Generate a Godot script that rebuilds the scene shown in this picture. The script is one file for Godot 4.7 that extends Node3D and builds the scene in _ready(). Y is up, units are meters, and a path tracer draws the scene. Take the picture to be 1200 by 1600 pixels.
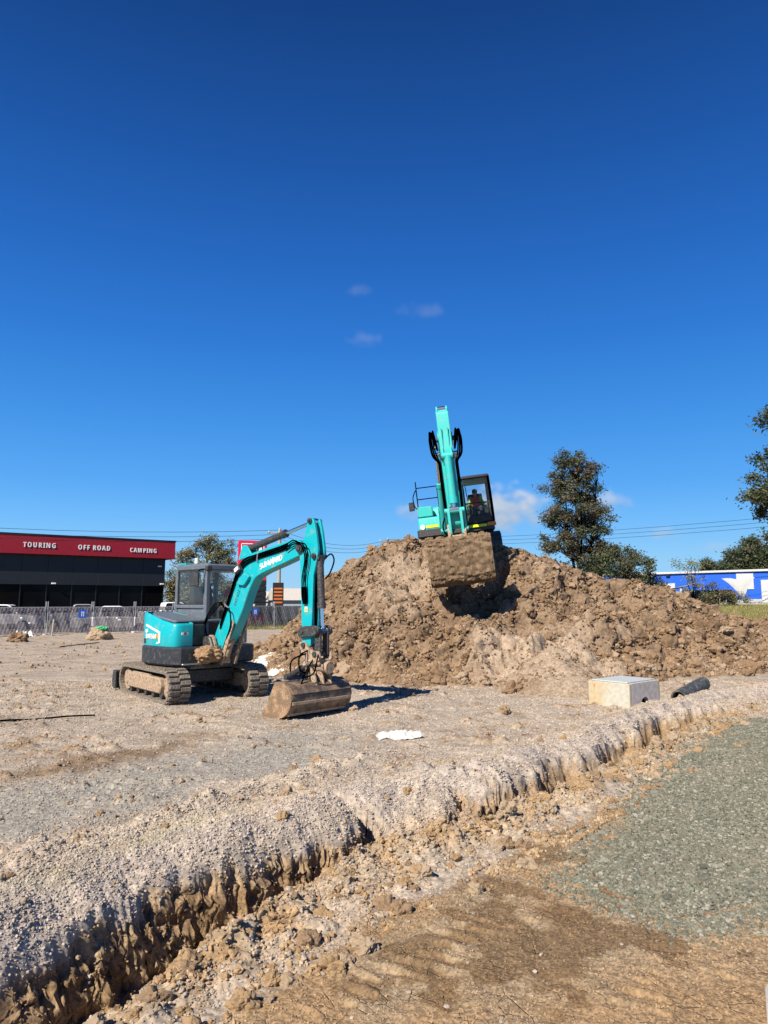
extends Node3D

var rng := RandomNumberGenerator.new()
var M := {}
var T0 := 0

func _ready() -> void:
	T0 = Time.get_ticks_msec()
	rng.seed = 4711
	set_camera()
	set_light()
	make_noises()
	make_materials()
	stage("materials")
	build_ground()
	stage("ground")
	build_mound()
	stage("mound")
	build_ground_pieces()
	stage("pieces")
	build_background()
	stage("background")
	build_trees()
	stage("trees")
	build_small_excavator()
	stage("small excavator")
	build_large_excavator()
	stage("large excavator")
	build_site_items()
	stage("done")

func stage(what: String) -> void:
	print("%6d ms  %s" % [Time.get_ticks_msec() - T0, what])

# ------------------------------------------------------------------ camera, sky, sun
func set_camera() -> void:
	var cam := Camera3D.new()
	cam.name = "camera"
	cam.position = Vector3(0, 1.78, 0)
	cam.rotation = Vector3(atan(140.0 / 1110.0), 0, 0)
	cam.fov = rad_to_deg(2.0 * atan(800.0 / 1110.0))
	cam.near = 0.05
	cam.far = 5000.0
	cam.current = true
	add_child(cam)

func set_light() -> void:
	var sun := DirectionalLight3D.new()
	sun.name = "sun"
	var to_sun := Vector3(-0.58, 0, 0.815).normalized() * cos(deg_to_rad(40.0)) + Vector3(0, sin(deg_to_rad(40.0)), 0)
	sun.look_at_from_position(Vector3.ZERO, -to_sun, Vector3.UP)
	sun.light_energy = 1.6
	sun.light_color = Color(1.0, 0.955, 0.89)
	sun.light_angular_distance = 0.5
	sun.shadow_enabled = true
	add_child(sun)
	var env := Environment.new()
	env.background_mode = Environment.BG_SKY
	var sky := Sky.new()
	var mat := PanoramaSkyMaterial.new()
	mat.panorama = ImageTexture.create_from_image(sky_image())
	sky.sky_material = mat
	env.sky = sky
	env.tonemap_mode = Environment.TONE_MAPPER_LINEAR
	env.tonemap_exposure = EXPO
	env.sdfgi_enabled = true
	env.ssao_enabled = true
	env.ssil_enabled = true
	var we := WorldEnvironment.new()
	we.name = "world_environment"
	we.environment = env
	add_child(we)

const EXPO := 1.6

func sky_image() -> Image:
	var w := 2048
	var h := 1024
	# elevation in degrees -> sky radiance as it shows in a picture (sRGB)
	var els := [-90.0, -2.0, 0.0, 3.0, 6.0, 9.0, 14.0, 20.0, 26.0, 33.0, 43.0, 60.0, 90.0]
	var cs := [Color8(120, 115, 108), Color8(150, 165, 180), Color8(172, 212, 240), Color8(150, 208, 250), Color8(118, 190, 252), Color8(92, 170, 246), Color8(68, 148, 232), Color8(50, 124, 214), Color8(40, 106, 194), Color8(32, 88, 168), Color8(23, 66, 132), Color8(19, 54, 112), Color8(17, 48, 102)]
	var im := Image.create(w, h, false, Image.FORMAT_RGBF)
	for y in h:
		var el := 90.0 - (y + 0.5) * 180.0 / h
		var k := 0
		while k < els.size() - 2 and el > els[k + 1]:
			k += 1
		var t := clampf((el - els[k]) / (els[k + 1] - els[k]), 0, 1)
		var c: Color = cs[k].lerp(cs[k + 1], t).srgb_to_linear()
		im.fill_rect(Rect2i(0, y, w, 1), Color(c.r / EXPO, c.g / EXPO, c.b / EXPO))
	var nz := FastNoiseLite.new()
	nz.seed = 9
	nz.frequency = 0.35
	nz.fractal_octaves = 5
	# clouds: azimuth, elevation, half widths, strength (degrees)
	var cl := [[9.4, 7.2, 4.0, 2.2, 0.85], [17.2, 7.4, 2.2, 1.1, 0.55], [2.2, 7.2, 1.3, 0.8, 0.4], [21.5, 5.1, 1.4, 0.5, 0.32], [25.0, 4.0, 1.3, 0.45, 0.22], [29.0, 3.6, 2.0, 0.5, 0.25],
		[-2.1, 24.4, 1.2, 0.5, 0.10], [3.3, 22.9, 2.2, 0.75, 0.10], [-1.6, 20.8, 1.4, 0.8, 0.12], [-12.0, 2.6, 6.0, 0.7, 0.25], [60, 8, 9, 2.5, 0.6], [95, 10, 12, 3, 0.6], [-60, 7, 8, 2, 0.4], [140, 9, 12, 3, 0.6], [-120, 8, 10, 2.4, 0.5]]
	for c in cl:
		var x0 := int((c[0] - c[2] * 2.0) / 360.0 * w)
		var x1 := int((c[0] + c[2] * 2.0) / 360.0 * w)
		var y0 := int((90.0 - c[1] - c[3] * 2.0) / 180.0 * h)
		var y1 := int((90.0 - c[1] + c[3] * 2.0) / 180.0 * h)
		for y in range(maxi(0, y0), mini(h, y1)):
			for x in range(x0, x1):
				var az: float = (x + 0.5) / w * 360.0
				var el: float = 90.0 - (y + 0.5) * 180.0 / h
				var dx: float = (az - c[0]) / c[2]
				var dy: float = (el - c[1]) / c[3]
				if dy < 0: dy *= 1.25
				var n := nz.get_noise_2d(az * 1.6, el * 2.6)
				var a: float = clampf((1.0 - dx * dx - dy * dy + n * 1.1) * 0.9, 0, 1) * c[4]
				if a > 0.0:
					var xx := posmod(x, w)
					var b := im.get_pixel(xx, y)
					var g := 0.62 + 0.10 * dy + n * 0.12
					im.set_pixel(xx, y, b.lerp(Color(g * 0.86 / EXPO, g * 0.93 / EXPO, g * 1.05 / EXPO), a))
	return im

# ------------------------------------------------------------------ mesh helpers
class MB:
	var v := PackedVector3Array()
	var n := PackedVector3Array()
	var c := PackedColorArray()
	var uv := PackedVector2Array()
	var ix := PackedInt32Array()
	var xf := Transform3D()
	var col := Color(1, 1, 1)
	var tint := false

	func put(p: Vector3, nn: Vector3) -> int:
		v.append(xf * p)
		n.append((xf.basis * nn).normalized())
		if tint: c.append(col)
		return v.size() - 1

	# counter-clockwise seen from outside
	func tri_i(a: int, b: int, d: int) -> void:
		if xf.basis.determinant() < 0.0:
			ix.append(a); ix.append(b); ix.append(d)
		else:
			ix.append(a); ix.append(d); ix.append(b)

	func tri(a: Vector3, b: Vector3, d: Vector3) -> void:
		var nn := (b - a).cross(d - a).normalized()
		tri_i(put(a, nn), put(b, nn), put(d, nn))

	func quad(a: Vector3, b: Vector3, d: Vector3, e: Vector3) -> void:
		var nn := (d - a).cross(e - b).normalized()
		var i := put(a, nn); var j := put(b, nn); var k := put(d, nn); var l := put(e, nn)
		tri_i(i, j, k); tri_i(i, k, l)

	func quad_n(a: Vector3, b: Vector3, d: Vector3, e: Vector3, na: Vector3, nb: Vector3, nd: Vector3, ne: Vector3) -> void:
		var i := put(a, na); var j := put(b, nb); var k := put(d, nd); var l := put(e, ne)
		tri_i(i, j, k); tri_i(i, k, l)

	func box(ctr: Vector3, size: Vector3, bev := 0.0) -> void:
		var h := size * 0.5
		prism([Vector2(-h.x, -h.y), Vector2(h.x, -h.y), Vector2(h.x, h.y), Vector2(-h.x, h.y)], -h.z, h.z, bev, Transform3D(Basis(), ctr), bev)

	# pts: counter-clockwise outline in xy, pulled from z0 to z1
	func prism(pts: Array, z0: float, z1: float, bev := 0.0, at := Transform3D(), cut := 0.0, smooth_deg := 30.0) -> void:
		var keep := xf
		xf = xf * at
		var p: Array = pts
		if cut > 0.0:
			p = []
			for i in pts.size():
				var q: Vector2 = pts[i]
				var a: Vector2 = (pts[(i + pts.size() - 1) % pts.size()] - q)
				var b: Vector2 = (pts[(i + 1) % pts.size()] - q)
				if absf(a.normalized().dot(b.normalized())) < 0.9:
					p.append(q + a.normalized() * minf(cut, a.length() * 0.45))
					p.append(q + b.normalized() * minf(cut, b.length() * 0.45))
				else:
					p.append(q)
		var m := p.size()
		var ins := []
		var en := []
		for i in m:
			var e: Vector2 = (p[(i + 1) % m] - p[i]).normalized()
			en.append(Vector2(e.y, -e.x))
		for i in m:
			var na: Vector2 = en[(i + m - 1) % m]
			var nb: Vector2 = en[i]
			var s := na + nb
			ins.append(p[i] - s * (bev / maxf(0.35, 1.0 + na.dot(nb))))
		var rings := [[z0, p], [z1, p]]
		if bev > 0.0:
			rings = [[z0, ins], [z0 + bev, p], [z1 - bev, p], [z1, ins]]
		var cs := cos(deg_to_rad(smooth_deg))
		for r in rings.size() - 1:
			var za: float = rings[r][0]
			var zb: float = rings[r + 1][0]
			var pa: Array = rings[r][1]
			var pb: Array = rings[r + 1][1]
			var tilt := 0.0
			if bev > 0.0: tilt = -1.0 if r == 0 else (1.0 if r == 2 else 0.0)
			for i in m:
				var j := (i + 1) % m
				var n0: Vector2 = en[i]
				var n1: Vector2 = en[i]
				if en[i].dot(en[(i + m - 1) % m]) > cs: n0 = (en[i] + en[(i + m - 1) % m]).normalized()
				if en[i].dot(en[j]) > cs: n1 = (en[i] + en[j]).normalized()
				var m0 := Vector3(n0.x, n0.y, tilt)
				var m1 := Vector3(n1.x, n1.y, tilt)
				quad_n(Vector3(pa[i].x, pa[i].y, za), Vector3(pa[j].x, pa[j].y, za), Vector3(pb[j].x, pb[j].y, zb), Vector3(pb[i].x, pb[i].y, zb), m0, m1, m1, m0)
		var cap: Array = ins if bev > 0.0 else p
		var t := Geometry2D.triangulate_polygon(PackedVector2Array(cap))
		for side in 2:
			var z := z1 if side == 1 else z0
			var nn := Vector3(0, 0, 1 if side == 1 else -1)
			var base := v.size()
			for q in cap: put(Vector3(q.x, q.y, z), nn)
			for k in range(0, t.size(), 3):
				var a: Vector2 = cap[t[k]]
				var ccw: bool = (cap[t[k + 1]] - a).cross(cap[t[k + 2]] - a) > 0.0
				if ccw == (side == 1): tri_i(base + t[k], base + t[k + 1], base + t[k + 2])
				else: tri_i(base + t[k], base + t[k + 2], base + t[k + 1])
		xf = keep

	func cyl(a: Vector3, b: Vector3, r0: float, r1 := -1.0, seg := 14, caps := true) -> void:
		if r1 < 0.0: r1 = r0
		var d := (b - a).normalized()
		var u := d.cross(Vector3.UP if absf(d.y) < 0.9 else Vector3.RIGHT).normalized()
		var w := d.cross(u)
		var base := v.size()
		var sl := (r0 - r1) / maxf((b - a).length(), 0.0001)
		for i in seg:
			var t := TAU * i / seg
			var q := u * cos(t) + w * sin(t)
			put(a + q * r0, q + d * sl)
			put(b + q * r1, q + d * sl)
		for i in seg:
			var j := (i + 1) % seg
			tri_i(base + 2 * i, base + 2 * j, base + 2 * j + 1)
			tri_i(base + 2 * i, base + 2 * j + 1, base + 2 * i + 1)
		if caps:
			for side in 2:
				var o := b if side == 1 else a
				var r := r1 if side == 1 else r0
				if r < 0.0005: continue
				var nn := d if side == 1 else -d
				var k := put(o, nn)
				for i in seg:
					var t := TAU * i / seg
					put(o + (u * cos(t) + w * sin(t)) * r, nn)
				for i in seg:
					var j := (i + 1) % seg
					if side == 1: tri_i(k, k + 1 + i, k + 1 + j)
					else: tri_i(k, k + 1 + j, k + 1 + i)

	# smooth pipe through points
	func tube(pts: Array, r: float, seg := 8, sub := 4, r_end := -1.0) -> void:
		var path := []
		for i in pts.size() - 1:
			var p0: Vector3 = pts[maxi(0, i - 1)]
			var p1: Vector3 = pts[i]
			var p2: Vector3 = pts[i + 1]
			var p3: Vector3 = pts[mini(pts.size() - 1, i + 2)]
			for k in sub:
				var t := float(k) / sub
				path.append(p1.cubic_interpolate(p2, p0, p3, t) if sub > 1 else p1)
		path.append(pts[-1])
		var base := v.size()
		var up := Vector3.UP
		var m := path.size()
		for i in m:
			var d: Vector3 = (path[mini(i + 1, m - 1)] - path[maxi(i - 1, 0)]).normalized()
			if absf(d.dot(up)) > 0.95: up = Vector3.RIGHT if absf(d.x) < 0.9 else Vector3.FORWARD
			var u := d.cross(up).normalized()
			up = u.cross(d).normalized()
			var rr := r if r_end < 0.0 else lerpf(r, r_end, float(i) / (m - 1))
			for k in seg:
				var t := TAU * k / seg
				var q := u * cos(t) + up * sin(t)
				put(path[i] + q * rr, q)
		for i in m - 1:
			for k in seg:
				var a := base + i * seg + k
				var b := base + i * seg + (k + 1) % seg
				tri_i(a, b, b + seg)
				tri_i(a, b + seg, a + seg)
		var d0: Vector3 = (path[0] - path[1]).normalized()
		var d1: Vector3 = (path[m - 1] - path[m - 2]).normalized()
		var k0 := put(path[0], d0)
		var k1 := put(path[m - 1], d1)
		for k in seg:
			var l := (k + 1) % seg
			tri_i(k0, base + l, base + k)
			tri_i(k1, base + (m - 1) * seg + k, base + (m - 1) * seg + l)

	# rings: arrays of Vector3 of equal length, joined smoothly, optional caps
	func loft(rings: Array, closed := true, caps := true, smooth_deg := 40.0) -> void:
		var m: int = rings[0].size()
		var cs := cos(deg_to_rad(smooth_deg))
		var last := m if closed else m - 1
		var fn := []
		for r in rings.size() - 1:
			var row := []
			for i in last:
				var j := (i + 1) % m
				var nn: Vector3 = (rings[r + 1][j] - rings[r][i]).cross(rings[r + 1][i] - rings[r][j])
				row.append(nn.normalized())
			fn.append(row)
		for r in rings.size() - 1:
			for i in last:
				var j := (i + 1) % m
				var f0: Vector3 = fn[r][i]
				var nn := []
				for cr in [[r, i, -1, -1], [r, j, -1, 1], [r + 1, j, 1, 1], [r + 1, i, 1, -1]]:
					var s := f0
					for dr in [0, cr[2]]:
						for di in [0, cr[3]]:
							if dr == 0 and di == 0: continue
							var rr: int = r + dr
							var ii: int = i + di
							if rr < 0 or rr >= rings.size() - 1: continue
							if closed: ii = posmod(ii, m)
							elif ii < 0 or ii >= last: continue
							var q: Vector3 = fn[rr][ii]
							if q.dot(f0) > cs: s += q
					nn.append(s.normalized())
				quad_n(rings[r][i], rings[r][j], rings[r + 1][j], rings[r + 1][i], nn[0], nn[1], nn[2], nn[3])
		if caps and closed:
			for side in 2:
				var ring: Array = rings[-1] if side == 1 else rings[0]
				var ctr := Vector3.ZERO
				for q in ring: ctr += q
				ctr /= ring.size()
				for i in m:
					var j := (i + 1) % m
					if side == 1: tri(ctr, ring[i], ring[j])
					else: tri(ctr, ring[j], ring[i])

	# lumpy ball
	func blob(ctr: Vector3, rad: Vector3, sub: int, noise: FastNoiseLite, amp: float, freq: float, flat := true) -> void:
		var t := (1.0 + sqrt(5.0)) / 2.0
		var vs := [Vector3(-1, t, 0), Vector3(1, t, 0), Vector3(-1, -t, 0), Vector3(1, -t, 0), Vector3(0, -1, t), Vector3(0, 1, t), Vector3(0, -1, -t), Vector3(0, 1, -t), Vector3(t, 0, -1), Vector3(t, 0, 1), Vector3(-t, 0, -1), Vector3(-t, 0, 1)]
		var fs := [[0, 11, 5], [0, 5, 1], [0, 1, 7], [0, 7, 10], [0, 10, 11], [1, 5, 9], [5, 11, 4], [11, 10, 2], [10, 7, 6], [7, 1, 8], [3, 9, 4], [3, 4, 2], [3, 2, 6], [3, 6, 8], [3, 8, 9], [4, 9, 5], [2, 4, 11], [6, 2, 10], [8, 6, 7], [9, 8, 1]]
		for i in vs.size(): vs[i] = vs[i].normalized()
		for s in sub:
			var mid := {}
			var nf := []
			for f in fs:
				var e := []
				for k in 3:
					var a: int = f[k]
					var b: int = f[(k + 1) % 3]
					var key := mini(a, b) * 100000 + maxi(a, b)
					if not mid.has(key):
						mid[key] = vs.size()
						vs.append(((vs[a] + vs[b]) * 0.5).normalized())
					e.append(mid[key])
				nf.append([f[0], e[0], e[2]]); nf.append([f[1], e[1], e[0]]); nf.append([f[2], e[2], e[1]]); nf.append(e)
			fs = nf
		var ps := []
		for q in vs:
			var w: Vector3 = q * freq + ctr * 3.1
			var k := 1.0 + amp * noise.get_noise_3d(w.x, w.y, w.z)
			ps.append(ctr + q * rad * k)
		if flat:
			for f in fs: tri(ps[f[0]], ps[f[1]], ps[f[2]])
		else:
			var ns := []
			ns.resize(ps.size())
			ns.fill(Vector3.ZERO)
			for f in fs:
				var nn: Vector3 = (ps[f[1]] - ps[f[0]]).cross(ps[f[2]] - ps[f[0]])
				for k in 3: ns[f[k]] += nn
			var base := v.size()
			for i in ps.size(): put(ps[i], ns[i].normalized())
			for f in fs: tri_i(base + f[0], base + f[1], base + f[2])

	func mesh() -> ArrayMesh:
		var a := []
		a.resize(Mesh.ARRAY_MAX)
		a[Mesh.ARRAY_VERTEX] = v
		a[Mesh.ARRAY_NORMAL] = n
		if tint: a[Mesh.ARRAY_COLOR] = c
		if uv.size() == v.size(): a[Mesh.ARRAY_TEX_UV] = uv
		a[Mesh.ARRAY_INDEX] = ix
		var m := ArrayMesh.new()
		m.add_surface_from_arrays(Mesh.PRIMITIVE_TRIANGLES, a)
		return m

func part(mb: MB, called: String, mat: Material, parent: Node, label := "") -> MeshInstance3D:
	return put_mesh(mb.mesh(), called, mat, parent, label)

func put_mesh(mesh: Mesh, called: String, mat: Material, parent: Node, label := "") -> MeshInstance3D:
	var o := MeshInstance3D.new()
	o.name = called
	o.mesh = mesh
	o.material_override = mat
	o.cast_shadow = GeometryInstance3D.SHADOW_CASTING_SETTING_ON
	parent.add_child(o, true)
	if label: o.set_meta("label", label)
	return o

var names := {}
func numbered(called: String) -> String:
	var k: int = names.get(called, 0)
	names[called] = k + 1
	return called if k == 0 else "%s_%03d" % [called, k]

func thing(called: String, label: String, category: String, at := Transform3D(), group := "") -> Node3D:
	var o := Node3D.new()
	o.name = numbered(called)
	add_child(o)
	o.transform = at
	tag(o, label, category, group)
	return o

func tag(o: Node, label: String, category: String, group := "") -> Node:
	o.set_meta("label", label)
	o.set_meta("category", category)
	if group: o.set_meta("group", group)
	return o

func structure(o: Node, label := "") -> Node:
	o.set_meta("kind", "structure")
	if label: o.set_meta("label", label)
	return o

func text_mesh(s: String, size: float, depth: float, bold := true, stretch := 1.0, slant := 0.0) -> TextMesh:
	var t := TextMesh.new()
	var f := SystemFont.new()
	f.font_names = PackedStringArray(["Droid Sans"])
	f.font_weight = 700 if bold else 400
	var fv := FontVariation.new()
	fv.base_font = f
	fv.variation_transform = Transform2D(Vector2(stretch, 0), Vector2(slant, 1), Vector2.ZERO)
	t.font = fv
	t.text = s
	t.font_size = 64
	t.pixel_size = size / 46.0
	t.depth = depth
	return t

func lin(r: float, g: float, b: float) -> Color:
	return Color(r, g, b).linear_to_srgb()

func mat(called: String, albedo: Color, rough := 0.8, metal := 0.0) -> StandardMaterial3D:
	var m := StandardMaterial3D.new()
	m.resource_name = called
	m.albedo_color = albedo.linear_to_srgb()
	m.roughness = rough
	m.metallic = metal
	M[called] = m
	return m

# ------------------------------------------------------------------ noises and materials
var nA := FastNoiseLite.new()   # broad
var nB := FastNoiseLite.new()   # middle
var nC := FastNoiseLite.new()   # clods
var nD := FastNoiseLite.new()   # pebbles
var nE := FastNoiseLite.new()   # patches of colour
var nF := FastNoiseLite.new()   # fine
var nR := FastNoiseLite.new()   # ridged

func make_noises() -> void:
	for a in [[nA, 11, 0.35, 3], [nB, 12, 2.1, 4], [nE, 15, 0.8, 4], [nF, 16, 9.0, 2]]:
		a[0].seed = a[1]
		a[0].noise_type = FastNoiseLite.TYPE_SIMPLEX_SMOOTH
		a[0].frequency = a[2]
		a[0].fractal_octaves = a[3]
	for a in [[nC, 13, 4.2], [nD, 14, 13.0]]:
		a[0].seed = a[1]
		a[0].noise_type = FastNoiseLite.TYPE_CELLULAR
		a[0].fractal_type = FastNoiseLite.FRACTAL_NONE
		a[0].cellular_return_type = FastNoiseLite.RETURN_DISTANCE
		a[0].cellular_jitter = 1.0
		a[0].frequency = a[2]
	nR.seed = 17
	nR.noise_type = FastNoiseLite.TYPE_SIMPLEX_SMOOTH
	nR.fractal_type = FastNoiseLite.FRACTAL_RIDGED
	nR.fractal_octaves = 4
	nR.frequency = 0.9

func noise_bytes(size: int, seed_: int, freq: float, oct: int, cell := -1) -> PackedByteArray:
	var nz := FastNoiseLite.new()
	nz.seed = seed_
	nz.frequency = freq
	if cell >= 0:
		nz.noise_type = FastNoiseLite.TYPE_CELLULAR
		nz.cellular_return_type = cell
		nz.fractal_type = FastNoiseLite.FRACTAL_NONE
	else:
		nz.noise_type = FastNoiseLite.TYPE_SIMPLEX_SMOOTH
		nz.fractal_octaves = oct
	var im := nz.get_seamless_image(size, size, false, false, 0.12)
	im.convert(Image.FORMAT_L8)
	return im.get_data()

func grey_tex(b: PackedByteArray, size: int) -> ImageTexture:
	return ImageTexture.create_from_image(Image.create_from_data(size, size, false, Image.FORMAT_L8, b))

# speckle: a grain for colours, about 0.62..1 linear; pits: share of dark grains
func grain(size: int, seed_: int, f1: float, f2: float, lo: float, hi: float) -> ImageTexture:
	var a := noise_bytes(size, seed_, f1, 4)
	var b := noise_bytes(size, seed_ + 1, f2, 2, FastNoiseLite.RETURN_CELL_VALUE)
	var o := PackedByteArray()
	o.resize(size * size)
	for i in size * size:
		var t := (a[i] * 0.55 + b[i] * 0.45) / 255.0
		o[i] = int(255.0 * clampf(lerpf(lo, hi, t), 0, 1))
	return grey_tex(o, size)

func relief(size: int, seed_: int, f1: float, f2: float, f3: float) -> ImageTexture:
	var a := noise_bytes(size, seed_, f1, 1, FastNoiseLite.RETURN_DISTANCE)
	var b := noise_bytes(size, seed_ + 1, f2, 1, FastNoiseLite.RETURN_DISTANCE)
	var c := noise_bytes(size, seed_ + 2, f3, 4)
	var o := PackedByteArray()
	o.resize(size * size)
	for i in size * size:
		o[i] = clampi(int((255 - a[i]) * 0.45 + (255 - b[i]) * 0.3 + c[i] * 0.25), 0, 255)
	return grey_tex(o, size)

# dried mud: plates parted by cracks, with grit
func cracked(size: int, seed_: int) -> ImageTexture:
	var a := noise_bytes(size, seed_, 0.017, 1, FastNoiseLite.RETURN_DISTANCE2_SUB)
	var b := noise_bytes(size, seed_ + 1, 0.036, 1, FastNoiseLite.RETURN_DISTANCE2_SUB)
	var c := noise_bytes(size, seed_ + 2, 0.02, 5)
	var d := noise_bytes(size, seed_ + 3, 0.006, 2)
	var o := PackedByteArray()
	o.resize(size * size)
	for i in size * size:
		var w := smoothstep(0.5, 0.66, d[i] / 255.0)
		var k := 1.0 - w * (1.0 - smoothstep(0.0, 0.07, a[i] / 255.0)) * 0.7 - w * (1.0 - smoothstep(0.0, 0.07, b[i] / 255.0)) * 0.35
		o[i] = clampi(int(255.0 * (0.55 * k + 0.45 * c[i] / 255.0)), 0, 255)
	return grey_tex(o, size)

func earth(called: String, albedo_t: Texture2D, height_t: Texture2D, cm: float, metres: float) -> StandardMaterial3D:
	var m := mat(called, Color(1, 1, 1), 0.97)
	m.vertex_color_use_as_albedo = true
	m.metallic_specular = 0.2
	m.albedo_texture = albedo_t
	m.uv1_triplanar = true
	m.uv1_world_triplanar = true
	m.uv1_scale = Vector3.ONE / metres
	if height_t:
		m.heightmap_enabled = true
		m.heightmap_texture = height_t
		m.heightmap_scale = cm
	return m

# paint with a light film of dust: grain only
func coated(called: String, c: Color, rough: float, g: Texture2D, metres: float, metal := 0.0, coat := 0.0) -> StandardMaterial3D:
	var m := mat(called, c, rough, metal)
	m.albedo_texture = g
	m.uv1_triplanar = true
	m.uv1_scale = Vector3.ONE / metres
	if coat > 0.0:
		m.clearcoat_enabled = true
		m.clearcoat = coat
		m.clearcoat_roughness = 0.25
	return m

func two_tone(size: int, seed_: int, f: float, oct: int, a: Color, b: Color, lo: float, hi: float, fine := 0.15) -> ImageTexture:
	var n := noise_bytes(size, seed_, f, oct)
	var g := noise_bytes(size, seed_ + 5, f * 9.0, 2)
	var o := PackedByteArray()
	o.resize(size * size * 3)
	var as_ := a.linear_to_srgb()
	var bs := b.linear_to_srgb()
	for i in size * size:
		var t := smoothstep(lo, hi, n[i] / 255.0 + (g[i] / 255.0 - 0.5) * fine)
		var k := 1.0 + (g[i] / 255.0 - 0.5) * fine
		o[i * 3] = int(255.0 * clampf(lerpf(as_.r, bs.r, t) * k, 0, 1))
		o[i * 3 + 1] = int(255.0 * clampf(lerpf(as_.g, bs.g, t) * k, 0, 1))
		o[i * 3 + 2] = int(255.0 * clampf(lerpf(as_.b, bs.b, t) * k, 0, 1))
	return ImageTexture.create_from_image(Image.create_from_data(size, size, false, Image.FORMAT_RGB8, o))

func make_materials() -> void:
	var g_soil := grain(1024, 21, 0.02, 0.09, 0.60, 1.12)
	var g_fine := grain(512, 25, 0.03, 0.12, 0.78, 1.06)
	var r_soil := relief(1024, 31, 0.045, 0.075, 0.02)
	var r_clay := cracked(1024, 41)
	earth("soil", g_soil, r_soil, 0.9, 1.7)
	earth("clay", grain(1024, 27, 0.05, 0.17, 0.50, 1.20), r_clay, 1.8, 1.8)
	earth("mound_soil", g_soil, r_soil, 1.0, 2.6)
	
	for a in [["clod_a", Color(0.36, 0.25, 0.155)], ["clod_b", Color(0.29, 0.195, 0.12)], ["clod_c", Color(0.43, 0.325, 0.23)], ["clod_d", Color(0.47, 0.36, 0.245)], ["clod_e", Color(0.45, 0.31, 0.175)]]:
		earth(a[0], g_soil, r_soil, 0.35, 1.1)
		M[a[0]].albedo_color = a[1].linear_to_srgb()
		M[a[0]].vertex_color_use_as_albedo = false
		M[a[0]].uv1_world_triplanar = false
	earth("stone", g_fine, null, 0.0, 0.4)
	M.stone.roughness = 0.85
	# excavator paints: soiled patches of dust on the paint
	var dust := Color(0.36, 0.27, 0.19)
	var teal := Color(0.004, 0.37, 0.43)
	var m := coated("teal", Color(1, 1, 1), 0.38, two_tone(512, 51, 0.012, 5, teal, teal.lerp(dust, 0.36), 0.5, 0.95, 0.16), 1.3, 0.0, 0.3)
	m.metallic_specular = 0.4
	var teal2 := Color(0.02, 0.46, 0.44)
	m = coated("teal_faded", Color(1, 1, 1), 0.5, two_tone(512, 52, 0.012, 5, teal2, teal2.lerp(dust, 0.4), 0.5, 0.95, 0.12), 1.2, 0.0, 0.15)
	coated("black_plastic", Color(1, 1, 1), 0.55, two_tone(512, 53, 0.014, 5, Color(0.022, 0.027, 0.034), Color(0.10, 0.095, 0.09), 0.5, 1.0, 0.2), 0.8)
	coated("grey_frame", Color(1, 1, 1), 0.5, two_tone(512, 54, 0.014, 5, Color(0.10, 0.125, 0.155), Color(0.19, 0.18, 0.17), 0.5, 1.0, 0.15), 0.8)
	coated("dark_steel", Color(1, 1, 1), 0.5, two_tone(512, 55, 0.02, 5, Color(0.03, 0.033, 0.038), Color(0.16, 0.13, 0.10), 0.45, 0.95, 0.3), 0.5)
	coated("muddy_steel", Color(1, 1, 1), 0.85, two_tone(512, 56, 0.018, 5, Color(0.14, 0.11, 0.085), Color(0.38, 0.28, 0.19), 0.2, 0.6, 0.35), 0.7)
	coated("rusty_steel", Color(1, 1, 1), 0.75, two_tone(512, 57, 0.008, 5, Color(0.17, 0.115, 0.07), Color(0.34, 0.22, 0.13), 0.25, 0.8, 0.3), 1.1)
	coated("worn_steel", Color(1, 1, 1), 0.6, two_tone(512, 67, 0.01, 5, Color(0.075, 0.058, 0.045), Color(0.24, 0.16, 0.10), 0.3, 0.75, 0.35), 0.9)
	coated("rubber", Color(1, 1, 1), 0.9, two_tone(512, 58, 0.03, 5, Color(0.085, 0.078, 0.07), Color(0.30, 0.24, 0.175), 0.35, 0.75, 0.3), 0.6)
	m = coated("mud", Color(1, 1, 1), 0.97, two_tone(512, 59, 0.02, 5, Color(0.19, 0.115, 0.06), Color(0.36, 0.235, 0.13), 0.3, 0.7, 0.3), 0.8)
	m.heightmap_enabled = true
	m.heightmap_texture = r_soil
	m.heightmap_scale = 0.5
	m = coated("bucket_mud", Color(1, 1, 1), 0.97, two_tone(512, 60, 0.012, 5, Color(0.105, 0.07, 0.04), Color(0.21, 0.145, 0.088), 0.3, 0.7, 0.3), 1.3)
	m.heightmap_enabled = true
	m.heightmap_texture = r_soil
	m.heightmap_scale = 0.9
	mat("hose", Color(0.02, 0.02, 0.02), 0.55)
	mat("chrome", Color(0.75, 0.76, 0.8), 0.18, 1.0)
	mat("steel", Color(0.45, 0.45, 0.46), 0.4, 0.9)
	mat("white_print", Color(0.78, 0.79, 0.8), 0.5)
	mat("grey_print", Color(0.35, 0.37, 0.4), 0.5)
	mat("gold_print", Color(0.75, 0.42, 0.05), 0.5)
	mat("dark_print", Color(0.01, 0.05, 0.08), 0.5)
	mat("cream", Color(0.6, 0.58, 0.48), 0.5)
	mat("seat_cloth", Color(0.02, 0.02, 0.022), 0.9)
	mat("red_item", Color(0.35, 0.01, 0.03), 0.5)
	mat("yellow_tape", Color(0.72, 0.85, 0.02), 0.35)
	mat("orange_lens", Color(0.75, 0.22, 0.03), 0.25)
	mat("lamp_glass", Color(0.75, 0.74, 0.66), 0.15)
	m = mat("cab_glass", Color(0.2, 0.24, 0.23), 0.03)
	m.metallic_specular = 0.3
	m.transparency = BaseMaterial3D.TRANSPARENCY_ALPHA
	m.albedo_color.a = 0.06
	m = mat("dusty_glass", Color(0.25, 0.28, 0.27), 0.05)
	m.metallic_specular = 0.4
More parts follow.
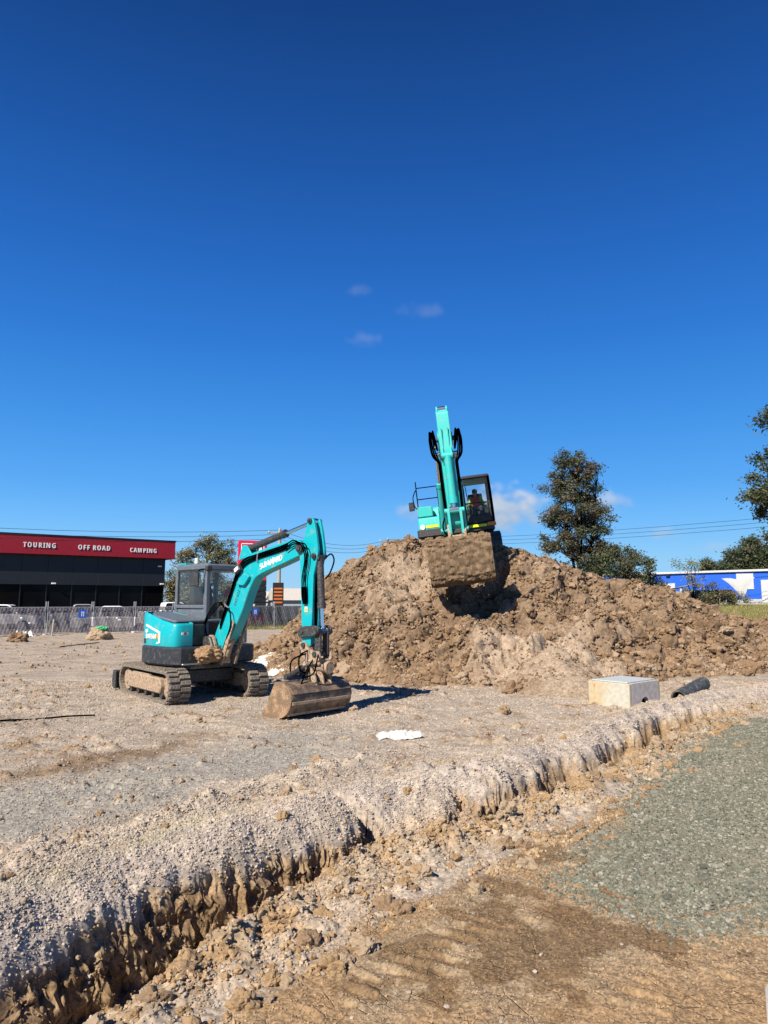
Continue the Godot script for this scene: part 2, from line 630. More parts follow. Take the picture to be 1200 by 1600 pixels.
	m.transparency = BaseMaterial3D.TRANSPARENCY_ALPHA
	m.albedo_color.a = 0.03
	# background
	coated("fascia_red", Color(0.36, 0.008, 0.022), 0.45, g_fine, 2.5)
	coated("cladding", Color(0.011, 0.013, 0.019), 0.5, g_fine, 3.0)
	m = mat("shop_glass", Color(0.004, 0.004, 0.005), 0.12)
	m.metallic_specular = 0.22
	mat("shop_frame", Color(0.012, 0.013, 0.015), 0.4)
	mat("sign_white", Color(0.78, 0.79, 0.82), 0.6)
	mat("roof_edge", Color(0.01, 0.011, 0.014), 0.5)
	coated("galvanised", Color(0.62, 0.64, 0.66), 0.45, g_fine, 0.6, 0.6)
	m = coated("shade_cloth", Color(1, 1, 1), 0.9, two_tone(512, 61, 0.015, 4, Color(0.17, 0.158, 0.17), Color(0.24, 0.225, 0.24), 0.3, 0.7, 0.12), 1.6)
	m.transparency = BaseMaterial3D.TRANSPARENCY_ALPHA
	m.albedo_color.a = 0.87
	m = coated("dark_cloth", Color(1, 1, 1), 0.9, two_tone(512, 62, 0.015, 4, Color(0.085, 0.085, 0.09), Color(0.13, 0.13, 0.135), 0.3, 0.7, 0.12), 1.6)
	m.transparency = BaseMaterial3D.TRANSPARENCY_ALPHA
	m.albedo_color.a = 0.9
	mat("blue_sign", Color(0.02, 0.14, 0.62), 0.5)
	m = mat("car_white", Color(0.80, 0.81, 0.82), 0.25)
	mat("car_silver", Color(0.5, 0.51, 0.52), 0.25, 0.5)
	mat("tyre", Color(0.02, 0.02, 0.02), 0.9)
	mat("car_glass", Color(0.015, 0.018, 0.02), 0.05)
	coated("pole_timber", Color(0.40, 0.38, 0.33), 0.9, g_fine, 0.8)
	coated("blue_wall", Color(0.018, 0.13, 0.72), 0.5, g_fine, 2.0)
	coated("white_wall", Color(0.62, 0.64, 0.66), 0.6, g_fine, 2.0)
	coated("grey_wall", Color(0.46, 0.50, 0.55), 0.8, g_fine, 2.0)
	mat("sail", Color(0.42, 0.43, 0.42), 0.8)
	M.sail.backlight_enabled = true
	M.sail.backlight = lin(0.25, 0.25, 0.25)
	mat("grey_sail", Color(0.30, 0.29, 0.27), 0.8)
	mat("wire", Color(0.10, 0.12, 0.15), 0.6)
	coated("far_roof", Color(0.60, 0.56, 0.50), 0.6, g_fine, 3.0)
	mat("orange_panel", Color(0.50, 0.13, 0.02), 0.6)
	mat("black_panel", Color(0.012, 0.012, 0.013), 0.5)
	# trees
	coated("bark", Color(1, 1, 1), 0.95, two_tone(256, 63, 0.03, 4, Color(0.20, 0.17, 0.14), Color(0.38, 0.34, 0.29), 0.35, 0.7, 0.3), 1.2)
	m = mat("leaf", Color(1, 1, 1), 0.6)
	m.vertex_color_use_as_albedo = true
	m.backlight_enabled = true
	m.backlight = lin(0.22, 0.25, 0.08)
	m = mat("grass_blade", Color(1, 1, 1), 0.8)
	m.vertex_color_use_as_albedo = true
	# site items
	coated("concrete_pit", Color(1, 1, 1), 0.9, two_tone(512, 64, 0.004, 5, Color(0.45, 0.43, 0.36), Color(0.44, 0.35, 0.21), 0.5, 0.85, 0.14), 1.9)
	coated("concrete", Color(1, 1, 1), 0.95, two_tone(512, 65, 0.012, 5, Color(0.44, 0.40, 0.37), Color(0.54, 0.49, 0.46), 0.3, 0.7, 0.10), 0.9)
	coated("pit_lid", Color(0.50, 0.56, 0.57), 0.7, g_fine, 0.7)
	coated("pipe_black", Color(1, 1, 1), 0.6, two_tone(512, 66, 0.014, 5, Color(0.035, 0.045, 0.05), Color(0.24, 0.20, 0.16), 0.5, 0.85, 0.2), 0.7)
	m = mat("white_cloth", Color(0.60, 0.595, 0.55), 0.85)
	coated("stick_timber", Color(0.20, 0.165, 0.13), 0.9, g_fine, 0.5)
	coated("timber", Color(0.30, 0.20, 0.13), 0.9, g_fine, 0.5)
	mat("hivis_orange", Color(0.70, 0.11, 0.03), 0.8)
	mat("hivis_green", Color(0.22, 0.50, 0.06), 0.8)
	mat("skin", Color(0.30, 0.16, 0.10), 0.6)
	mat("trousers", Color(0.02, 0.025, 0.05), 0.9)
	mat("green_rag", Color(0.10, 0.45, 0.22), 0.8)

# ------------------------------------------------------------------ ground
# The trench runs away to the right. u is measured along it, s across it (plus on the bank side).
const AX := 0.66
const AD := 0.75
var lut := {}
const LUT_STEP := 0.05

func table(called: String, pts: Array) -> void:
	var a := PackedFloat32Array()
	var k := 0
	for i in 601:
		var u := i * LUT_STEP - 2.0
		while k < pts.size() - 2 and u > pts[k + 1][0]: k += 1
		var t := clampf((u - pts[k][0]) / (pts[k + 1][0] - pts[k][0]), 0, 1)
		a.append(lerpf(pts[k][1], pts[k + 1][1], t * t * (3.0 - 2.0 * t)))
	lut[called] = a

var tC: PackedFloat32Array
var tG: PackedFloat32Array
var tF: PackedFloat32Array
var tDepth: PackedFloat32Array
var tFill: PackedFloat32Array
var tRidge: PackedFloat32Array
var tBerm: PackedFloat32Array
var tWall: PackedFloat32Array

func make_tables() -> void:
	table("c", [[-2.0, 4.1], [1.6, 4.18], [2.2, 4.26], [2.7, 4.38], [3.8, 4.40], [4.25, 4.33], [4.52, 4.30], [4.68, 4.66], [4.86, 4.34], [5.4, 4.22], [5.85, 4.12], [6.12, 4.38], [6.4, 4.0], [6.9, 3.95], [7.3, 4.18], [8.1, 4.08], [9.5, 4.2], [11.9, 4.28], [14.0, 4.1], [18.0, 3.5], [28, 2.6]])
	table("g", [[-2.0, 3.22], [1.8, 3.33], [2.6, 3.52], [3.4, 3.72], [4.3, 3.88], [4.65, 3.88], [5.0, 3.55], [5.3, 3.46], [6.2, 3.72], [7.0, 3.5], [8.0, 3.62], [10.0, 3.75], [12.0, 3.9], [14.0, 3.7], [18.0, 3.1], [28, 2.2]])
	table("depth", [[-2, 0.60], [3.6, 0.60], [4.55, 0.53], [4.95, 0.26], [5.3, 0.26], [5.75, 0.48], [6.4, 0.48], [6.9, 0.30], [7.5, 0.44], [8.4, 0.30], [9.2, 0.42], [11.5, 0.44], [12.6, 0.2], [14, 0.06], [28, 0.04]])
	table("fill", [[-2, 0], [4.5, 0], [4.9, 1], [5.4, 1], [5.7, 0.15], [6.5, 0.1], [6.9, 0.6], [7.2, 0.2], [8.0, 0.3], [8.5, 0.8], [9.2, 0.1], [12, 0], [14, 0.8], [28, 1]])
	table("ridge", [[-2, 0.05], [1.0, 0.05], [2.2, 0.06], [4.0, 0.08], [4.8, 0.16], [5.6, 0.13], [6.5, 0.14], [7.6, 0.14], [8.2, 0.05], [9.2, 0.1], [11, 0.12], [13, 0.05], [28, 0.02]])
	table("berm", [[-2, 0.06], [2, 0.07], [4, 0.11], [6, 0.10], [8, 0.05], [12, 0.08], [16, 0.05], [28, 0.0]])
	table("wall", [[-2, 0.20], [4.4, 0.20], [4.9, 0.5], [5.4, 0.5], [5.8, 0.14], [8, 0.15], [12, 0.13], [28, 0.3]])
	table("f", [[-2, 2.9], [2.2, 3.0], [3.4, 3.12], [4.9, 3.16], [5.9, 3.1], [6.9, 3.1], [8, 3.24], [9.8, 3.32], [12, 3.6], [14, 3.5], [18, 2.9], [28, 2.0]])
	tG = lut.g
	tF = lut.f
	tC = lut.c; tDepth = lut.depth; tFill = lut.fill; tRidge = lut.ridge; tBerm = lut.berm; tWall = lut.wall

# scratch results of the last ground_at()
var g_s := 0.0
var g_wall := 0.0
var g_spoil := 0.0
var g_clay := 0.0
var g_row := 0.0

var g_q := 0.0
var g_drop := 0.0
var g_h := 0.0
var g_lump := 0.0

func ground_at(x: float, z: float, fine := true) -> float:
	var d := -z
	var u := x * AX + d * AD
	var i := clampi(int((u + 2.0) / LUT_STEP), 0, 600)
	var a := nA.get_noise_2d(x, z)
	var b := nB.get_noise_2d(x, z)
	var near := clampf((19.0 - u) * 0.3, 0, 1)
	var q := d * AX - x * AD
	var wild := clampf((u - 4.4) * 0.8, 0.0, 1.0)
	var bb := nB.get_noise_2d(x * 0.45 + 33.0, z * 0.45)
	var s := q - tC[i] + b * 0.09 + a * 0.05 + bb * (0.10 + 0.24 * wild) + nA.get_noise_2d(x * 1.6 + 70.0, z * 1.6) * 0.16 * wild
	# far ground: level on the left, a rising bank on the right
	var base := a * 0.035 + b * 0.012
	if d > 18.0 and x > 5.0:
		base += smoothstep(20.0, 58.0, d) * smoothstep(5.0, 15.0, x - (d - 20.0) * 0.05) * 1.45
	g_s = s; g_q = q; g_wall = 0.0; g_spoil = 0.0; g_clay = 0.0; g_row = 0.0; g_drop = 0.0; g_lump = 0.0
	var h := base
	# windrow of rubble on the bank
	if q > 4.2 and q < 6.4 and u < 8.0:
		var rr := (q - 4.95 - 0.19 * clampf(u - 1.9, -0.5, 3.4) - a * 0.2 - b * 0.12) / 0.24
		g_row = exp(-rr * rr) * clampf((7.5 - u) * 0.5, 0, 1)
		h += g_row * (0.085 + 0.06 * b)
	# churned yard: low broken ridges left by tracks and blades
	if s > 0.3 and d < 40.0:
		var w := nR.get_noise_2d(x * 0.32 + d * 0.10 + a * 0.3, d * 1.05 - x * 0.25)
		g_lump = smoothstep(0.50, 0.92, w + b * 0.35 + a * 0.3) * clampf(s * 1.2 - 0.3, 0, 1)
		g_lump *= smoothstep(1.6, 2.6, Vector2(x + 3.6, d - 13.9).length()) * smoothstep(0.8, 1.3, Vector2(x + 1.2, d - 11.9).length()) * smoothstep(0.4, 0.7, Vector2(x - 0.2, d - 9.65).length())
		h += g_lump * (0.022 + 0.03 * b)
	if near > 0.0 and s < 1.6:
		var e0 := (s - 0.36) / 0.32
		h += tBerm[i] * exp(-e0 * e0) * near * (1.0 + bb * (0.8 + 1.6 * wild))
		# the lip slopes before it breaks off
		var lip := clampf((0.26 + b * 0.2 - s) / 0.34, 0.0, 1.0)
		h -= lip * lip * near * minf(0.15, tDepth[i] * 0.35) * (1.0 - 0.55 * wild)
		if s < 0.15:
			var fl := -tDepth[i] + 0.05 * b
			var clay := -0.17 + a * 0.03 + b * 0.012
			var ww := tWall[i]
			var e := s + nF.get_noise_2d(x * 0.6, z * 0.6) * 0.022 + (-nC.get_noise_2d(x * 0.8, z * 0.8) - 0.5) * 0.035
			var t := clampf((e + ww) / ww, 0.0, 1.0)
			t = t * t * (3.0 - 2.0 * t)
			g_wall = 1.0 - t
			# spoil ridge on the near side, then the scraped clay
			var s2 := q - tG[i] + b * 0.10 + a * 0.06 + bb * 0.25 * wild
			var out := clampf((0.24 - s2) / 0.24, 0.0, 1.0)
			out = out * out * (3.0 - 2.0 * out)
			var fall := clampf(1.0 + s2 / maxf(0.25, tG[i] - tF[i] + 0.06), 0.0, 1.0) if s2 < 0.0 else 1.0
			fall = fall * (0.35 + 0.65 * fall)
			var ridge := tRidge[i] * fall * (0.85 + 0.9 * b + 0.5 * a)
			g_drop = h
			h = lerpf(lerpf(fl, clay + maxf(ridge, -0.02), out), h, t)
			g_drop = (g_drop - h) * (1.0 - out)
			g_spoil = clampf(fall * 1.6, 0, 1) * out * (1.0 - t)
			g_clay = clampf((tF[i] + a * 0.15 + b * 0.1 - q) / 0.14, 0.0, 1.0) * near
			if near < 1.0: h = lerpf(base, h, near)
	if fine:
		var dome := -nC.get_noise_2d(x, z)      # 1 at a cell centre
		var pd := -nD.get_noise_2d(x, z) * 0.6 - nD.get_noise_2d(x * 2.1 + 7.0, z * 2.1) * 0.4
		if g_clay > 0.0:
			# scraped clay: shallow grouser marks and plates
			var gm := sin((x * 0.83 + z * 0.56 + a * 0.5) * 38.0) * 0.5 + 0.5
			var band := maxf(exp(-pow((q - 2.55) / 0.20, 4.0)), maxf(exp(-pow((q - 1.45) / 0.20, 4.0)), exp(-pow((q - 0.6) / 0.22, 4.0))))
			var gr := fposmod(u * 7.4 + q * 1.6 + a * 0.6, 1.0)
			var bar := smoothstep(0.0, 0.10, gr) * (1.0 - smoothstep(0.40, 0.52, gr))
			var worn := smoothstep(-0.1, 0.35, b * 1.2 + a * 0.5 + nF.get_noise_2d(x * 0.6, z * 0.6) * 0.4)
			h += g_clay * band * worn * (bar * 0.024 - 0.013)
			h += (1.0 - g_clay) * (dome - 0.5) * 0.05 + g_clay * (gm * gm * 0.006 * clampf(0.4 + a * 2.0, 0, 1) + (pd - 0.5) * 0.006 + nF.get_noise_2d(x * 0.5, z * 0.5) * 0.006)
		else:
			var rough := 0.010 + 0.04 * g_lump + 0.07 * g_spoil + 0.05 * g_row + 0.020 * clampf(b * 2.5 + 0.1, 0, 1)
			var lipz := clampf(1.0 - absf(s - 0.12) * 2.4, 0, 1)
			rough += 0.015 * lipz + 0.02 * g_wall * (1.0 - g_spoil)
			var steep := 1.0 - 0.85 * clampf(g_drop * 12.0, 0, 1) * (1.0 - g_spoil)
			h += (dome - 0.45) * rough * steep + (pd - 0.5) * steep * (0.014 + 0.018 * lipz + 0.012 * g_row + 0.02 * g_spoil + 0.014 * g_lump)
	g_h = h
	return h

func d_of(z: float) -> float:
	return -z

func ground_colour(x: float, z: float) -> Color:
	var e := nE.get_noise_2d(x, z)
	var f := nF.get_noise_3d(x * 1.7, g_h * 2.2, z * 1.7)
	var e2 := nE.get_noise_3d(x * 3.1 + 40.0, g_h * 4.0, z * 3.1)
	var d := -z
	var u := x * AX + d * AD
	var s := g_s
	# pale tan gravelly fill
	var c := Color(0.425, 0.36, 0.295).lerp(Color(0.352, 0.307, 0.262), clampf(0.5 + e * 1.2, 0, 1))
	# damp brown patches and a spread of blue-grey stone on the near left
	c = c.lerp(Color(0.28, 0.205, 0.14), smoothstep(0.22, 0.5, e2 + e * 0.6) * 0.65 * clampf(1.0 - (d - 20.0) * 0.03, 0.3, 1))
	var q := g_q
	if g_lump > 0.02:
		c = c.lerp(Color(0.38, 0.285, 0.195).lerp(Color(0.22, 0.155, 0.105), clampf(0.55 + e2 * 2.2, 0, 1)), g_lump * 0.7)
	if q > 5.2 and d < 10.5 and x < 0.5:
		var k := smoothstep(5.5, 6.1, q + e * 0.6) * (1.0 - smoothstep(7.0, 7.9, q + e)) * clampf((0.2 - x) * 0.8, 0, 1)
		c = c.lerp(Color(0.285, 0.275, 0.25), k * 0.75)
		var wet := exp(-pow((q - 7.9 - e * 0.5) / 0.30, 2.0)) * smoothstep(-4.3, -3.5, x) * (1.0 - smoothstep(-2.9, -2.2, x))
		c = c.lerp(Color(0.20, 0.14, 0.09), clampf(wet * 1.1, 0, 0.85))
	if g_row > 0.02:
		c = c.lerp(Color(0.42, 0.36, 0.30), g_row * 0.7)
	# olive strip between windrow and trench edge
	if s > 0.15 and q < 5.2 and u < 5.0:
		var k2 := exp(-pow((q - 4.38 - 0.30 * (u - 2.0) + e * 0.15) / 0.24, 2.0)) * clampf((4.2 - u) * 0.6, 0, 1)
		c = c.lerp(Color(0.36, 0.335, 0.22), k2 * 0.75)
	# lilac-grey crushed stone along the lip
	if s < 0.9:
		var lip := clampf(1.0 - absf(s - 0.16 + e * 0.12) / 0.34, 0, 1)
		c = c.lerp(Color(0.40, 0.35, 0.315), clampf(lip * 1.3 + e * 0.8 - 0.15, 0, 1) * 0.85)
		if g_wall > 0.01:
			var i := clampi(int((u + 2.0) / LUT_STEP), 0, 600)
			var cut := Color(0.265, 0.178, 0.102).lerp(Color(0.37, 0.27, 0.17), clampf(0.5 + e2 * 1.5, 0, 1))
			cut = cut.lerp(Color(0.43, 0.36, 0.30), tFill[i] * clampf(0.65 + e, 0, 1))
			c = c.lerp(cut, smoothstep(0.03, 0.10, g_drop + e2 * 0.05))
		if g_spoil > 0.01:
			c = c.lerp(Color(0.41, 0.33, 0.245).lerp(Color(0.315, 0.215, 0.122), clampf(0.5 + e2 * 2.0, 0, 1)), g_spoil)
		if g_clay > 0.01:
			var cl := Color(0.315, 0.215, 0.125).lerp(Color(0.345, 0.27, 0.185), clampf(0.45 + e * 1.6, 0, 1))
			cl = cl.lerp(Color(0.15, 0.092, 0.046), smoothstep(0.20, 0.30, e * 0.7 + e2 * 0.5 + f * 0.10 + 0.24 - absf(q - 2.15) * 0.20) * 0.72)
			c = c.lerp(cl, g_clay)
	# grass bank far right, verge far left
	if d > 24.0:
		var gr := smoothstep(23.0, 27.0, d + e * 5.0) * smoothstep(11.0, 13.5, x + e * 4.0 - (d - 24.0) * 0.02)
		c = c.lerp(Color(0.13, 0.145, 0.045).lerp(Color(0.25, 0.21, 0.09), clampf(0.4 + e2, 0, 1)), gr)
		var gl := smoothstep(46.5, 48.0, d + x * 0.0 + e)
		c = c.lerp(Color(0.10, 0.125, 0.04), gl * 0.8)
	var k3 := 1.0 + f * 0.22 + e2 * 0.12
	return Color(c.r * k3 * 1.22, c.g * k3 * 1.22, c.b * k3 * 1.20)

var skin_stones := []
var skin_rng := RandomNumberGenerator.new()

# a sheet of earth; class_of says which surface a quad belongs to
func sheet(x0: float, x1: float, z0: float, z1: float, step: float, kind: int, lap: float) -> Array:
	var nx := int(round((x1 - x0) / step)) + 1
	var nz := int(round((z1 - z0) / step)) + 1
	var hs := PackedFloat32Array()
	hs.resize(nx * nz)
	var vs := PackedVector3Array()
	vs.resize(nx * nz)
	var cs := PackedColorArray()
	cs.resize(nx * nz)
	var drops := PackedFloat32Array()
	drops.resize(nx * nz)
	if kind != 1: skin_rng.seed = int(step * 10000.0)
	var wm := PackedFloat32Array()
	wm.resize(nx * nz)
	var cl := PackedByteArray()
	cl.resize(nx * nz)
	for j in nz:
		var z := z0 + j * step
		for i in nx:
			var x := x0 + i * step
			var h := 0.0
			var tone := Color()
			if kind == 0:
				h = ground_at(x, z)
				tone = ground_colour(x, z)
			elif kind == 1:
				h = pad_height(x, z)
				tone = pad_colour(x, z)
			else:
				h = mound_at(x, z)
				tone = mound_colour(x, z, h)
			var k := j * nx + i
			if i == 0 or j == 0 or i == nx - 1 or j == nz - 1: h -= lap
			hs[k] = h
			vs[k] = Vector3(x, h, z)
			cs[k] = tone
			cl[k] = 1 if g_clay > 0.5 or (kind == 0 and g_drop > 0.09) else 0
			if kind == 0 and step < 0.1:
				# how thickly grains lie here
				var g := 0.10
				if g_clay > 0.5: g = 0.30
				elif g_drop > 0.1: g = 0.5
				elif g_s > -0.3 and g_s < 0.75: g = 0.9
				elif g_spoil > 0.2: g = 0.35
				elif g_row > 0.1: g = 0.55
				elif g_lump > 0.2: g = 0.14
				elif g_q > 5.4 and d_of(z) < 9.0 and x < 0.3: g = 0.12
				if step > 0.02: g = minf(1.0, g * 2.2)
				drops[k] = g
			if kind == 0: wm[k] = clampf(smoothstep(0.03, 0.12, g_drop) + g_spoil * (1.0 - g_clay) + 0.4 * g_row, 0, 1)
			elif kind == 2:
				drops[k] = (0.05 + 0.22 * mound_gravel(x, z, h)) * (1.0 if step < 0.1 and h > -0.05 else 0.0)
				wm[k] = clampf(h * 2.0, 0, 1) * (1.0 - 0.6 * mound_gravel(x, z, h))
	# lumps that stand out sideways from cut faces and heaps
	var amp := 0.022 if kind == 0 else 0.11
	var fq := 3.6 if kind == 0 else 0.9
	for k in nx * nz:
		if wm[k] > 0.01:
			var p := vs[k]
			var a := nB.get_noise_3d(p.x * fq, p.y * fq * 1.3, p.z * fq)
			var b := nB.get_noise_3d(p.z * fq + 60.0, p.y * fq * 1.3, p.x * fq)
			var mv := Vector3(a, 0.35 * (a + b), b) * (amp * 2.0 * wm[k])
			if kind == 0:
				var c := nF.get_noise_3d(p.x * 2.2, p.y * 2.2, p.z * 2.2)
				var st := nB.get_noise_3d(p.x * 0.9, p.y * 7.0 + p.x * 0.8, p.z * 0.9)
				mv += Vector3(c, c * 0.6, c) * (0.017 * wm[k]) + Vector3(AD, 0.0, AX) * (st * 0.05 * wm[k])
			vs[k] = p + mv

	if kind != 1 and step < 0.1:
		for k in nx * nz:
			if skin_rng.randf() > drops[k]: continue
			var p := vs[k]
			var d := -p.z
			if absf(p.x) > d * 0.68 + 0.9 or d < 2.4: continue
			var size := (0.0028 + 0.0085 * pow(skin_rng.randf(), 3.2)) * (0.70 + 0.085 * d)
			var c := cs[k]
			if cl[k] == 1: size *= 0.72
			skin_stones.append([p.x + skin_rng.randf_range(-0.5, 0.5) * step, p.y + size * 0.25, p.z + skin_rng.randf_range(-0.5, 0.5) * step, size, c])
	var ns := PackedVector3Array()
	ns.resize(nx * nz)
	for j in nz:
		for i in nx:
			var k := j * nx + i
			var ex := vs[k + 1 if i < nx - 1 else k] - vs[k - 1 if i > 0 else k]
			var ez := vs[k + nx if j < nz - 1 else k] - vs[k - nx if j > 0 else k]
			ns[k] = ez.cross(ex).normalized()
	var i0 := PackedInt32Array()
	var i1 := PackedInt32Array()
	for j in nz - 1:
		for i in nx - 1:
			var k := j * nx + i
			if kind == 1 and pad_depth(vs[k].x, vs[k].z) < -0.12: continue
			if kind == 2 and vs[k].y < -0.38: continue
			if cl[k] == 0:
				i0.append_array(PackedInt32Array([k, k + 1, k + nx, k + 1, k + nx + 1, k + nx]))
			else:
				i1.append_array(PackedInt32Array([k, k + 1, k + nx, k + 1, k + nx + 1, k + nx]))
	return [vs, ns, cs, i0, i1, hs, nx, nz]

func sheet_mesh(s: Array, mats: Array) -> ArrayMesh:
	var m := ArrayMesh.new()
	for k in 2:
		if s[3 + k].size() == 0: continue
		var a := []
		a.resize(Mesh.ARRAY_MAX)
		a[Mesh.ARRAY_VERTEX] = s[0]
		a[Mesh.ARRAY_NORMAL] = s[1]
		a[Mesh.ARRAY_COLOR] = s[2]
		a[Mesh.ARRAY_INDEX] = s[3 + k]
		m.add_surface_from_arrays(Mesh.PRIMITIVE_TRIANGLES, a)
		m.surface_set_material(m.get_surface_count() - 1, mats[k])
	return m

var ground_node: Node3D

func build_ground() -> void:
	make_tables()
	ground_node = Node3D.new()
	ground_node.name = "ground"
	add_child(ground_node)
	structure(ground_node, "bare earth of the building site with a trench cut across it")
	for b in [["trench_ground", -4.6, 4.6, -7.52, -2.2, 0.012], ["yard_ground", -10.0, 10.0, -16.52, -7.48, 0.03], ["far_yard_ground", -30.0, 42.0, -64.0, -16.48, 0.16]]:
		var s := sheet(b[1], b[2], b[3], b[4], b[5], 0, 0.05)
		var o := MeshInstance3D.new()
		o.name = b[0]
		o.mesh = sheet_mesh(s, [M.soil, M.clay])
		ground_node.add_child(o)
		stage(b[0])
	# the land beyond and around, out to the horizon
	var mb := MB.new()
	mb.tint = true
	var rs := [0.0, 30.0, 90.0, 300.0, 1200.0, 4000.0]
	for r in rs.size() - 1:
		for k in 48:
			var a0 := TAU * k / 48.0
			var a1 := TAU * (k + 1) / 48.0
			mb.col = Color(0.36, 0.29, 0.21) if r == 0 else Color(0.14, 0.14, 0.07)
			var y := -0.55
			mb.quad(Vector3(cos(a0) * rs[r], y, sin(a0) * rs[r]), Vector3(cos(a1) * rs[r], y, sin(a1) * rs[r]), Vector3(cos(a1) * rs[r + 1], y, sin(a1) * rs[r + 1]), Vector3(cos(a0) * rs[r + 1], y, sin(a0) * rs[r + 1]))
	part(mb, "surrounding_land", M.soil, ground_node)
	build_gravel()

# pad of green-grey crushed rock
var pad_edge := PackedVector2Array([Vector2(6.4, -12.0), Vector2(5.1, -10.9), Vector2(4.05, -9.6), Vector2(3.2, -8.5), Vector2(2.7, -7.6), Vector2(2.15, -6.7), Vector2(1.95, -6.05), Vector2(1.55, -5.75), Vector2(1.4, -5.2), Vector2(1.15, -4.85), Vector2(1.3, -4.6), Vector2(1.52, -4.42), Vector2(1.68, -4.2), Vector2(1.95, -4.3), Vector2(2.4, -4.45), Vector2(3.2, -4.3), Vector2(9.0, -4.0), Vector2(14.0, -6.0), Vector2(14.0, -14.0)])

func pad_depth(x: float, z: float) -> float:
	var p := Vector2(x, z) / 1.085
	var best := 1e9
	for i in pad_edge.size():
		var q := Geometry2D.get_closest_point_to_segment(p, pad_edge[i], pad_edge[(i + 1) % pad_edge.size()])
		best = minf(best, q.distance_squared_to(p))
	best = sqrt(best)
	return best if Geometry2D.is_point_in_polygon(p, pad_edge) else -best

func pad_height(x: float, z: float) -> float:
	var e := pad_depth(x, z) + nB.get_noise_2d(x * 1.3 + 9.0, z * 1.3) * 0.16
	var base := -0.17 + nA.get_noise_2d(x, z) * 0.03 + nB.get_noise_2d(x, z) * 0.012
	return base - 0.05 + 0.085 * smoothstep(-0.05, 0.30, e) + (-nD.get_noise_2d(x * 1.6, z * 1.6) - 0.5) * 0.02

func pad_colour(x: float, z: float) -> Color:
	g_clay = 0.0
	var e := nE.get_noise_2d(x * 1.5, z * 1.5)
	var k := 1.0 + e * 0.25 + nF.get_noise_2d(x * 2.0, z * 2.0) * 0.3
	return Color(0.21 * k, 0.20 * k, 0.16 * k)

func build_gravel() -> void:
	var node := Node3D.new()
	node.name = "gravel_pad"
	add_child(node)
	structure(node, "pad of green-grey crushed rock beside the trench")
	var s := sheet(0.9, 9.0, -12.3, -3.8, 0.04, 1, 0.0)
	var o := MeshInstance3D.new()
	o.name = "crushed_rock_bed"
	o.mesh = sheet_mesh(s, [M.soil, M.soil])
	node.add_child(o)
	# the rocks
	var tones := [Color(0.165, 0.17, 0.13), Color(0.205, 0.208, 0.16), Color(0.135, 0.142, 0.112), Color(0.25, 0.245, 0.195), Color(0.22, 0.19, 0.14), Color(0.34, 0.33, 0.28)]
	var r := RandomNumberGenerator.new()
	r.seed = 77
	var spots := []
	var tries := 0
	while spots.size() < 125000 and tries < 600000:
		tries += 1
		var d := lerpf(3.9, 12.3, pow(r.randf(), 1.5))
		var x := r.randf_range(0.95, d * 0.68 + 1.2)
		var e := pad_depth(x, -d)
		if e < -0.4 or (e < 0.05 and r.randf() > pow(smoothstep(-0.4, 0.05, e), 3.0) * 0.4): continue
		var size := lerpf(0.0055, 0.016, pow(r.randf(), 2.2)) * (1.0 + 0.03 * d)
		if r.randf() < 0.04: size *= 1.5
		var y := pad_height(x, -d)
		if e < 0.1: y = maxf(y, ground_at(x, -d))
		if r.randf() < 0.008: size *= 1.9
		var dusty := smoothstep(0.05, 0.45, nE.get_noise_2d(x * 1.1 + 12.0, d * 1.1)) * 0.3
		var tone: Color = tones[[0, 0, 0, 1, 1, 1, 2, 2, 3, 3, 4, 5][r.randi() % 12] if r.randf() < 0.97 else 5]
		spots.append([x, y + size * 0.12, -d, size, tone.lerp(Color(0.30, 0.265, 0.205), dusty)])
	scatter(spots, "crushed_rock", node, r, tones, [0.3, 0.3, 0.2, 0.12, 0.06, 0.02])

var stone_meshes := []
func scatter(spots: Array, called: String, parent: Node, r: RandomNumberGenerator, tones: Array, share: Array, flat := 0.7, kinds := 3) -> void:
	if stone_meshes.is_empty():
		var nz := FastNoiseLite.new()
		nz.frequency = 0.9
		for k in 3:
			nz.seed = 300 + k
			var mb := MB.new()
			mb.blob(Vector3.ZERO, Vector3(1.0, 0.72, 0.85), 1, nz, 0.75, 1.3)
			stone_meshes.append(mb.mesh())
	for k in kinds:
		var mm := MultiMesh.new()
		mm.transform_format = MultiMesh.TRANSFORM_3D
		mm.use_colors = true
		mm.mesh = stone_meshes[k % 3]
		var mine := []
		for i in range(k, spots.size(), kinds): mine.append(spots[i])
		var buf := PackedFloat32Array()
		buf.resize(mine.size() * 16)
		for i in mine.size():
			var p: Array = mine[i]
			var b := Basis.from_euler(Vector3(r.randf() * TAU, r.randf() * TAU, r.randf() * TAU))
			b = Basis.from_scale(Vector3(1, flat, 1)) * b
			b = b.scaled(Vector3.ONE * p[3])
			var roll := r.randf()
			var c: Color = tones[0]
			for q in share.size():
				roll -= share[q]
				if roll <= 0.0:
					c = tones[q]
					break
			if p.size() > 4: c = p[4]
			var g := r.randf_range(0.85, 1.18)
			var o := i * 16
			buf[o] = b.x.x; buf[o + 1] = b.y.x; buf[o + 2] = b.z.x; buf[o + 3] = p[0]
			buf[o + 4] = b.x.y; buf[o + 5] = b.y.y; buf[o + 6] = b.z.y; buf[o + 7] = p[1]
			buf[o + 8] = b.x.z; buf[o + 9] = b.y.z; buf[o + 10] = b.z.z; buf[o + 11] = p[2]
			buf[o + 12] = c.r * g; buf[o + 13] = c.g * g; buf[o + 14] = c.b * g; buf[o + 15] = 1.0
		mm.instance_count = mine.size()
		mm.buffer = buf
		var o := MultiMeshInstance3D.new()
		o.name = called
		o.multimesh = mm
		o.material_override = M.stone
		parent.add_child(o, true)
		o.set_meta("kind", "stuff")

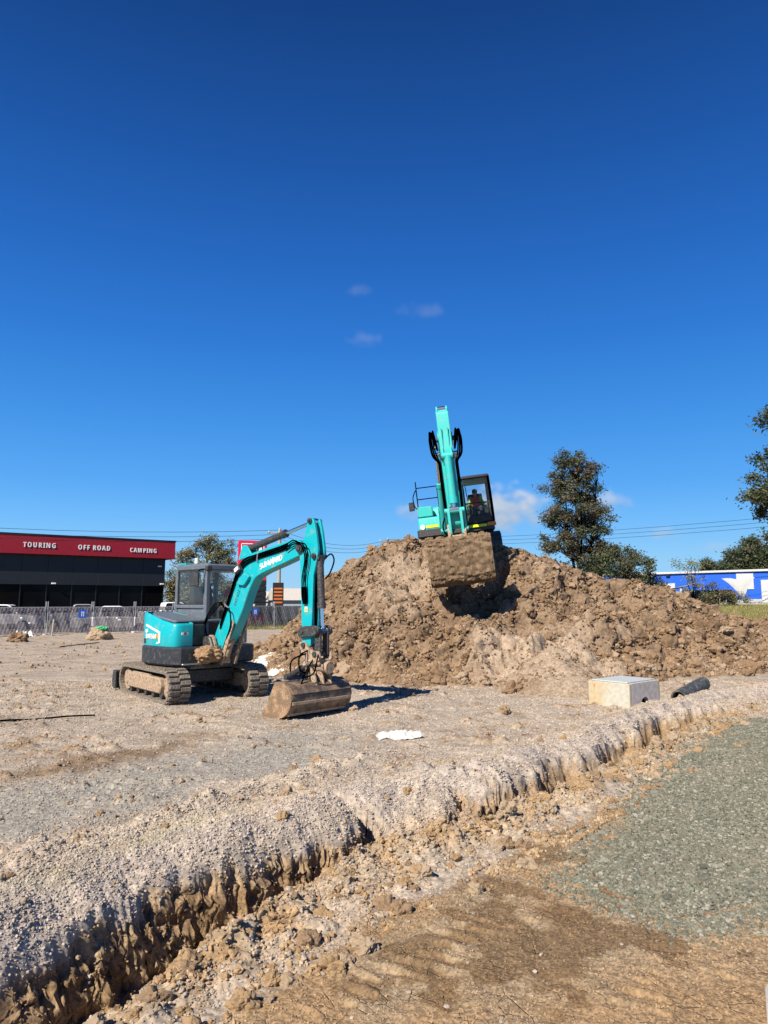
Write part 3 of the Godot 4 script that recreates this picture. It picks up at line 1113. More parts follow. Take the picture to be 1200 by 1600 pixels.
# ------------------------------------------------------------------ stockpile of excavated soil
var mx := PackedFloat32Array([-5.5, -4.0, -3.0, -2.2, -1.7, -1.0, -0.3, 1.2, 2.6, 4.4, 5.2, 5.9, 7.8, 9.4, 10.8, 12.4, 15.0, 18.0])
var mh := PackedFloat32Array([-0.35, 0.15, 0.75, 1.75, 2.4, 2.95, 3.35, 3.62, 3.5, 3.2, 2.85, 2.5, 2.15, 1.8, 1.2, 0.85, 0.3, -0.35])
var mb_ := PackedFloat32Array([18.6, 17.9, 17.2, 16.8, 16.6, 16.4, 16.0, 15.1, 14.8, 14.5, 15.2, 16.2, 16.8, 17.7, 18.8, 20.0, 21.5, 23.0])

func mound_at(x: float, z: float, fine := true) -> float:
	var d := -z
	var k := 0
	while k < mx.size() - 2 and x > mx[k + 1]: k += 1
	var t := clampf((x - mx[k]) / (mx[k + 1] - mx[k]), 0, 1)
	var ch := lerpf(mh[k], mh[k + 1], t)
	var bz := lerpf(mb_[k], mb_[k + 1], t)
	var a := nA.get_noise_2d(x * 1.3 + 31.0, z * 1.3)
	var b := nB.get_noise_2d(x * 0.55 + 17.0, z * 0.55)
	var e := d + a * 0.9 + b * 0.35
	var cz := 21.6
	var f := (e - bz) / (cz - bz)
	var p := 0.0
	if f < 1.0:
		p = f if f < 0.0 else f * (0.72 + 0.28 * f)
		if f > 0.85: p = lerpf(p, 1.0, smoothstep(0.85, 1.05, f) * 0.5)
	else:
		p = 1.0 - smoothstep(27.5, 33.0, d)
		if ch < 0.0: p = 1.0
	var h := maxf(-0.25, ch * p + (-0.25 if f < 0.0 and ch > 0.0 else 0.0) * clampf(-f * 6.0, 0, 1))
	if ch < 0.0: h = ch
	var gx := (x - 3.6) / 1.35
	var gz := (d - 15.4) / 1.9
	var tail := 0.85 * (1.0 - sqrt(gx * gx + gz * gz)) + b * 0.06
	if h < -0.2 and tail < -0.2: return h - 0.2
	var body := clampf(h * 1.5, 0, 1)
	h += body * (a * 0.22 + b * 0.17)
	# tail of fine gravel spilt at the front right foot
	h = maxf(h, tail)
	# hollow dug out below the raised bucket
	var hx := (x - 2.6) / 1.9
	var hd := (d - 19.0) / 1.5
	h -= 0.75 * exp(-hx * hx - hd * hd)
	if fine:
		var g := mound_gravel(x, z, h)
		var pc := -nC.get_noise_2d(x * 0.42, z * 0.42)
		var pd := -nC.get_noise_2d(x * 1.5 + 50.0, z * 1.5)
		var r := nR.get_noise_2d(x, z)
		var lumpy := clampf(0.75 + nE.get_noise_2d(x * 0.45 + 90.0, z * 0.45) * 1.6, 0.25, 1.4)
		h += body * lumpy * ((pc - 0.5) * 0.30 * (1.0 - 0.75 * g) + (pd - 0.5) * (0.105 - 0.06 * g) + r * 0.06 * (1.0 - g))
	return h

# where the heap is fine pale gravel, not clods
func mound_gravel(x: float, z: float, h: float) -> float:
	var e := nE.get_noise_2d(x * 0.8 + 5.0, z * 0.8)
	var gx := (x - 3.7) / 2.0
	var gz := (-z - 15.6) / 2.7
	var g := smoothstep(1.15, 0.55, sqrt(gx * gx + gz * gz) + e * 0.3)
	var ux := (x - 0.55) / 1.3
	var uy := (h - 2.35) / 1.0
	g = maxf(g, smoothstep(1.1, 0.4, sqrt(ux * ux + uy * uy) + e * 0.5) * 0.75)
	return maxf(g, smoothstep(0.28, 0.55, e) * 0.5)

func mound_colour(x: float, z: float, h: float) -> Color:
	g_clay = 0.0
	var e := nE.get_noise_2d(x + 70.0, z)
	var f := nF.get_noise_2d(x * 1.1, z * 1.1)
	var c := Color(0.28, 0.20, 0.134).lerp(Color(0.20, 0.141, 0.094), clampf(0.5 + e * 1.5, 0, 1))
	var damp := smoothstep(0.12, 0.3, nE.get_noise_3d(x * 0.6 + 20.0, h * 0.6, z * 0.6) + f * 0.12)
	c = c.lerp(Color(0.165, 0.108, 0.066), damp * 0.7)
	c = c.lerp(Color(0.40, 0.315, 0.235), mound_gravel(x, z, h) * 0.9)
	var k := 1.12 * (1.0 + f * 0.2)
	return Color(c.r * k, c.g * k, c.b * k)

var mound_node: Node3D

func build_mound() -> void:
	mound_node = thing("dirt_mound", "huge heap of brown clods and soil with the large excavator on top", "dirt mound")
	var s := sheet(-5.4, 18.0, -33.0, -21.9, 0.12, 2, 0.15)
	var o := put_mesh(sheet_mesh(s, [M.mound_soil, M.mound_soil]), "heap_back", null, mound_node)
	s = sheet(-5.4, 16.0, -22.0, -13.0, 0.038, 2, 0.0)
	o = put_mesh(sheet_mesh(s, [M.mound_soil, M.mound_soil]), "heap", null, mound_node)
	# clods: the largest one by one, the rest as a mass
	var r := RandomNumberGenerator.new()
	r.seed = 91
	var big := []
	var small := []
	var tries := 0
	while small.size() < 32000 and tries < 200000:
		tries += 1
		var x := r.randf_range(-4.6, 13.5)
		var d := r.randf_range(14.2, 22.6)
		var h := mound_at(x, -d, false)
		if h < 0.03: continue
		var g := mound_gravel(x, -d, h)
		var lumpy := nB.get_noise_2d(x * 0.9, d * 0.9)
		if r.randf() < g * 0.7: continue
		if lumpy < -0.05 and r.randf() < 0.55: continue
		var size := 0.018 + 0.05 * pow(r.randf(), 2.6) * (1.0 - 0.6 * g)
		if r.randf() < 0.022 * (1.0 - g): size = r.randf_range(0.07, 0.15)
		# more and larger at the foot, where clods roll to
		if h < 0.6 and r.randf() < 0.3: size *= 1.5
		var y := mound_at(x, -d)
		if size > 0.085 and big.size() < 280: big.append([x, y - size * 0.1, -d, size])
		else: small.append([x, y + size * 0.1, -d, size])
	scatter(small, "small_clods", mound_node, r, [Color(0.30, 0.205, 0.128), Color(0.235, 0.158, 0.096), Color(0.36, 0.27, 0.19), Color(0.185, 0.122, 0.074)], [0.4, 0.3, 0.15, 0.15], 0.85)
	for p in big:
		clod(p, mound_node, r, [M.clod_a, M.clod_b, M.clod_c])

var clod_meshes := []
func clod(p: Array, parent: Node, r: RandomNumberGenerator, mats: Array) -> MeshInstance3D:
	if clod_meshes.is_empty():
		var nz := FastNoiseLite.new()
		nz.frequency = 1.0
		nz.fractal_octaves = 3
		nz.fractal_octaves = 4
		for k in 7:
			nz.seed = 500 + k
			var mb := MB.new()
			mb.tint = true
			mb.col = Color(1, 1, 1)
			mb.blob(Vector3(k, 0, 0), Vector3(1.0, r.randf_range(0.65, 0.85), r.randf_range(0.75, 1.0)), 3, nz, 0.8, 0.8)
			for i in mb.v.size(): mb.v[i] -= Vector3(k, 0, 0)
			clod_meshes.append(mb.mesh())
	var o := put_mesh(clod_meshes[r.randi() % clod_meshes.size()], "clod", mats[r.randi() % mats.size()], parent)
	o.transform = Transform3D(Basis.from_euler(Vector3(r.randf_range(-0.6, 0.6), r.randf() * TAU, r.randf_range(-0.6, 0.6))).scaled(Vector3.ONE * p[3] * 1.1), Vector3(p[0], p[1], p[2]))
	return o

# ------------------------------------------------------------------ clods and stones on the ground
func build_ground_pieces() -> void:
	var r := RandomNumberGenerator.new()
	r.seed = 55
	var mats := [M.clod_a, M.clod_d, M.clod_e]
	var n := 0
	# along the spoil ridge of the trench and fallen on its lip
	for k in 200:
		var u := lerpf(1.2, 12.5, pow(r.randf(), 1.25))
		var i := clampi(int((u + 2.0) / LUT_STEP), 0, 600)
		var q := r.randf_range(2.85, tG[i] + 0.05)
		var on_lip := r.randf() < 0.2
		if on_lip: q = tC[i] + r.randf_range(0.0, 1.2)
		# x*AX + d*AD = u ; d*AX - x*AD = q
		var den := AX * AX + AD * AD
		var x := (u * AX - q * AD) / den
		var d := (u * AD + q * AX) / den
		var size := lerpf(0.018, 0.062, pow(r.randf(), 2.2)) * (0.6 if on_lip else 1.0) * (1.0 + 0.03 * d)
		var h := ground_at(x, -d)
		clod([x, h + size * 0.12, -d, size], ground_node, r, mats)
	# scattered over the yard
	for k in 90:
		var d := lerpf(5.0, 34.0, pow(r.randf(), 1.3))
		var x := r.randf_range(-0.58, 0.42) * d
		if k % 3 > 0:
			for j in 12:
				ground_at(x, -d)
				if g_lump > 0.35: break
				d = lerpf(5.0, 34.0, pow(r.randf(), 1.3))
				x = r.randf_range(-0.58, 0.42) * d
		var h := ground_at(x, -d)
		if g_s < 0.6: continue
		if Vector2(x + 3.4, -d + 13.5).length() < 2.0: continue
		if mound_at(x, -d, false) > h - 0.05: continue
		var size := lerpf(0.02, 0.06, pow(r.randf(), 2.0)) * (1.0 + 0.035 * d)
		clod([x, h + size * 0.1, -d, size], ground_node, r, mats)
	# loose stones, too many to count
	var spots := []
	var tries := 0
	while spots.size() < 14000 and tries < 200000:
		tries += 1
		var d := lerpf(3.0, 16.0, pow(r.randf(), 1.35))
		var x := r.randf_range(-0.6, 0.62) * d
		var u := x * AX + d * AD
		var i := clampi(int((u + 2.0) / LUT_STEP), 0, 600)
		var q := d * AX - x * AD
		var s := q - tC[i]
		var dense := 0.12
		if q < 3.05: dense = 0.008
		elif q < tG[i] + 0.1: dense = 0.4
		elif s < 0.0: dense = 0.05
		elif s < 0.5: dense = 0.45
		elif q < 5.9 and u < 7.0: dense = 0.5
		dense *= clampf(0.6 + nB.get_noise_2d(x * 0.7, d * 0.7) * 1.8, 0.05, 1.0)
		if r.randf() > dense: continue
		if q < 3.4 and pad_depth(x, -d) > 0.0: continue
		var size := (0.005 + 0.012 * pow(r.randf(), 2.6)) * (0.8 + 0.05 * d)
		if r.randf() < 0.02: size *= 1.8
		var h := ground_at(x, -d)
		if mound_at(x, -d, false) > h: continue
		spots.append([x, h + size * 0.15, -d, size])
	scatter(spots, "loose_stones", ground_node, r, [Color(0.40, 0.34, 0.28), Color(0.36, 0.30, 0.24), Color(0.45, 0.385, 0.315), Color(0.33, 0.255, 0.18), Color(0.31, 0.30, 0.28)], [0.38, 0.3, 0.1, 0.15, 0.07], 0.75)
	# crumbs of clay along the spoil
	spots = []
	for k in 11000:
		var u := lerpf(1.0, 13.0, pow(r.randf(), 1.3))
		var i := clampi(int((u + 2.0) / LUT_STEP), 0, 600)
		var q := r.randf_range(2.85, tG[i] + 0.2)
		var den := AX * AX + AD * AD
		var x := (u * AX - q * AD) / den
		var d := (u * AD + q * AX) / den
		if nB.get_noise_2d(x * 1.1 + 3.0, d * 1.1) < r.randf_range(0.0, 0.35): continue
		var size := lerpf(0.006, 0.024, pow(r.randf(), 2.4)) * (0.9 + 0.05 * d)
		spots.append([x, ground_at(x, -d) + size * 0.2, -d, size])
	scatter(spots, "clay_crumbs", ground_node, r, [Color(0.44, 0.31, 0.18), Color(0.38, 0.25, 0.13), Color(0.47, 0.37, 0.26), Color(0.28, 0.18, 0.10)], [0.4, 0.3, 0.2, 0.1], 0.85)
	# crumbled earth on the churned ridges of the yard
	spots = []
	for k in 26000:
		var d := lerpf(5.0, 30.0, pow(r.randf(), 1.2))
		var x := r.randf_range(-0.58, 0.5) * d
		var h := ground_at(x, -d)
		if g_lump < r.randf_range(0.2, 1.0): continue
		if d > 13.5 and mound_at(x, -d, false) > h: continue
		var size := lerpf(0.006, 0.030, pow(r.randf(), 2.4)) * (0.8 + 0.04 * d)
		spots.append([x, h + size * 0.2, -d, size])
	scatter(spots, "earth_crumbs", ground_node, r, [Color(0.42, 0.30, 0.19), Color(0.30, 0.20, 0.125), Color(0.47, 0.38, 0.28), Color(0.22, 0.15, 0.095)], [0.35, 0.3, 0.2, 0.15], 0.85)
	# gravel and crumbs lying in the skin of the ground, of the ground's own colours
	scatter(skin_stones, "gravel_grains", ground_node, r, [Color(1, 1, 1)], [1.0], 0.8)

# ------------------------------------------------------------------ compact excavator (x forward, y up, z to its right)
const UPRIGHT := Basis(Vector3(1, 0, 0), Vector3(0, 0, -1), Vector3(0, 1, 0))

func plate(pts: Array, z0: float, z1: float, bev := 0.006) -> MB:
	var mb := MB.new()
	mb.prism(pts, z0, z1, bev)
	return mb

func vecs(a: Array) -> Array:
	var o := []
	for p in a: o.append(Vector2(p[0], p[1]))
	if Geometry2D.is_polygon_clockwise(PackedVector2Array(o)): pass
	var area := 0.0
	for i in o.size(): area += o[i].cross(o[(i + 1) % o.size()])
	if area < 0.0: o.reverse()
	return o

# rounds every corner of an outline
func rounded(a: Array, rad: float, steps := 4) -> Array:
	var o := []
	var m := a.size()
	for i in m:
		var q: Vector2 = a[i]
		var e: Vector2 = a[(i + m - 1) % m] - q
		var f: Vector2 = a[(i + 1) % m] - q
		var l := minf(rad, minf(e.length(), f.length()) * 0.45)
		var p0 := q + e.normalized() * l
		var p1 := q + f.normalized() * l
		for k in steps + 1:
			var t := float(k) / steps
			o.append(p0.lerp(q, t).lerp(q.lerp(p1, t), t))
	return o

func stadium(half: float, rad: float, steps := 10) -> Array:
	var o := []
	for k in steps + 1:
		var t := -PI / 2 + PI * k / steps
		o.append(Vector2(half + cos(t) * rad, rad + sin(t) * rad))
	for k in steps + 1:
		var t := PI / 2 + PI * k / steps
		o.append(Vector2(-half + cos(t) * rad, rad + sin(t) * rad))
	return o

func make_track(parent: Node3D, base: Transform3D, half: float, rad: float, w: float, pitch: float, rows: int, belt_mat: Material, frame_mat: Material) -> void:
	var mb := MB.new()
	mb.xf = base
	var outer := stadium(half, rad, 12)
	var inner := stadium(half, rad - 0.055, 12)
	for i in inner.size(): inner[i].y += 0.055
	var m := outer.size()
	var hw := w * 0.5
	for i in m:
		var j := (i + 1) % m
		var a: Vector2 = outer[i]
		var b: Vector2 = outer[j]
		var c: Vector2 = inner[i]
		var d: Vector2 = inner[j]
		mb.quad(Vector3(a.x, a.y, hw), Vector3(a.x, a.y, -hw), Vector3(b.x, b.y, -hw), Vector3(b.x, b.y, hw))
		mb.quad(Vector3(d.x, d.y, hw), Vector3(d.x, d.y, -hw), Vector3(c.x, c.y, -hw), Vector3(c.x, c.y, hw))
		mb.quad(Vector3(a.x, a.y, hw), Vector3(b.x, b.y, hw), Vector3(d.x, d.y, hw), Vector3(c.x, c.y, hw))
		mb.quad(Vector3(b.x, b.y, -hw), Vector3(a.x, a.y, -hw), Vector3(c.x, c.y, -hw), Vector3(d.x, d.y, -hw))
	# lugs walk along the belt
	var per := 4.0 * half + TAU * rad
	var n := int(per / pitch)
	for k in n:
		for row in rows:
			var q := fposmod((k + 0.5 * (row % 2)) / n * per, per)
			var p := Vector2()
			var nn := Vector2()
			if q < 2.0 * half:
				p = Vector2(-half + q, 0); nn = Vector2(0, -1)
			elif q < 2.0 * half + PI * rad:
				var t := -PI / 2 + (q - 2.0 * half) / rad
				nn = Vector2(cos(t), sin(t)); p = Vector2(half, rad) + nn * rad
			elif q < 4.0 * half + PI * rad:
				p = Vector2(half - (q - 2.0 * half - PI * rad), 2.0 * rad); nn = Vector2(0, 1)
			else:
				var t := PI / 2 + (q - 4.0 * half - PI * rad) / rad
				nn = Vector2(cos(t), sin(t)); p = Vector2(-half, rad) + nn * rad
			var keep := mb.xf
			var tx := Vector3(-nn.y, nn.x, 0)
			mb.xf = base * Transform3D(Basis(tx, Vector3(nn.x, nn.y, 0), Vector3(0, 0, 1).normalized() * (1.0 if tx.cross(Vector3(nn.x, nn.y, 0)).z > 0 else -1.0)), Vector3(p.x, p.y, 0) + Vector3(nn.x, nn.y, 0) * 0.012)
			var lw := w / rows
			mb.box(Vector3(0, 0, -hw + lw * (row + 0.5)), Vector3(pitch * 0.66, 0.035, lw * 0.94), 0.006)
			mb.xf = keep
	var t := part(mb, "track", belt_mat, parent)
	var f := MB.new()
	f.xf = base
	f.prism(rounded(vecs([[-half + 0.16, rad - 0.13], [half - 0.20, rad - 0.13], [half - 0.14, rad], [half - 0.20, rad + 0.14], [-half + 0.12, rad + 0.15]]), 0.04), -hw * 0.6, hw * 0.93, 0.02)
	f.box(Vector3(-half * 0.2, rad + 0.15, hw * 0.66), Vector3(half * 0.9, 0.04, 0.05), 0.01)
	part(f, "track_frame", frame_mat, t)
	for e in [[-half, rad - 0.085, 0.62], [half, rad - 0.075, 0.5]]:
		var s := MB.new()
		s.xf = base
		s.cyl(Vector3(e[0], rad, -hw * e[2]), Vector3(e[0], rad, hw * e[2]), e[1], -1.0, 20)
		s.cyl(Vector3(e[0], rad, -hw * e[2] - 0.03), Vector3(e[0], rad, hw * e[2] + 0.03), e[1] * 0.45, -1.0, 14)
		part(s, "sprocket" if e[0] < 0 else "idler", frame_mat, t)
	for k in 5:
		var s := MB.new()
		s.xf = base
		var x := lerpf(-half + 0.22, half - 0.22, k / 4.0)
		s.cyl(Vector3(x, 0.125, -hw * 0.7), Vector3(x, 0.125, hw * 0.7), 0.065, -1.0, 12)
		part(s, "roller", M.dark_steel, t)

func ram(parent: Node, called: String, a: Vector3, b: Vector3, r: float, share: float, body: Material) -> void:
	var d := (b - a).normalized()
	var mid := a.lerp(b, share)
	var mb := MB.new()
	mb.cyl(a, mid, r, -1.0, 18)
	mb.cyl(mid - d * r * 1.2, mid + d * r * 0.35, r * 1.18, -1.0, 18)
	mb.cyl(a - Vector3(0, 0, r * 1.3), a + Vector3(0, 0, r * 1.3), r * 0.95, -1.0, 14)
	var o := part(mb, called, body, parent)
	var q := MB.new()
	q.cyl(mid, b, r * 0.52, -1.0, 14)
	q.cyl(b - Vector3(0, 0, r * 1.2), b + Vector3(0, 0, r * 1.2), r * 0.8, -1.0, 14)
	part(q, "piston_rod", M.chrome, o)

func hose(parent: Node, pts: Array, r: float, called := "hose", m: Material = null) -> void:
	var mb := MB.new()
	mb.tube(pts, r, 7, 5)
	part(mb, called, m if m else M.hose, parent)

func build_small_excavator() -> void:
	var a := deg_to_rad(48.0)
	var h := Vector3(sin(a), 0, cos(a))
	var rt := Vector3(-cos(a), 0, sin(a))
	var y0 := 0.0
	var ex := thing("compact_excavator", "teal compact excavator with its arm down and a wide bucket on the ground", "excavator", Transform3D(Basis(h, Vector3.UP, rt), Vector3(-3.73, y0, -14.1)))
	# undercarriage, turned nine degrees to the house
	var w := deg_to_rad(9.0)
	var uc := Transform3D(Basis(Vector3(cos(w), 0, sin(w)), Vector3.UP, Vector3(-sin(w), 0, cos(w))), Vector3.ZERO)
	for s in [-1.0, 1.0]:
		make_track(ex, uc * Transform3D(Basis.from_scale(Vector3(1, 1, s)), Vector3(0, 0.0, s * 0.775)), 0.97, 0.285, 0.40, 0.105, 2, M.rubber, M.muddy_steel)
	var mb := MB.new()
	mb.xf = uc
	mb.box(Vector3(0, 0.40, 0), Vector3(1.1, 0.26, 1.2), 0.03)
	mb.cyl(Vector3(0, 0.5, 0), Vector3(0, 0.66, 0), 0.44, -1.0, 28)
	part(mb, "undercarriage", M.dark_steel, ex)
	mb = MB.new()
	mb.xf = uc
	mb.prism(vecs([[-1.62, 0.06], [-1.56, 0.04], [-1.60, 0.2], [-1.57, 0.38], [-1.62, 0.40], [-1.67, 0.2]]), -0.98, 0.98, 0.006)
	for z in [-0.96, 0.96]: mb.box(Vector3(-1.55, 0.22, z), Vector3(0.14, 0.34, 0.03), 0.004)
	for z in [-0.42, 0.42]: mb.box(Vector3(-1.05, 0.26, z), Vector3(1.05, 0.12, 0.10), 0.01)
	part(mb, "dozer_blade", M.dark_steel, ex)
	# skirt and counterweight
	var foot := func_foot(0.93, 0.98)
	mb = MB.new()
	mb.prism(foot, 0.0, 0.33, 0.03, Transform3D(UPRIGHT, Vector3(0, 0.63, 0)))
	part(mb, "counterweight_skirt", M.black_plastic, ex)
	mb = MB.new()
	mb.prism(func_foot(0.70, 0.80), 0.0, 0.08, 0.01, Transform3D(UPRIGHT, Vector3(0, 0.56, 0)))
	part(mb, "turntable_plate", M.dark_steel, ex)
	# engine cover: teal wall, dark lid
	var ring := []
	for k in 19:
		var t := lerpf(PI * 0.52, PI * 1.36, k / 18.0)
		ring.append(Vector2(cos(t) * 0.97 - 0.02, sin(t) * 0.895))
	var right := [Vector2(0.74, 0.50), Vector2(0.75, 0.70), Vector2(0.74, 0.80), Vector2(0.70, 0.855), Vector2(0.62, 0.88), Vector2(0.30, 0.895)]
	var loop := right + ring + [Vector2(-0.62, -0.86), Vector2(-0.60, 0.12), Vector2(0.05, 0.14), Vector2(0.06, 0.50)]
	var rings := []
	for lev in [[0.965, 1.0, 0.0], [0.985, 1.008, 0.0], [0.0, 1.0, 0.05], [0.0, 0.985, 0.012], [0.0, 0.955, 0.0]]:
		var row := []
		for p in loop:
			var top := 1.385 + 0.20 * smoothstep(0.75, -0.5, p.x)
			var y: float = lev[0] if lev[0] > 0.0 else top - lev[2]
			row.append(Vector3(p.x * lev[1], y, p.y * lev[1]))
		row.reverse()
		rings.append(row)
	mb = MB.new()
	mb.loft(rings, true, false, 50.0)
	var hood := part(mb, "engine_cover", M.teal, ex)
	mb = MB.new()
	var flat := PackedVector2Array()
	for p in rings[-1]: flat.append(Vector2(p.x, -p.z))
	var tr := Geometry2D.triangulate_polygon(flat)
	for k in range(0, tr.size(), 3):
		var q := [rings[-1][tr[k]], rings[-1][tr[k + 1]], rings[-1][tr[k + 2]]]
		if (q[1] - q[0]).cross(q[2] - q[0]).y < 0: q.reverse()
		mb.tri(q[0] + Vector3(0, 0.004, 0), q[1] + Vector3(0, 0.004, 0), q[2] + Vector3(0, 0.004, 0))
	mb.prism(rounded(vecs([[0.55, 0.30], [0.62, -0.80], [-0.1, -0.80], [-0.52, -0.60], [-0.55, -0.18], [0.0, -0.16]]), 0.08), 0.0, 0.06, 0.02, Transform3D(UPRIGHT * Basis(Vector3(0, 1, 0), 0.13), Vector3(0, 1.455, 0)))
	part(mb, "engine_lid", M.grey_frame, ex)
	mb = MB.new()
	mb.prism(rounded(vecs([[0.71, -0.49], [0.71, -0.20], [0.50, -0.14], [0.07, -0.14], [0.07, -0.49]]), 0.04), 0.0, 0.40, 0.025, Transform3D(UPRIGHT, Vector3(0, 0.965, 0)))
	part(mb, "side_cover", M.black_plastic, ex)
	# emblem of the model on the cover
	mb = MB.new()
	for q in [[[-0.20, 1.36], [0.30, 1.225], [0.30, 1.03], [0.16, 1.0], [0.20, 1.035], [0.255, 1.05], [0.255, 1.20], [-0.20, 1.325]]]:
		mb.prism(vecs(q), 0.889, 0.908, 0.001)
	part(mb, "chevron_print", M.white_print, hood)
	for q in [["SWE60", -0.20, "white_print"], ["UF", 0.115, "gold_print"]]:
		var o := put_mesh(text_mesh(q[0], 0.085, 0.006, true, 1.0, 0.1), "model_lettering", M[q[2]], hood)
		o.mesh.horizontal_alignment = HORIZONTAL_ALIGNMENT_LEFT
		o.position = Vector3(q[1], 1.135, 0.907)
	mb = MB.new()
	mb.box(Vector3(-0.17, 1.235, 0.899), Vector3(0.07, 0.06, 0.02), 0.001)
	part(mb, "maker_badge", M.white_print, hood)
	mb = MB.new()
	mb.box(Vector3(-0.26, 1.05, 0.875), Vector3(0.07, 0.1, 0.02), 0.004)
	part(mb, "latch", M.black_plastic, hood)
	for k in 3:
		mb = MB.new()
		mb.box(Vector3(0.752, 1.20, 0.72 - k * 0.055), Vector3(0.006, 0.05, 0.042), 0.001)
		part(mb, "warning_sticker", [M.white_print, M.red_item, M.grey_print][k], hood)
	# cab
	var cab := Node3D.new()
	cab.name = "cab"
	ex.add_child(cab)
	var x0 := -0.58
	var x1 := 0.50
	var zl := -0.90
	var zr := 0.09
	mb = MB.new()
	mb.prism(rounded(vecs([[x0, zl], [x1 + 0.02, zl], [x1 + 0.02, zr], [x0, zr]].map(func(p): return [p[0], -p[1]])), 0.07), 0.0, 0.13, 0.03, Transform3D(UPRIGHT, Vector3(0, 2.38, 0)))
	part(mb, "roof", M.grey_frame, cab)
	for q in [[x0 + 0.04, zl + 0.04, 0], [x0 + 0.04, zr - 0.04, 0], [x1 - 0.03, zl + 0.04, 1], [x1 - 0.03, zr - 0.045, 1]]:
		mb = MB.new()
		var t := 0.10 if q[2] == 1 else 0.08
		mb.box(Vector3(q[0], 1.69, q[1]), Vector3(t, 1.44, 0.085 if q[2] == 1 else 0.075), 0.012)
		part(mb, "pillar", M.grey_frame, cab)
	mb = MB.new()
	mb.box(Vector3((x0 + x1) / 2, 1.32, zr - 0.045), Vector3(x1 - x0 - 0.16, 0.70, 0.05), 0.01)
	mb.box(Vector3((x0 + x1) / 2, 1.68, zr - 0.02), Vector3(x1 - x0 - 0.1, 0.07, 0.06), 0.012)
	part(mb, "side_panel", M.grey_frame, cab)
	mb = MB.new()
	mb.box(Vector3(x0 + 0.035, 1.32, (zl + zr) / 2), Vector3(0.05, 0.70, zr - zl - 0.12), 0.01)
	part(mb, "rear_panel", M.grey_frame, cab)
	mb = MB.new()
	mb.box(Vector3((x0 + x1) / 2, 1.0, (zl + zr) / 2), Vector3(x1 - x0 - 0.1, 0.05, zr - zl - 0.1), 0.005)
	part(mb, "floor", M.black_plastic, cab)
	mb = MB.new()
	mb.box(Vector3(x1 - 0.02, 1.04, (zl + zr) / 2), Vector3(0.06, 0.14, zr - zl - 0.12), 0.01)
	mb.box(Vector3(x1 - 0.01, 1.42, (zl + zr) / 2), Vector3(0.04, 0.04, zr - zl - 0.12), 0.006)
	part(mb, "front_sill", M.black_plastic, cab)
	for q in [[Vector3((x0 + x1) / 2, 2.05, zr - 0.03), Vector3(x1 - x0 - 0.14, 0.68, 0.006)], [Vector3((x0 + x1) / 2, 1.70, zl + 0.03), Vector3(x1 - x0 - 0.14, 1.36, 0.006)], [Vector3(x0 + 0.03, 2.05, (zl + zr) / 2), Vector3(0.006, 0.68, zr - zl - 0.14)], [Vector3(x1 - 0.0, 1.25, (zl + zr) / 2), Vector3(0.006, 0.30, zr - zl - 0.16)], [Vector3(x1 - 0.0, 1.91, (zl + zr) / 2), Vector3(0.006, 0.94, zr - zl - 0.16)]]:
		mb = MB.new()
		mb.box(q[0], q[1])
		part(mb, "pane", M.dusty_glass if q[1].z < 0.01 and q[0].z > -0.5 else M.cab_glass, cab)
	# rubber seal lines of the right window
	mb = MB.new()
	for y in [1.725, 2.37]: mb.box(Vector3((x0 + x1) / 2, y, zr - 0.02), Vector3(x1 - x0 - 0.14, 0.02, 0.02), 0.003)
	for x in [x0 + 0.09, x1 - 0.09]: mb.box(Vector3(x, 2.05, zr - 0.02), Vector3(0.02, 0.66, 0.02), 0.003)
	part(mb, "window_seal", M.black_plastic, cab)
	# what is inside
	mb = MB.new()
	mb.prism(rounded(vecs([[-0.42, 1.36], [0.05, 1.36], [0.06, 1.47], [-0.26, 1.46], [-0.36, 2.10], [-0.47, 2.10], [-0.48, 1.5]]), 0.05), -0.65, -0.17, 0.03)
	mb.box(Vector3(-0.2, 1.18, -0.41), Vector3(0.4, 0.34, 0.4), 0.02)
	part(mb, "operator_seat", M.seat_cloth, cab)
	mb = MB.new()
	for z in [-0.72, -0.1]: mb.box(Vector3(0.0, 1.42, z), Vector3(0.42, 0.22, 0.11), 0.02)
	for z in [-0.72, -0.1]: mb.cyl(Vector3(0.16, 1.5, z), Vector3(0.19, 1.76, z), 0.022, 0.03, 10)
	mb.box(Vector3(0.36, 1.30, -0.41), Vector3(0.12, 0.62, 0.14), 0.02)
	part(mb, "control_console", M.seat_cloth, cab)
	mb = MB.new()
	mb.cyl(Vector3(0.36, 1.86, -0.50), Vector3(0.36, 2.02, -0.50), 0.045, -1.0, 12)
	part(mb, "fire_extinguisher", M.red_item, cab)
	# roof fittings
	mb = MB.new()
	mb.box(Vector3(-0.42, 2.525, -0.05), Vector3(0.26, 0.04, 0.20), 0.012)
	part(mb, "roof_cap", M.teal, cab)
	mb = MB.new()
	mb.cyl(Vector3(-0.30, 2.51, -0.22), Vector3(-0.30, 2.55, -0.22), 0.075, 0.06, 16)
	part(mb, "beacon_base", M.grey_frame, cab)
	mb = MB.new()
	mb.cyl(Vector3(-0.30, 2.55, -0.22), Vector3(-0.30, 2.66, -0.22), 0.05, 0.045, 16)
	part(mb, "beacon", M.cream, cab)
	mb = MB.new()
	mb.tube([Vector3(0.48, 2.40, 0.10), Vector3(0.47, 2.39, 0.20), Vector3(0.42, 2.30, 0.26)], 0.012, 7, 4)
	var mir := part(mb, "mirror_arm", M.black_plastic, cab)
	mb = MB.new()
	mb.prism(rounded(vecs([[-0.085, -0.13], [0.085, -0.13], [0.085, 0.13], [-0.085, 0.13]]), 0.03), -0.03, 0.03, 0.012, Transform3D(Basis(Vector3.UP, deg_to_rad(40)), Vector3(0.40, 2.20, 0.28)))
	part(mb, "mirror", M.black_plastic, mir)
	mb = MB.new()
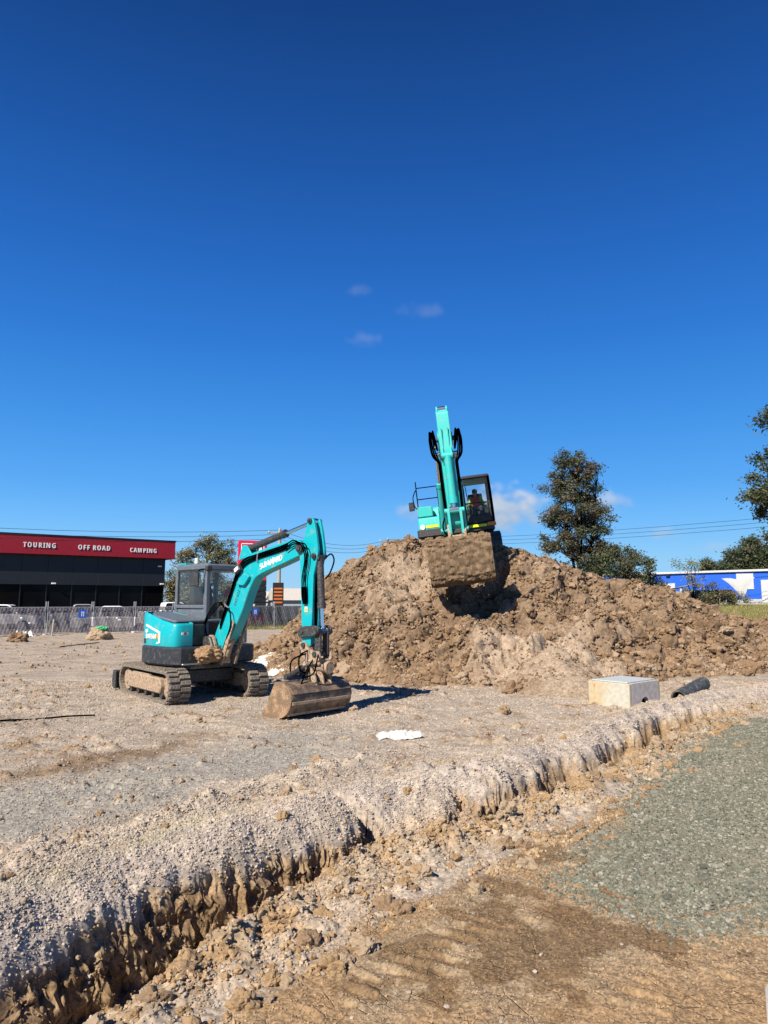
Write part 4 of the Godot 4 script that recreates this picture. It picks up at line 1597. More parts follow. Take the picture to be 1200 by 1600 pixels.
	mb.box(Vector3(0.52, 2.42, 0.05), Vector3(0.08, 0.10, 0.12), 0.015)
	part(mb, "work_light", M.black_plastic, cab)
	# boom bracket at the front of the house
	mb = MB.new()
	mb.prism(rounded(vecs([[0.62, 0.66], [0.98, 0.66], [1.10, 0.80], [0.90, 1.14], [0.72, 1.14], [0.60, 0.95]]), 0.05), -0.22, 0.26, 0.02)
	mb.cyl(Vector3(0.95, 0.62, 0.02), Vector3(0.95, 0.98, 0.02), 0.16, -1.0, 18)
	part(mb, "swing_bracket", M.dark_steel, ex)
	for z in [-0.17, 0.17]:
		mb = MB.new()
		mb.prism(rounded(vecs([[0.70, 0.78], [1.02, 0.74], [1.0, 1.0], [0.92, 1.16], [0.80, 1.17]]), 0.05), z - 0.03, z + 0.03, 0.008)
		part(mb, "boom_lug", M.muddy_steel, ex)
	# boom
	var bp := rounded(vecs([[0.76, 0.93], [0.90, 1.25], [1.16, 1.66], [1.41, 2.19], [1.56, 2.45], [1.74, 2.61], [2.06, 2.67], [2.60, 2.76], [3.05, 2.83], [3.20, 2.80], [3.32, 2.68], [3.24, 2.55], [2.78, 2.42], [2.27, 2.29], [2.02, 2.20], [1.86, 1.98], [1.67, 1.60], [1.40, 1.19], [1.10, 0.90], [0.90, 0.84]]), 0.09, 3)
	mb = plate(bp, -0.105, 0.105, 0.012)
	var boom := part(mb, "boom", M.teal, ex)
	mb = MB.new()
	mb.prism(rounded(vecs([[1.50, 2.52], [1.62, 2.80], [1.74, 2.80], [1.90, 2.62]]), 0.05), -0.09, -0.06, 0.005)
	mb.prism(rounded(vecs([[1.50, 2.52], [1.62, 2.80], [1.74, 2.80], [1.90, 2.62]]), 0.05), 0.06, 0.09, 0.005)
	mb.prism(rounded(vecs([[1.55, 2.10], [1.78, 2.06], [1.94, 2.22], [1.80, 2.32]]), 0.05), -0.17, -0.106, 0.005)
	mb.prism(rounded(vecs([[1.55, 2.10], [1.78, 2.06], [1.94, 2.22], [1.80, 2.32]]), 0.05), 0.106, 0.17, 0.005)
	part(mb, "cylinder_lug", M.teal, boom)
	# steel lines bent along the boom side and top
	for k in 3:
		var o := 0.038 * k
		hose(boom, [Vector3(1.05, 1.36 - o, 0.121), Vector3(1.30, 1.86 - o * 1.4, 0.121), Vector3(1.52, 2.32 - o * 1.8, 0.121), Vector3(1.72, 2.53 - o * 1.6, 0.121), Vector3(2.05, 2.60 - o, 0.121), Vector3(2.70, 2.71 - o, 0.121), Vector3(2.92, 2.76 - o, 0.121)], 0.016, "hydraulic_line", M.teal)
	for p in [[1.24, 1.70, -26.0], [2.12, 2.56, 82.0]]:
		mb = MB.new()
		mb.box(Vector3.ZERO, Vector3(0.16, 0.03, 0.03), 0.004)
		var o := part(mb, "pipe_clamp", M.steel, boom)
		o.transform = Transform3D(Basis(Vector3(0, 0, 1), deg_to_rad(p[2])), Vector3(p[0], p[1], 0.128))
	mb = MB.new()
	mb.prism(rounded(vecs([[-0.09, -0.06], [0.09, -0.06], [0.07, 0.07], [-0.07, 0.07]]), 0.02), 0.0, 0.09, 0.012, Transform3D(Basis(Vector3(0, 0, 1), 0.5), Vector3(1.60, 2.36, 0.11)))
	var wl := part(mb, "boom_work_light", M.black_plastic, boom)
	mb = MB.new()
	mb.box(Vector3.ZERO, Vector3(0.12, 0.07, 0.01), 0.003)
	part(mb, "lens", M.lamp_glass, wl).transform = Transform3D(Basis(Vector3(0, 0, 1), 0.5), Vector3(1.60, 2.36, 0.202))
	var tx := put_mesh(text_mesh("SUNWARD", 0.09, 0.004, true, 1.25, 0.22), "maker_lettering", M.white_print, boom)
	tx.transform = Transform3D(Basis(Vector3(0, 0, 1), deg_to_rad(13.5)), Vector3(2.46, 2.452, 0.107))
	tx = put_mesh(text_mesh("XWI 622 KZ", 0.062, 0.004, false, 1.0, 0.0), "registration_lettering", M.dark_print, boom)
	tx.transform = Transform3D(Basis(Vector3(0, 0, 1), deg_to_rad(66.0)), Vector3(1.545, 1.90, 0.107))
	# arm
	mb = MB.new()
	var ap := rounded(vecs([[3.20, 2.54], [3.30, 2.80], [3.36, 2.98], [3.40, 3.13], [3.47, 3.17], [3.54, 3.12], [3.60, 2.92], [3.66, 2.60], [3.55, 2.19], [3.53, 1.57], [3.50, 1.05], [3.30, 1.05], [3.28, 1.40], [3.23, 2.2]]), 0.05, 3)
	mb.prism(ap, 0.045, 0.098, 0.008)
	mb.prism(ap, -0.098, -0.045, 0.008)
	mb.prism(vecs([[3.22, 2.50], [3.32, 2.80], [3.42, 2.80], [3.56, 2.55], [3.50, 2.15], [3.50, 1.10], [3.31, 1.10], [3.25, 2.2]]), -0.05, 0.05, 0.0)
	var arm := part(mb, "arm", M.teal, ex)
	mb = MB.new()
	for p in [[3.235, 2.665, 0.15, 0.075], [3.465, 3.11, 0.13, 0.045], [3.58, 2.52, 0.14, 0.045]]:
		mb.cyl(Vector3(p[0], p[1], -p[2]), Vector3(p[0], p[1], p[2]), p[3], -1.0, 18)
		mb.cyl(Vector3(p[0], p[1], p[2]), Vector3(p[0], p[1], p[2] + 0.02), p[3] * 0.6, -1.0, 12)
	part(mb, "pivot_pin", M.dark_steel, arm)
	mb = MB.new()
	mb.box(Vector3(3.39, 1.66, 0.10), Vector3(0.07, 0.10, 0.004))
	part(mb, "caution_sticker", M.cream, arm)
	mb = MB.new()
	mb.box(Vector3(3.39, 1.645, 0.103), Vector3(0.045, 0.045, 0.003))
	part(mb, "caution_mark", M.gold_print, arm)
	ram(ex, "arm_cylinder", Vector3(1.68, 2.73, 0), Vector3(3.465, 3.11, 0), 0.062, 0.58, M.dark_steel)
	ram(ex, "boom_cylinder", Vector3(1.07, 0.70, 0.0), Vector3(1.74, 2.15, 0), 0.060, 0.60, M.muddy_steel)
	ram(ex, "bucket_cylinder", Vector3(3.60, 2.50, 0), Vector3(3.68, 1.31, 0), 0.060, 0.68, M.dark_steel)
	# hoses over the elbow
	for k in 3:
		var o := 0.055 * k
		hose(arm, [Vector3(2.92, 2.74 - o, 0.14), Vector3(3.12, 2.80 - o * 0.6, 0.17), Vector3(3.32 + o, 2.72, 0.18), Vector3(3.42 + o * 0.6, 2.50, 0.17), Vector3(3.34 + o * 0.7, 2.18, 0.15), Vector3(3.34 + o * 0.8, 1.97, 0.14), Vector3(3.36 + o * 0.7, 1.78, 0.13)], 0.011)
	for k in 2:
		hose(arm, [Vector3(3.33 + k * 0.07, 2.02, 0.13), Vector3(3.34 + k * 0.07, 1.90, 0.135), Vector3(3.37 + k * 0.04, 1.74, 0.13)], 0.024, "hose_fitting", M.steel)
	hose(arm, [Vector3(3.60, 2.46, -0.08), Vector3(3.72, 2.56, -0.13), Vector3(3.80, 2.45, -0.13), Vector3(3.74, 2.25, -0.1), Vector3(3.66, 2.15, -0.07)], 0.013)
	for k in 2:
		hose(arm, [Vector3(3.56 + k * 0.03, 2.3, 0.04), Vector3(3.55 + k * 0.03, 1.8, 0.05), Vector3(3.56 + k * 0.03, 1.35, 0.05)], 0.012, "hydraulic_line", M.black_plastic)
	# hoses by the boom foot
	for k in 3:
		var o := 0.06 * k
		hose(boom, [Vector3(0.70 + o * 0.4, 1.12, 0.16 + o * 0.2), Vector3(0.72 - o * 0.2, 1.36 + o * 0.3, 0.22), Vector3(0.90, 1.56 + o, 0.2), Vector3(1.10, 1.72 + o * 0.4, 0.16), Vector3(1.20, 1.66, 0.15)], 0.011)
	hose(boom, [Vector3(1.22, 1.66, 0.15), Vector3(1.42, 1.62, 0.19), Vector3(1.46, 1.36, 0.19), Vector3(1.30, 1.10, 0.16), Vector3(1.16, 0.94, 0.12)], 0.013)
	for z in [-0.15, 0.15]:
		mb = MB.new()
		mb.prism(rounded(vecs([[1.10, 0.66], [1.18, 0.62], [1.52, 1.40], [1.46, 1.46]]), 0.03), z - 0.015, z + 0.015, 0.004)
		part(mb, "cylinder_guard", M.muddy_steel, ex)
	# linkage
	mb = MB.new()
	for z in [-0.14, 0.14]:
		mb.prism(rounded(vecs([[3.28, 1.20], [3.72, 1.24], [3.76, 1.36], [3.66, 1.40], [3.34, 1.38], [3.24, 1.30]]), 0.04), z - 0.022, z + 0.022, 0.006)
		mb.prism(rounded(vecs([[3.62, 1.36], [3.74, 1.36], [3.74, 0.92], [3.60, 0.90]]), 0.04), z * 0.6 - 0.022, z * 0.6 + 0.022, 0.006)
	for p in [[3.36, 1.29], [3.69, 1.30], [3.67, 0.95], [3.40, 1.08]]:
		mb.cyl(Vector3(p[0], p[1], -0.18), Vector3(p[0], p[1], 0.18), 0.042, -1.0, 14)
	part(mb, "bucket_link", M.dark_steel, ex)
	# tilting hitch
	mb = MB.new()
	for z in [-0.13, 0.13]:
		mb.prism(rounded(vecs([[3.28, 1.12], [3.42, 1.14], [3.52, 1.02], [3.62, 0.99], [3.74, 1.0], [3.80, 0.88], [3.66, 0.78], [3.50, 0.80], [3.38, 0.86]]), 0.04), z - 0.022, z + 0.022, 0.006)
	mb.box(Vector3(3.58, 0.82, 0), Vector3(0.34, 0.10, 0.28), 0.02)
	mb.cyl(Vector3(3.30, 0.74, 0), Vector3(3.84, 0.74, 0), 0.085, -1.0, 18)
	mb.cyl(Vector3(3.84, 0.74, 0), Vector3(3.87, 0.74, 0), 0.11, 0.09, 18)
	var hitch := part(mb, "tilt_hitch", M.muddy_steel, ex)
	ram(hitch, "tilt_cylinder", Vector3(3.55, 0.62, 0.60), Vector3(3.55, 0.80, 0.12), 0.045, 0.6, M.dark_steel)
	hose(hitch, [Vector3(3.50, 1.0, 0.14), Vector3(3.52, 0.92, 0.34), Vector3(3.60, 0.72, 0.40), Vector3(3.62, 0.66, 0.26), Vector3(3.58, 0.76, 0.2)], 0.013)
	hose(hitch, [Vector3(3.46, 0.95, 0.14), Vector3(3.44, 0.86, 0.42), Vector3(3.50, 0.68, 0.50), Vector3(3.56, 0.64, 0.42)], 0.013)
	hose(hitch, [Vector3(3.70, 0.98, 0.1), Vector3(3.82, 0.86, 0.24), Vector3(3.80, 0.66, 0.30), Vector3(3.70, 0.60, 0.44)], 0.012)
	# bucket
	var dx := 0.12
	var outer := []
	for p in [[3.02, 0.02], [3.16, -0.01], [3.34, -0.015], [3.50, 0.02], [3.62, 0.09], [3.69, 0.19], [3.715, 0.30], [3.69, 0.40], [3.62, 0.48], [3.50, 0.53], [3.32, 0.545]]: outer.append(Vector2(p[0] + dx, p[1]))
	var shell := outer.duplicate()
	for i in range(outer.size() - 1, -1, -1):
		var prev: Vector2 = outer[maxi(0, i - 1)]
		var next: Vector2 = outer[mini(outer.size() - 1, i + 1)]
		var tg := (next - prev).normalized()
		shell.append(outer[i] + Vector2(-tg.y, tg.x) * 0.022)
	mb = MB.new()
	mb.prism(shell, -0.50, 0.74, 0.002)
	mb.prism(vecs([[3.46 + dx, 0.525], [3.60 + dx, 0.49], [3.70 + dx, 0.40], [3.725 + dx, 0.385], [3.63 + dx, 0.50], [3.48 + dx, 0.548]]), -0.50, 0.74, 0.002)
	var bucket := part(mb, "bucket", M.worn_steel, ex)
	for q in [[3.705 + dx, 0.245], [3.60 + dx, 0.075]]:
		mb = MB.new()
		mb.box(Vector3(q[0], q[1], 0.12), Vector3(0.03, 0.05, 1.24), 0.006)
		part(mb, "wear_strip", M.muddy_steel, bucket)
	for z in [-0.515, 0.755]:
		mb = MB.new()
		mb.prism(vecs(outer.map(func(p): return [p.x, p.y])), z - 0.016, z + 0.016, 0.004)
		part(mb, "side_plate", M.rusty_steel, bucket)
	mb = MB.new()
	mb.box(Vector3(3.06 + dx, 0.012, 0.12), Vector3(0.16, 0.024, 1.27), 0.004)
	part(mb, "cutting_edge", M.muddy_steel, bucket)
	for z in [-0.13, 0.03, 0.19]:
		mb = MB.new()
		mb.prism(rounded(vecs([[3.36 + dx, 0.53], [3.66 + dx, 0.44], [3.62 + dx, 0.60], [3.52 + dx, 0.74], [3.42 + dx, 0.74]]), 0.03), z - 0.015, z + 0.015, 0.004)
		part(mb, "hinge_ear", M.muddy_steel, bucket)
	mb = MB.new()
	mb.tube([Vector3(3.60 + dx, 0.50, 0.48), Vector3(3.62, 0.72, 0.26), Vector3(3.62, 0.86, 0.14)], 0.014, 6, 2)
	part(mb, "stay_bar", M.muddy_steel, bucket)
	# earth stuck to the boom foot
	var nz := FastNoiseLite.new()
	nz.seed = 88
	nz.frequency = 2.2
	nz.fractal_octaves = 4
	mb = MB.new()
	mb.blob(Vector3(0, 0, 0), Vector3(0.22, 0.15, 0.24), 4, nz, 0.55, 0.45)
	var clump := part(mb, "stuck_mud", M.mud, ex)
	clump.position = Vector3(1.02, 0.83, 0.32)
	mb = MB.new()
	mb.box(Vector3(0.90, 0.66, 0.60), Vector3(0.05, 0.03, 0.42), 0.008)
	part(mb, "step_bar", M.steel, ex)

# outline of the upper frame seen from above, as (x, -z)
func func_foot(side: float, tail: float) -> Array:
	var o := []
	for k in 25:
		var t := lerpf(PI * 0.5, PI * 1.5, k / 24.0)
		o.append(Vector2(cos(t) * tail, sin(t) * side))
	o.append_array([Vector2(0.55, -side), Vector2(0.74, -side * 0.97), Vector2(0.84, -side * 0.85), Vector2(0.86, -side * 0.6), Vector2(0.86, side * 0.6), Vector2(0.84, side * 0.85), Vector2(0.74, side * 0.97), Vector2(0.55, side)])
	return o

# ------------------------------------------------------------------ buildings, fence, signs, poles, cars
func slab(parent: Node, called: String, m: Material, ctr: Vector3, size: Vector3, bev := 0.0, label := "") -> MeshInstance3D:
	var mb := MB.new()
	mb.box(ctr, size, bev)
	return part(mb, called, m, parent, label)

func build_background() -> void:
	red_shop()
	blue_shop()
	fence_line()
	cars()
	signs_and_poles()
	far_sheds()
	grass()

func red_shop() -> void:
	var t := thing("shop_building", "dark shop building with a red fascia reading TOURING, OFF ROAD, CAMPING", "building", Transform3D(Basis(Vector3(0.81, 0, -0.5864).normalized(), Vector3.UP, Vector3(0.5864, 0, 0.81).normalized()), Vector3(-20.3, -0.3, -66.0)))
	var y := 0.3
	slab(t, "upper_wall", M.cladding, Vector3(-14, 4.55 + y, -7), Vector3(28, 2.7, 14))
	for k in 14:
		slab(t, "wall_panel", M.cladding, Vector3(-1.0 - k * 2.0, 4.45 + y, 0.02), Vector3(1.985, 2.5, 0.05), 0.01)
	slab(t, "lower_wall", M.shop_frame, Vector3(-14, 1.6 + y * 0.5, -7.2), Vector3(28, 3.2 + y, 13.6))
	for k in 14:
		slab(t, "window", M.shop_glass, Vector3(-1.0 - k * 2.0, 1.62 + y, -0.22), Vector3(1.94, 3.1, 0.04))
	for k in 15:
		slab(t, "mullion", M.shop_frame, Vector3(-k * 2.0 + (0.0 if k > 0 else -0.05), 1.62 + y, -0.16), Vector3(0.07, 3.15, 0.1))
	var f := slab(t, "fascia", M.fascia_red, Vector3(-13.7, 6.48 + y, -6.6), Vector3(28.8, 1.56, 14.4), 0.02, "red sign band with white lettering")
	slab(t, "roof_edge", M.roof_edge, Vector3(-13.7, 7.33 + y, -6.6), Vector3(28.9, 0.12, 14.5), 0.01)
	for q in [["TOURING", -10.8, 6.45, 0.56], ["OFF ROAD", -6.45, 6.42, 0.56], ["CAMPING", -2.2, 6.36, 0.52], ["4X4", -15.6, 6.45, 0.56]]:
		if q[0] == "4X4": continue
		var o := put_mesh(text_mesh(q[0], q[3] * 0.73, 0.05, true, 0.82), "lettering", M.sign_white, f)
		o.position = Vector3(q[1], q[2] + y, 0.632)
	for q in [[-0.55, 5.0], [-0.28, 3.38], [-9.5, 3.3]]:
		slab(t, "wall_light", M.sign_white, Vector3(q[0], q[1] + y, 0.14), Vector3(0.34, 0.12, 0.2), 0.02)

func blue_shop() -> void:
	var t := thing("blue_building", "low bright blue building with a white roof edge behind the grass bank", "building", Transform3D(Basis(Vector3(0.674, 0, 0.7387).normalized(), Vector3.UP, Vector3(-0.7387, 0, 0.674).normalized()), Vector3(25.1, 1.2, -68.0)))
	slab(t, "wall", M.blue_wall, Vector3(8, 1.95, -6), Vector3(30, 2.3, 12))
	slab(t, "base_wall", M.grey_wall, Vector3(8, 0.4, -5.97), Vector3(30.02, 0.8, 12.05))
	slab(t, "roof_edge", M.white_wall, Vector3(8, 3.21, -6), Vector3(30.4, 0.2, 12.4), 0.03)
	slab(t, "sign_board", M.white_wall, Vector3(0.9, 1.95, 0.04), Vector3(3.6, 0.62, 0.08), 0.01, "white sign board with a green line")
	slab(t, "green_line", mat("sign_green", Color(0.25, 0.42, 0.08), 0.6), Vector3(0.9, 1.62, 0.05), Vector3(3.6, 0.05, 0.1))
	slab(t, "sign_square", M.white_wall, Vector3(8.9, 2.3, 0.04), Vector3(1.4, 1.35, 0.08), 0.01)
	slab(t, "door", M.white_wall, Vector3(3.25, 0.95, 0.04), Vector3(0.16, 1.9, 0.1), 0.01)
	slab(t, "pale_wall", M.white_wall, Vector3(13.0, 1.2, 0.05), Vector3(5.6, 2.4, 0.14), 0.01)
	for k in 7: slab(t, "window", M.shop_glass, Vector3(4.2 + k * 0.55, 0.95, 0.03), Vector3(0.5, 1.3, 0.06))
	slab(t, "roof_lamp", M.black_panel, Vector3(2.1, 3.0, 0.1), Vector3(0.35, 0.25, 0.2), 0.02)
	# shade sails in front of it
	var s := thing("shade_sail", "white triangular shade sail hanging before the blue wall", "shade sail")
	var a := Vector3(28.4, 3.7, -60.0)
	var b := Vector3(30.4, 3.75, -58.5)
	var c := Vector3(28.7, 2.05, -57.0)
	sail(s, a, b, c, M.sail)
	hose(s, [b, b + Vector3(3.0, 0.15, 0.6)], 0.02, "sail_rope", M.wire)
	var mb := MB.new()
	mb.cyl(Vector3(28.7, 0.6, -57.0), Vector3(28.7, 2.1, -57.0), 0.09, -1.0, 10)
	mb.box(Vector3(28.7, 1.28, -57.0), Vector3(0.7, 0.3, 0.7), 0.03)
	part(mb, "sail_post", M.galvanised, s)
	s = thing("shade_sail", "long grey shade sail hanging left of the white one", "shade sail")
	sail(s, Vector3(21.6, 2.55, -61.5), Vector3(27.9, 3.35, -62.5), Vector3(25.2, 3.15, -57.5), M.grey_sail)
	mb = MB.new()
	mb.cyl(Vector3(27.9, 0.6, -62.5), Vector3(27.9, 3.4, -62.5), 0.06, -1.0, 8)
	part(mb, "sail_post", M.galvanised, s)

func sail(parent: Node, a: Vector3, b: Vector3, c: Vector3, m: Material) -> void:
	var mb := MB.new()
	var n := 8
	var ctr := (a + b + c) / 3.0
	var pt := func(i: int, j: int) -> Vector3:
		var u := float(i) / n
		var v := float(j) / n
		var p := a * (1.0 - u - v) + b * u + c * v
		var e := minf(u, minf(v, 1.0 - u - v))
		var pull := clampf((0.2 - e) * 2.0, 0, 0.25) * (1.0 - absf(maxf(u, maxf(v, 1.0 - u - v)) * 1.0))
		p = p.lerp(ctr, pull)
		return p + Vector3(0, -0.5 * e + 0.05 * sin(u * 9.0 + v * 7.0), 0)
	for i in n:
		for j in n - i:
			var p0: Vector3 = pt.call(i, j)
			var p1: Vector3 = pt.call(i + 1, j)
			var p2: Vector3 = pt.call(i, j + 1)
			mb.tri(p0, p1, p2)
			if i + j < n - 1:
				var p3: Vector3 = pt.call(i + 1, j + 1)
				mb.tri(p1, p3, p2)
	part(mb, "cloth", m, parent)

func fence_line() -> void:
	var p0 := Vector3(-19.6, 0, -36.3)
	var dir := Vector3(0.722, 0, -0.692).normalized()
	var side := dir.cross(Vector3.UP)
	var r := RandomNumberGenerator.new()
	r.seed = 5
	var w := 2.42
	var which := ["at the left edge of the picture", "with a white sheet at its foot", "carrying the small blue sign", "with a white ute behind it", "just left of the compact excavator", "behind the compact excavator cab", "dark, right behind the excavator arm", "dark, beside the power pole", "dark, last one before the dirt mound"]
	for k in 9:
		var at := p0 + dir * (w * (k - 1))
		at.y = -0.02
		var dark := k >= 5
		var lab: String = ("grey cloth-covered temporary fence panel " if not dark else "cloth-covered temporary fence panel ") + which[k]
		var t := thing("fence_panel", lab, "fence panel", Transform3D(Basis(dir, Vector3.UP, side), at), "temporary fence panels along the yard")
		for x in [0.05, w - 0.05]:
			var mb := MB.new()
			mb.cyl(Vector3(x, 0.0, 0), Vector3(x, 1.80, 0), 0.024, -1.0, 8)
			part(mb, "post", M.galvanised, t)
			slab(t, "foot", M.concrete, Vector3(x, 0.06, 0), Vector3(0.22, 0.12, 0.55), 0.02)
		for y in [0.12, 1.50]:
			var mb := MB.new()
			mb.cyl(Vector3(0.05, y, 0), Vector3(w - 0.05, y, 0), 0.019, -1.0, 8)
			part(mb, "rail", M.galvanised, t)
		var wm := MB.new()
		for i in 31:
			wm.cyl(Vector3(0.08 + i * (w - 0.16) / 30.0, 0.12, 0.008), Vector3(0.08 + i * (w - 0.16) / 30.0, 1.50, 0.008), 0.0022, -1.0, 3, false)
		for i in 5:
			wm.cyl(Vector3(0.06, 0.3 + i * 0.25, 0.008), Vector3(w - 0.06, 0.3 + i * 0.25, 0.008), 0.0022, -1.0, 3, false)
		part(wm, "wire_mesh", M.galvanised, t).set_meta("kind", "stuff")
		# cloth with cut vents
		var cm := MB.new()
		var nx := 22
		var ny := 14
		var vents := {}
		for i in range(2, 21, 3): vents[i * 100 + 11] = true
		for i in 4: vents[r.randi_range(1, 20) * 100 + r.randi_range(5, 9)] = true
		if dark: vents = {}
		var torn := r.randf() < 0.4 and not dark
		var grid := []
		for j in ny + 1:
			var row := []
			for i in nx + 1:
				var x := 0.07 + (w - 0.14) * i / nx
				var y := 0.16 + 1.32 * j / ny
				if torn and j == 0: y += 0.25 * clampf(sin(i * 0.4 + k), 0, 1)
				row.append(Vector3(x, y, 0.03 + 0.035 * sin(i * 0.9 + k * 2.0 + j * 0.35) * sin(j * PI / ny) + 0.015 * sin(i * 2.3 + j)))
			grid.append(row)
		for j in ny:
			for i in nx:
				var a: Vector3 = grid[j][i]
				var b: Vector3 = grid[j][i + 1]
				var c: Vector3 = grid[j + 1][i + 1]
				var d: Vector3 = grid[j + 1][i]
				if vents.has(i * 100 + j):
					cm.tri(a, b, c.lerp(b, 0.4))
				else:
					cm.tri(a, b, c)
					cm.tri(a, c, d)
		part(cm, "shade_cloth", M.dark_cloth if dark else M.shade_cloth, t)
		if k == 2 or k == 7:
			var sx := 1.85 if k == 2 else 0.9
			var s := slab(t, "safety_sign", M.blue_sign, Vector3(sx, 1.14, 0.09), Vector3(0.42, 0.46, 0.012), 0.003, "small blue sign with a white figure")
			slab(s, "sign_mark", M.white_print, Vector3(sx - 0.05, 1.10, 0.1), Vector3(0.05, 0.20, 0.006))
			slab(s, "sign_mark", M.white_print, Vector3(sx + 0.05, 1.10, 0.1), Vector3(0.05, 0.20, 0.006))
			slab(s, "sign_mark", M.white_print, Vector3(sx, 1.23, 0.1), Vector3(0.18, 0.05, 0.006))

func cars() -> void:
	for c in [["car", "white ute seen through the grey fence cloth", Vector3(-16.2, -0.22, -43.0), 22.0, "car_white"], ["car", "white car whose roof shows over the fence at the far left", Vector3(-25.2, -0.15, -47.5), 12.0, "car_white"], ["car", "white van roof beyond the fence beside the excavator cab", Vector3(-15.6, 0.0, -53.0), 30.0, "car_white"], ["car", "silver car parked by the dark shop windows", Vector3(-22.6, -0.15, -54.0), 25.0, "car_silver"]]:
		var t := thing("parked_car", c[1], "car", Transform3D(Basis(Vector3.UP, deg_to_rad(c[3])), c[2]), "cars parked beyond the fence")
		var mb := MB.new()
		mb.prism(rounded(vecs([[-2.35, 0.45], [-2.35, 0.98], [-2.2, 1.08], [-1.0, 1.10], [-0.75, 1.12], [0.9, 1.12], [1.3, 1.08], [2.1, 0.98], [2.3, 0.8], [2.32, 0.42]]), 0.12), -0.88, 0.88, 0.07)
		part(mb, "body", M[c[4]], t)
		mb = MB.new()
		mb.prism(rounded(vecs([[-0.85, 1.08], [-0.72, 1.68], [-0.55, 1.74], [0.35, 1.74], [0.55, 1.68], [1.15, 1.08]]), 0.06), -0.76, 0.76, 0.06)
		part(mb, "cabin", M[c[4]], t)
		for z in [-0.772, 0.772]:
			for q in [[[-0.70, 1.16], [-0.62, 1.62], [0.0, 1.64], [0.0, 1.16]], [[0.08, 1.16], [0.08, 1.64], [0.45, 1.62], [0.98, 1.16]]]:
				mb = MB.new()
				mb.prism(vecs(q), z - 0.008, z + 0.008)
				part(mb, "side_window", M.car_glass, t)
		mb = MB.new()
		mb.quad(Vector3(1.16, 1.14, 0.66), Vector3(1.16, 1.14, -0.66), Vector3(0.60, 1.67, -0.62), Vector3(0.60, 1.67, 0.62))
		part(mb, "windscreen", M.car_glass, t)
		for x in [-1.45, 1.45]:
			for z in [-0.80, 0.80]:
				mb = MB.new()
				mb.cyl(Vector3(x, 0.37, z - 0.12), Vector3(x, 0.37, z + 0.12), 0.37, -1.0, 18)
				var wv := part(mb, "wheel", M.tyre, t)
				mb = MB.new()
				mb.cyl(Vector3(x, 0.37, z - 0.125), Vector3(x, 0.37, z + 0.125), 0.22, -1.0, 14)
				part(mb, "rim", M.steel, wv)

